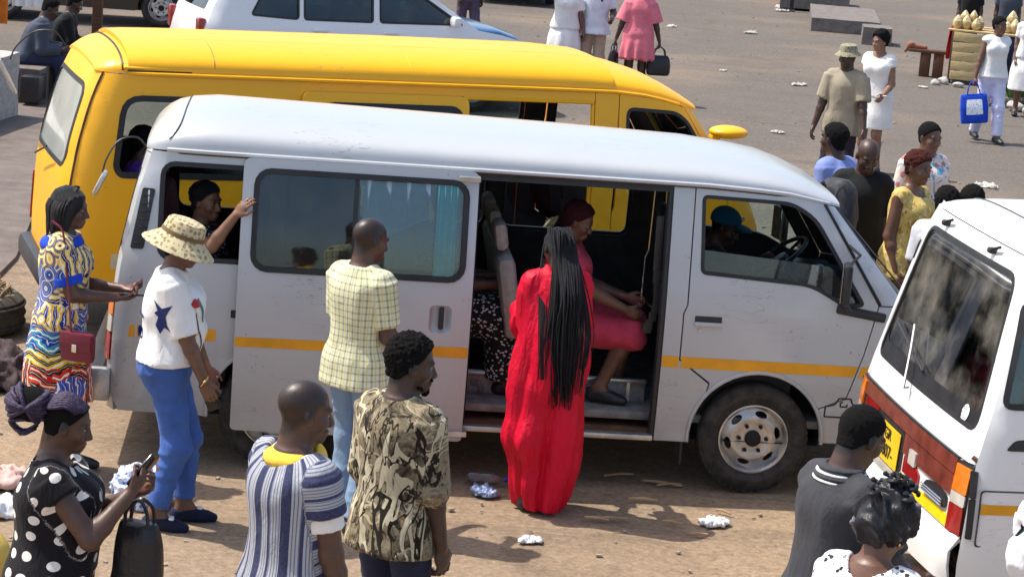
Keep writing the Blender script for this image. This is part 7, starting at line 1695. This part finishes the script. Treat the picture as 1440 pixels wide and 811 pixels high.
def f8(t, p): p.hair_cap(t, M_hair, .014, .05, -.075, .005, 60); p.top(t, M_blackcl, 'shirt', ease=.03, sleeve=.8); p.trousers(t, M_darkden, ease=.003, waist=.90); p.shoes(t, M_black)
far('person in black whose hair just shows over the white minibus roof', 3.07, 15.3, 95, 1.62, 'm', 3, f8)
def f9(t, p):
    p.hair_cap(t, M_hair, .014, .045, -.06, .004); p.top(t, M_tee, 'sleeveless_top', ease=.018, hem=.88, sleeve=.05, neck=.012, neckz=1.44, flare=.02); p.trousers(t, M_lilac, 'trousers', ease=.012, lw=.02, end=.08); p.shoes(t, M_black)
t, p = far('woman walking in a white sleeveless top and pale lilac trousers', 6.16, 30.35, 282, 1.66, 'f', 1, f9, hyaw=28, lh=(-.22, -.10, .92), rh=(.27, .06, .84), lf=(-.07, .20, .085), rf=(.09, -.20, .11), curl=(.5, .9), vox=.011)
b = thing('shopping_bag', 'blue and white shopping bag carried by the walking woman', 'bag'); b.matrix_world = t.matrix_basis @ Matrix.Translation(Vector(p.hand[1]['c']) + Vector((0.02, .03, .03))) @ Matrix.Rotation(R(-15), 4, 'Z') @ Matrix.Rotation(R(8), 4, 'Y')
V, Q = polygonise([ploft([-.56, -.54, -.35, -.18, -.17], [.17, .18, .185, .17, .165], [.05, .065, .065, .03, .02], [0] * 5, [0] * 5, .01, n=4)], .012); bb = np_mesh('bag_body', V, Q, M_blue, b)
decal(bb, 'bag_print', [[rpoly([(-.11, -.08), (.11, -.08), (.10, .12), (-.10, .12)], .02)]], cloth_pattern('white_bag_print', pat_flower(lin((236, 240, 246)), lin((150, 176, 220)), lin((240, 240, 244)), 30)), (0, 0, -.36), (1, 0, 0), (0, 0, 1), b, .5, .003, .03)
for y in (-.02, .02): MB().tube(bez([(-.09, y, -.19), (-.05, y * .5, -.04), (0, 0, 0), (.05, y * .5, -.04), (.09, y, -.19)], 12), .007, 5).build('bag_handle', M_blue, b)
decal(bb, 'bag_print', [[rpoly([(-.11, -.08), (.11, -.08), (.10, .12), (-.10, .12)], .02)]], cloth_pattern('white_bag_print', None), (0, 0, -.36), (-1, 0, 0), (0, 0, 1), b, .5, .003, .03)
def f10(t, p): p.hair_cap(t, M_hair, .012); p.top(t, M_tee, 'dress_top', sleeve=.6, hem=.9); p.skirt(t, M_tee, [(.4, .24, .2, 0), (.7, .23, .19, 0)]); p.shoes(t, M_black)
far('woman in a plain white dress standing by the fruit stall plants', 7.30, 33.6, 265, 1.62, 'f', 1, f10)
def f11(t, p): p.hair_cap(t, M_hair, .012); p.top(t, M_tee, 'dress_top', ease=.022, sleeve=.75, hem=.9, neck=.03, neckz=1.40, sr=.03); p.skirt(t, M_tee, [(.5, .26, .22, 0), (.7, .245, .2, 0), (.82, .225, .175, 0)], 'dress_skirt', drape=[(.012, 8, .5, .85, 0)]); p.shoes(t, M_black)
t, p = far('woman in a white V-neck dress holding a phone to her ear', .46, 32.4, 268, 1.64, 'f', 1, f11, rh=(.17, .10, 1.52), rel=(1, .1, -.8), lh=(-.27, .06, .82), bw=1.1, curl=(.4, .7)); phone(t, p, 1, 'phone at the ear of the woman in the white V-neck dress')
def f12(t, p): p.hair_cap(t, M_hair, .006); p.top(t, cloth_mat('pale_blue_cotton', lin((222, 230, 240))), 'shirt', ease=.036, hem=.80, sleeve=.8, flare=.03); p.trousers(t, M_beige, ease=.003, waist=.90); p.shoes(t, M_black); MB().box(Vector(p.sp(1.27, -.09, .155)), (.03, .006, .03), None, .002).build('badge', M_navy, t)
far('man in an untucked pale blue shirt and beige trousers', .88, 32.5, 262, 1.74, 'm', 3, f12, lh=(-.26, .22, 1.05), curl=(.8, .4))
def f13(t, p): p.hair_cap(t, M_hair, .012); p.top(t, M_pinkcl, 'dress_top', ease=.016, sleeve=.95, sr=.035, hem=.98, sleeve_flare=.03); p.skirt(t, M_pinkcl, [(.60, .245, .21, 0), (.72, .235, .20, -.01), (.84, .215, .175, -.02)], 'dress_skirt', top=1.12, ease=.016, drape=[(.020, 10, .6, .95, 0)]); p.shoes(t, M_black)
t, p = far('woman in a short pink dress seen from behind carrying two black bags', 1.47, 31.7, 92, 1.68, 'f', 3, f13, lh=(-.30, .02, .84), rh=(.31, .02, .82), bw=1.15, curl=(.9, .9), vox=.011)
mbag = plain('black_leather', (.014, .013, .014), .4, bump=.2); pr = t.matrix_basis @ Vector(p.hand[1]['c']); pl_ = t.matrix_basis @ Vector(p.hand[-1]['c'])
handbag('black leather handbag in the right hand of the woman in pink', pr, R(15), mbag, (.34, .15, .28), .13); handbag('black pouch bag in the left hand of the woman in pink', pl_, R(70), mbag, (.24, .12, .26), .10)
def f14(t, p): p.hair_cap(t, M_hair); p.top(t, M_blackcl, 'shirt'); p.trousers(t, cloth_mat('dusty_plum_cotton', lin((86, 74, 92)))); p.shoes(t, M_black)
far('man in black with dusty plum trousers walking beyond the white car', -1.05, 36.2, 300, 1.72, 'm', 3, f14, lf=(-.09, .16, .085), rf=(.1, -.14, .085))
t, p = seated('man in a slate grey jacket sitting hunched on the roadside block', (-6.05, 27.2), 8, 1.74, 'm', seat=.42, floor=0, lean=26, rh=(.14, .46, .62), lh=(-.14, .46, .60), lf=(-.12, .48, .085), rf=(.12, .44, .085), hpitch=28, vox=.011)
p.body(t, SKIN[3]); p.top(t, M_greycl, 'jacket', ease=.036, hem=.88, sleeve=1.85, sr=.03, fold=.01); lap(p, t, M_darkden, 'trousers', .02, .95); p.hair_cap(t, M_hair, .01); p.shoes(t, M_black)
t, p = seated('person in black sitting beside the man in the slate grey jacket', (-5.85, 27.95), 6, 1.70, 'm', seat=.42, floor=0, lean=20, rh=(.14, .46, .62), lh=(-.14, .46, .60), lf=(-.12, .48, .085), rf=(.12, .44, .085), hpitch=24, vox=.012)
p.body(t, SKIN[3]); p.top(t, M_blackcl, 'jacket', ease=.03, sleeve=1.8); lap(p, t, M_blackcl, 'trousers', .02, .95); p.hair_cap(t, M_hair, .01); p.shoes(t, M_black)
# ------------------------------------------------------------------ roadside: walls, posts, stall, tyre
def conc(name, rgb, sc=6):
    k = NT(name); co = k.co('Object'); f = k.noise(co, sc, 6, 0.7); g = k.noise(co, sc * 9, 4, 0.7)
    c = k.ramp(f, [(0.3, tuple(v * 0.6 for v in rgb)), (0.5, rgb), (0.75, tuple(min(1, v * 1.25) for v in rgb))])
    c = k.mix(k.math('MULTIPLY', k.step(g, 0.55, 0.7), 0.4), c, tuple(v * 0.5 for v in rgb)); k.bump(k.math('ADD', f, k.math('MULTIPLY', g, 0.5)), 0.5, 0.03); return k.fin(c, 0.9)
M_conc = conc('weathered_concrete', lin((186, 180, 172)), 16); M_concd = conc('stained_concrete', lin((112, 102, 94))); M_slab = conc('dark_slab', lin((118, 110, 104)))
def wood(name, rgb):
    k = NT(name); co = k.co('Object'); g = k.noise(k.scale(co, (3, 3, 22)), 3, 5, 0.6, 0.4); f = k.noise(co, 5, 4)
    c = k.ramp(g, [(0.3, tuple(v * 0.6 for v in rgb)), (0.6, rgb), (0.8, tuple(min(1, v * 1.2) for v in rgb))]); c = k.mix(k.math('MULTIPLY', k.step(f, 0.55, 0.75), 0.35), c, tuple(v * 0.45 for v in rgb)); k.bump(g, 0.3, 0.01); return k.fin(c, 0.8)
M_wood = wood('pale_planks', lin((206, 180, 128))); M_woodd = wood('dark_timber', lin((92, 62, 44)))
def rough_block(name, c, d, mat, parent=None, rz=0, sub=5, amp=0.02):
    bm = bmesh.new(); bmesh.ops.create_cube(bm, size=1.0); bmesh.ops.scale(bm, vec=d, verts=bm.verts); bmesh.ops.subdivide_edges(bm, edges=bm.edges[:], cuts=sub, use_grid_fill=True); bm.verts.index_update()
    V = np.array([v.co[:] for v in bm.verts]); F = [[v.index for v in f.verts] for f in bm.faces]; bm.free(); V = V + amp * np.stack([vnoise(V + i * 9 + c[0], (4, 4, 4)) for i in range(3)], 1)
    M = np.array(Matrix.Rotation(rz, 3, 'Z')); o = np_mesh(name, V @ M.T + A3(c), F, mat, parent, True, 30); return o
# pavement slab left of the drain line, then the low wall and block
pts = [(-4.95, 24.4), (-4.02, 18.0), (-3.98, 16.9), (-4.4, 13.0), (-14, 13.0), (-14, 31), (-5.5, 31)]
k = NT('grey_pavement'); co = k.co('World'); f = k.noise(co, 3, 5, .65); c = k.ramp(f, [(.3, lin((92, 82, 76))), (.7, lin((122, 110, 101)))]); k.bump(k.noise(co, 40, 5), .4, .02)
structure(panel('pavement', [pts], lambda a, b: np.stack([a, b, .03 + 0 * a], 1), k.fin(c, .9), None, .08, .5))
w = rough_block('low_wall', (-7.25, 24.15, .36), (2.55, 3.3, .76), M_conc, None, R(-8), 8, .03); tag(w, 'whitewashed low concrete wall end at the roadside', 'wall')
w = rough_block('concrete_block', (-6.35, 27.35, .21), (1.25, 1.5, .44), M_concd, None, 0, 6, .02); tag(w, 'stained concrete block the two seated people sit on', 'block')
MB().box((-5.80, 26.58, .22), (.22, .42, .30), None, .01).build('recess_shade_box', M_black, w)  # solid black box; the shade of the recess put into its colour
t = thing('timber_post', 'square dark brown timber post by the seated people', 'post', (-5.98, 31.3, 0)); MB().box((0, 0, 1.6), (.13, .12, 3.2), None, .012).build('post_shaft', M_woodd, t); MB().box((0, 0, .03), (.22, .22, .06), None, .01).build('post_foot', M_concd, t)
t = thing('red_pole', 'thin red painted steel pole behind the yellow minibus', 'pole', (-4.62, 31.4, 0)); MB().tube([(0, 0, 0), (0, 0, 3.2)], .045, 12).build('pole_shaft', plain('red_enamel', lin((178, 48, 40)), .4), t); MB().lathe([(0, .03), (.1, .03), (.11, 0)], 16).build('pole_base', M_rust, t); MB().lathe([(.047, 1.35), (.06, 1.36), (.06, 1.42), (.047, 1.43)], 16).build('pole_collar', M_rust, t)
build_car('black car parked beyond the timber post with its wheel showing', (-6.05, 37.0, 0), R(10), M_dark, M_dark)
# rack with hanging cloths, far left
t = thing('market_rack', 'timber rack hung with a white cloth and an orange cloth', 'rack', (-7.0, 30.6, 0), R(8))
for x in (-.9, .75): MB().box((x, 0, .8), (.07, .07, 1.6), None, .006).build('rack_leg', M_woodd, t)
MB().box((-.08, 0, 1.58), (1.9, .06, .06), None, .006).build('rack_rail', M_woodd, t)
for x0, x1, z0, mt, nm in ((.0, .42, .75, M_tee, 'white_cloth'), (-.75, -.05, .5, cloth_mat('orange_cloth', lin((214, 120, 40))), 'orange_cloth')):
    V = []; F = []; n = 18
    for i, x in enumerate(np.linspace(x0, x1, n)):
        for j, z in enumerate(np.linspace(1.60, z0, 6)): V.append((x, -.05 + .035 * math.sin(i * 1.3) * (j / 5), z))
    for i in range(n - 1):
        for j in range(5): a = i * 6 + j; F.append((a, a + 1, a + 7, a + 6))
    np_mesh(nm, np.array(V), F, mt, t)
for i in range(4): tag(MB().box((-6.75 + .05 * i, 29.0 + .35 * i, .06 + .03 * (i % 2)), (1.2, .22, .05), Matrix.Rotation(R(6 * i - 8), 3, 'Z'), .008).build('loose_plank', M_woodd, None), 'loose dark plank lying by the cloth rack', 'plank', 'loose planks by the rack')
# tyre planter with dry tangle
t = thing('old_tyre', 'old truck tyre lying flat and filled with dry tangled stalks', 'tyre', (-3.85, 15.6, 0)); t.scale = (.84, .84, .95)
MB().lathe([(.33, .05), (.36, .0), (.44, .0), (.50, .04), (.515, .14), (.50, .24), (.44, .28), (.36, .28), (.33, .23), (.35, .14)], 44, None, True).build('tyre_body', M_tyre, t)
for zz in (.07, .14, .21): MB().tube([(.513 * math.cos(a), .513 * math.sin(a), zz) for a in np.linspace(0, 2 * math.pi, 45)], .012, 5, False).build('tread_rib', M_tyre, t)
mb = MB(); r_ = np.random.default_rng(11)
for i in range(240):
    a = r_.uniform(0, 6.28); rr = .38 * math.sqrt(r_.random()); h = .24 + .20 * (1 - (rr / .42) ** 2) * r_.random(); q = A3((rr * math.cos(a), rr * math.sin(a), h)); d = nrmv(r_.normal(0, 1, 3) * A3((1, 1, .45))) * r_.uniform(.08, .17)
    mb.tube([q - d, q + A3((0, 0, .03 * r_.normal())), q + d], r_.uniform(.005, .012), 4)
o = mb.build('dry_stalks', plain('dry_stalks_tan', lin((158, 138, 108)), .9, var=.5, scale=14), t, True, None); o['kind'] = 'stuff'
V, Q = polygonise([pell((0, 0, .18), (.36, .36, .16), .02)], .03); np_mesh('soil', V + .02 * vnoise(V, (12,) * 3)[:, None], Q, M_concd, t)
# stall: counter of planks with husked coconuts
t = thing('fruit_stall', 'plank counter of a roadside coconut stall', 'stall', (6.92, 37.45, 0), R(-14))
mpl = M_wood
for i in range(5): MB().box((.22, -.02, .14 + .155 * i), (.50, .025, .148), Matrix.Rotation(R(r_.normal(0, .8)), 3, 'Y'), .004).build('front_plank', mpl, t)
for i in range(5): MB().box((-.04, .50, .14 + .155 * i), (.025, 1.05, .148), Matrix.Rotation(R(r_.normal(0, .8)), 3, 'X'), .004).build('side_plank', mpl, t)
for x, y in ((-.03, .0), (.47, .0), (-.03, 1.02), (1.15, .0), (1.15, 1.02)): MB().box((x, y, .42), (.06, .06, .84), None, .006).build('stall_leg', M_woodd, t)
for j in range(5): MB().box((.58, .10 + .22 * j, .865), (1.42, .20, .03), None, .005).build('table_board', M_woodd if j % 2 else mpl, t)
MB().tube([(.47, .02, .5), (1.12, .02, .12)], .022, 6).build('stall_brace', M_woodd, t)
np_mesh('paper_notice', [(-.056, .12, .25), (-.056, .34, .25), (-.058, .34, .72), (-.058, .12, .74)], [(0, 1, 2, 3)], plain('pale_paper', (.6, .6, .58), .8), t)
tm = t.matrix_basis
mco = conc('husked_coconut', lin((196, 168, 118)), 9); mco2 = conc('coconut_crown', lin((222, 204, 160)), 9)
cx = [(-.0, .15), (.14, .18), (.30, .14), (.02, .36), (.19, .40), (.34, .36), (.08, .60), (.25, .62), (.10, .26), (.24, .28), (.80, .20), (.92, .22), (.86, .38)]
for i, (x, y) in enumerate(cx):
    zz = .88 + (.12 if i in (8, 9, 12) else 0); o = thing('coconut', 'husked coconut with a pointed top on the stall counter', 'coconut', tm @ Vector((x, y, zz)), r_.uniform(0, 6), 'coconuts on the stall counter'); o.scale = (r_.uniform(.8, 1.15),) * 2 + (r_.uniform(.75, 1.2),)
    MB().lathe([(0, 0), (.05, .004), (.078, .04), (.085, .085), (.075, .12)], 12).build('husk', mco, o, True, 50); MB().lathe([(.078, .118), (.05, .165), (.012, .205), (0, .208)], 6).build('pointed_top', mco2, o, False)
V = []; F = []
for i in range(14):
    for j in range(7): V.append((-.09 - .03 * math.sin(i * 1.1 + j * .4) - .02 * j / 6, .12 + i * .026 - .01 * j, .90 - j * .085 - .02 * math.sin(i)))
for i in range(13):
    for j in range(6): a = i * 7 + j; F.append((a, a + 1, a + 8, a + 7))
o = np_mesh('red_cloth', np.array(V), F, cloth_mat('crimson_cloth', lin((168, 20, 40)))); o.matrix_world = tm; tag(o, 'crimson cloth hanging over the end of the coconut stall', 'cloth')
t = thing('bench', 'rough wooden bench beside the coconut stall', 'bench', (6.62, 38.2, 0), R(-14))
MB().box((0, 0, .42), (.62, .26, .05), None, .006).build('seat_plank', M_woodd, t); [MB().box((x, 0, .20), (.16, .22, .40), None, .01).build('leg', M_woodd, t) for x in (-.02, .2)]
V, Q = polygonise([pcone((-.3, -.05, .49), (-.05, .0, .47), .05, .045, .04), pcone((-.3, -.05, .49), (-.36, -.06, .40), .04, .03, .03), pell((-.28, -.05, .52), (.06, .05, .04), .03)], .012); o = np_mesh('cloth_bundle', V, Q, plain('brown_cloth_bundle', lin((150, 100, 78)), .9)); o.matrix_world = t.matrix_basis; tag(o, 'brown rolled bundle lying on the rough bench', 'bundle')
# people and goods behind the stall
def f15(t, p): p.hair_cap(t, M_hair); p.top(t, M_blackcl, 'shirt'); p.trousers(t, M_darkden); p.shoes(t, M_black)
far('vendor in black standing behind the coconut stall', 7.45, 39.3, 250, 1.66, 'm', 3, f15); 
def f16(t, p): p.hair_cap(t, M_hair); p.top(t, M_greycl, 'shirt'); p.trousers(t, M_darkden); p.shoes(t, M_black)
far('vendor in slate grey standing behind the coconut stall', 8.1, 39.3, 262, 1.70, 'm', 3, f16)
# plants and stones
def plant(x, y, h, n, seed):
    o = thing('potted_plant', 'clump of upright green strap leaves beside the stall', 'plant', (x, y, 0), 0, 'strap-leaf plants by the stall'); r_ = np.random.default_rng(seed); mg = plain('strap_leaf_green', (.09, .16, .035), .5, var=.4, scale=12)
    for i in range(n):
        a = r_.uniform(0, 6.28); L = h * r_.uniform(.6, 1.1); lean = r_.uniform(.08, .5); w = r_.uniform(.018, .03); V = []; F = []
        for s_ in range(6):
            f_ = s_ / 5; rr = lean * L * f_ ** 1.6 + .03; z = L * (f_ - .25 * lean * f_ ** 2); ww = w * (1 - f_ ** 2.5) + .002; cx_, cy_ = rr * math.cos(a), rr * math.sin(a)
            V += [(cx_ - ww * math.sin(a), cy_ + ww * math.cos(a), z), (cx_ + ww * math.sin(a), cy_ - ww * math.cos(a), z)]
        F = [(2 * s_, 2 * s_ + 1, 2 * s_ + 3, 2 * s_ + 2) for s_ in range(5)]; np_mesh('leaf', np.array(V), F, mg, o)
    V, Q = polygonise([pell((0, 0, .05), (.10, .10, .07), .02)], .02); np_mesh('root_ball', V, Q, M_concd, o)
for i, (x, y) in enumerate(((7.42, 35.0), (7.62, 35.2), (7.8, 34.8), (8.0, 35.3))): plant(x, y, .62, 20, 20 + i)
for i, (x, y, s_, mt) in enumerate(((7.30, 35.6, .16, M_conc), (7.12, 34.6, .17, M_concd), (7.33, 34.2, .14, M_conc), (7.5, 33.9, .12, M_conc), (7.05, 35.2, .12, M_concd), (7.62, 34.1, .13, M_conc), (6.75, 37.2, .10, M_conc), (6.6, 37.0, .08, M_conc), (6.95, 36.9, .09, M_conc))):
    V, Q = polygonise([pell((x, y, s_ * .45), (s_, s_ * .8, s_ * .6), .02), pell((x + s_ * .3, y - s_ * .2, s_ * .4), (s_ * .7, s_ * .7, s_ * .5), .03)], .022); V = V + (.05 * vnoise(V, (9,) * 3))[:, None]; tag(np_mesh('stone', V, Q, mt), 'rounded pale stone on the ground by the stall plants', 'stone', 'stones around the stall plants')
# drain slabs
for c_, d_, lb in (((6.35, 47.0, .13), (1.35, 3.6, .26), 'dark concrete drain slab with open black side'), ((6.25, 51.5, .3), (1.5, 3.2, .5), 'second raised drain slab behind the first'), ((6.55, 43.6, .16), (.55, .8, .32), 'small grey concrete box at the drain end')):
    tag(rough_block('drain_slab', c_, d_, M_slab, None, R(-6), 6, .015), lb, 'slab')
MB().tube([(5.62, 50.2, 0), (5.62, 50.2, 1.1)], .04, 8)
t = thing('drain_marker', 'short dark post at the corner of the raised drain slab', 'post', (5.55, 49.6, 0)); MB().box((0, 0, .45), (.09, .09, .9), None, .01).build('post_shaft', M_black, t); MB().box((0, 0, .02), (.16, .16, .04)).build('post_foot', M_concd, t)
# ------------------------------------------------------------------ litter
def crumple(name, x, y, r, mat, label, cat, group=None, seed=0, flat=.45, rz=0, par=None, ar=1.0):
    V, Q = polygonise([pell((0, 0, r * flat * .8), (r * ar, r * .8, r * flat), .01)], max(r / 13, .005)); N = vnormals(V, Q); V = V + N * (r * .55 * vnoise(V + seed, (2.6 / r,) * 3) + r * .18 * (1 - 4 * np.abs(vnoise(V + seed, (5 / r,) * 3))))[:, None]; V[:, 2] = np.maximum(V[:, 2], .004)
    V = V @ np.array(Matrix.Rotation(rz, 3, 'Z')).T + A3((x, y, 0)); return tag(np_mesh(name, V, Q, mat), label, cat, group)
M_plasticw = plain('crumpled_white_plastic', (.72, .72, .72), .35, bump=.4, bscale=40); M_plasticb = cloth_pattern('blue_printed_plastic', pat_flower(lin((196, 206, 226)), lin((90, 110, 170)), lin((230, 232, 238)), 26), .4)
crumple('plastic_bag', 1.25, 12.41, .075, M_plasticw, 'crumpled white plastic bag lying in front of the front wheel', 'bag', None, 1, .22, .2, ar=1.2)
crumple('plastic_bag', .21, 11.84, .06, M_plasticw, 'torn white plastic scrap by the shadow of the checked-shirt man', 'bag', None, 2, .12, .5, ar=1.3)
crumple('plastic_bag', -1.93, 11.95, .16, M_plasticb, 'blue and white printed plastic bag on the ground by the blue jeans', 'bag', None, 3, .7)
crumple('plastic_wrapper', -.07, 12.62, .075, plain('pale_blue_film', lin((140, 160, 196)), .3), 'pale blue crushed wrapper beside the red gown', 'wrapper', None, 4, .35)
crumple('cloth_scrap', -2.73, 12.1, .16, plain('pink_rag', lin((206, 170, 160)), .9), 'pinkish rag on the ground behind the polka-dot woman', 'rag', None, 5, .3); crumple('plastic_bag', -2.62, 11.6, .13, M_plasticw, 'flattened white plastic bag behind the polka-dot woman', 'bag', None, 6, .25)
crumple('leaf_litter_heap', -3.2, 14.15, .26, plain('dark_litter', lin((70, 56, 56)), .9, var=.6, scale=30), 'dark heap of rubbish by the old truck tyre', 'rubbish', None, 7, .5)
t = thing('plastic_bottle', 'clear plastic bottle lying beside the red gown', 'bottle', (-.06, 12.84, .038), R(-4)); MB().lathe([(0, -.11), (.03, -.11), (.036, -.10), (.036, -.04), (.033, -.035), (.036, -.03), (.036, .05), (.014, .09), (.013, .11), (0, .11)], 16, Matrix.Rotation(R(90), 4, 'Y')).build('bottle_body', glass_mat('clear_plastic', (.8, .82, .84), .1, .5), t); MB().lathe([(0, .125), (.015, .125), (.015, .108), (0, .108)], 12, Matrix.Rotation(R(90), 4, 'Y')).build('bottle_cap', M_blue, t)
t = thing('jerrycan', 'yellow plastic jerrycan at the elbow of the polka-dot woman', 'jerrycan', (-2.42, 10.30, 0), R(20)); V, Q = polygonise([ploft([0, .02, .26, .32, .34], [.13, .14, .14, .10, .07], [.09, .10, .10, .07, .05], [0] * 5, [0] * 5, .01, n=4)], .014); np_mesh('can_body', V, Q, plain('yellow_plastic', lin((206, 176, 84)), .45), t); MB().lathe([(0, .385), (.026, .385), (.026, .33)], 12).build('can_cap', M_black, t); MB().tube(bez([(-.09, 0, .32), (-.05, 0, .385), (.0, 0, .37)], 8), .012, 6).build('can_handle', plain('yellow_plastic', (0, 0, 0)), t)
M_stick = plain('pale_stick', lin((176, 146, 110)), .8, var=.3)
for i, (x, y, a, L) in enumerate(((.73, 13.2, 25, .20), (.99, 13.1, -14, .24), (1.03, 13.08, 20, .16), (.86, 12.74, 2, .17), (.66, 12.32, 12, .2), (.58, 12.3, -10, .14), (1.01, 12.34, -20, .12), (1.14, 12.16, 8, .12), (.12, 12.9, 20, .15), (1.32, 12.62, -35, .1))):
    d = Vector((math.cos(R(a)), math.sin(R(a)), 0)) * L / 2; c_ = Vector((x, y, .014)); tag(MB().tube([c_ - d, c_ + Vector((0, .008, .004)), c_ + d], [.007, .008, .006], 6).build('stick', M_stick), 'dry stick lying on the dusty ground', 'stick', 'sticks in front of the open door')
r_ = np.random.default_rng(21); mb = MB()
for i in range(420):
    x, y = (r_.uniform(-3, 2.2), r_.uniform(9, 13.2)) if i < 150 else (r_.uniform(-2, 9), r_.uniform(17, 50)); s_ = r_.uniform(.006, .016) * (1 if y < 15 else 1.3)
    mb.box((x, y, s_ * .3), (s_ * r_.uniform(1, 3), s_ * r_.uniform(.8, 2), s_ * .7), Matrix.Rotation(r_.uniform(0, 3), 3, 'Z'))
o = mb.build('gravel', conc('grit', lin((170, 156, 138)), 30), None, False, None); o['kind'] = 'stuff'; o['label'] = 'scattered grit and small scraps on the road'; o['category'] = 'gravel'
for i, (x, y, s_) in enumerate(((5.5, 50.2, .26), (5.35, 49.5, .2), (4.15, 43.6, .17), (4.2, 35.3, .16), (5.4, 26.2, .2), (2.65, 43.6, .16), (3.1, 36.5, .09), (6.2, 39.5, .13), (4.9, 34.0, .1), (6.3, 36.4, .12), (3.3, 29.5, .12), (2.6, 26.5, .1))):
    crumple('litter_scrap', x, y, s_ * .62, plain('pale_litter', (.48, .45, .41), .8, var=.4, scale=30), 'pale scrap of litter on the road beyond the minibuses', 'litter', 'litter scraps along the far road', 30 + i, .12, r_.uniform(0, 3), ar=1.3)

# rucksack carried in front of the bald man
b = thing('rucksack', 'dark grey rucksack carried beside the bald man in black', 'rucksack', (2.27, 16.15, 1.02), R(150))
V, Q = polygonise([ploft([0, .03, .2, .40, .45], [.13, .16, .17, .14, .08], [.07, .10, .11, .09, .05], [0] * 5, [0] * 5, .01, n=3)], .014); V = V + (.012 * vnoise(V, (16,) * 3))[:, None]; np_mesh('bag_body', V, Q, cloth_mat('grey_nylon', lin((62, 62, 66)), .6, var=.5), b)
V, Q = polygonise([ploft([.03, .05, .2, .22], [.10, .12, .12, .10], [.03, .04, .04, .03], [0] * 4, [-.10] * 4, .01, n=3)], .014); np_mesh('front_pocket', V, Q, cloth_mat('grey_nylon', (0, 0, 0)), b)
for x in (-.08, .08): MB().tube(bez([(x, .08, .42), (x, .20, .38), (x, .22, .2), (x, .09, .06)], 10), .014, 6).build('shoulder_strap', M_black, b)
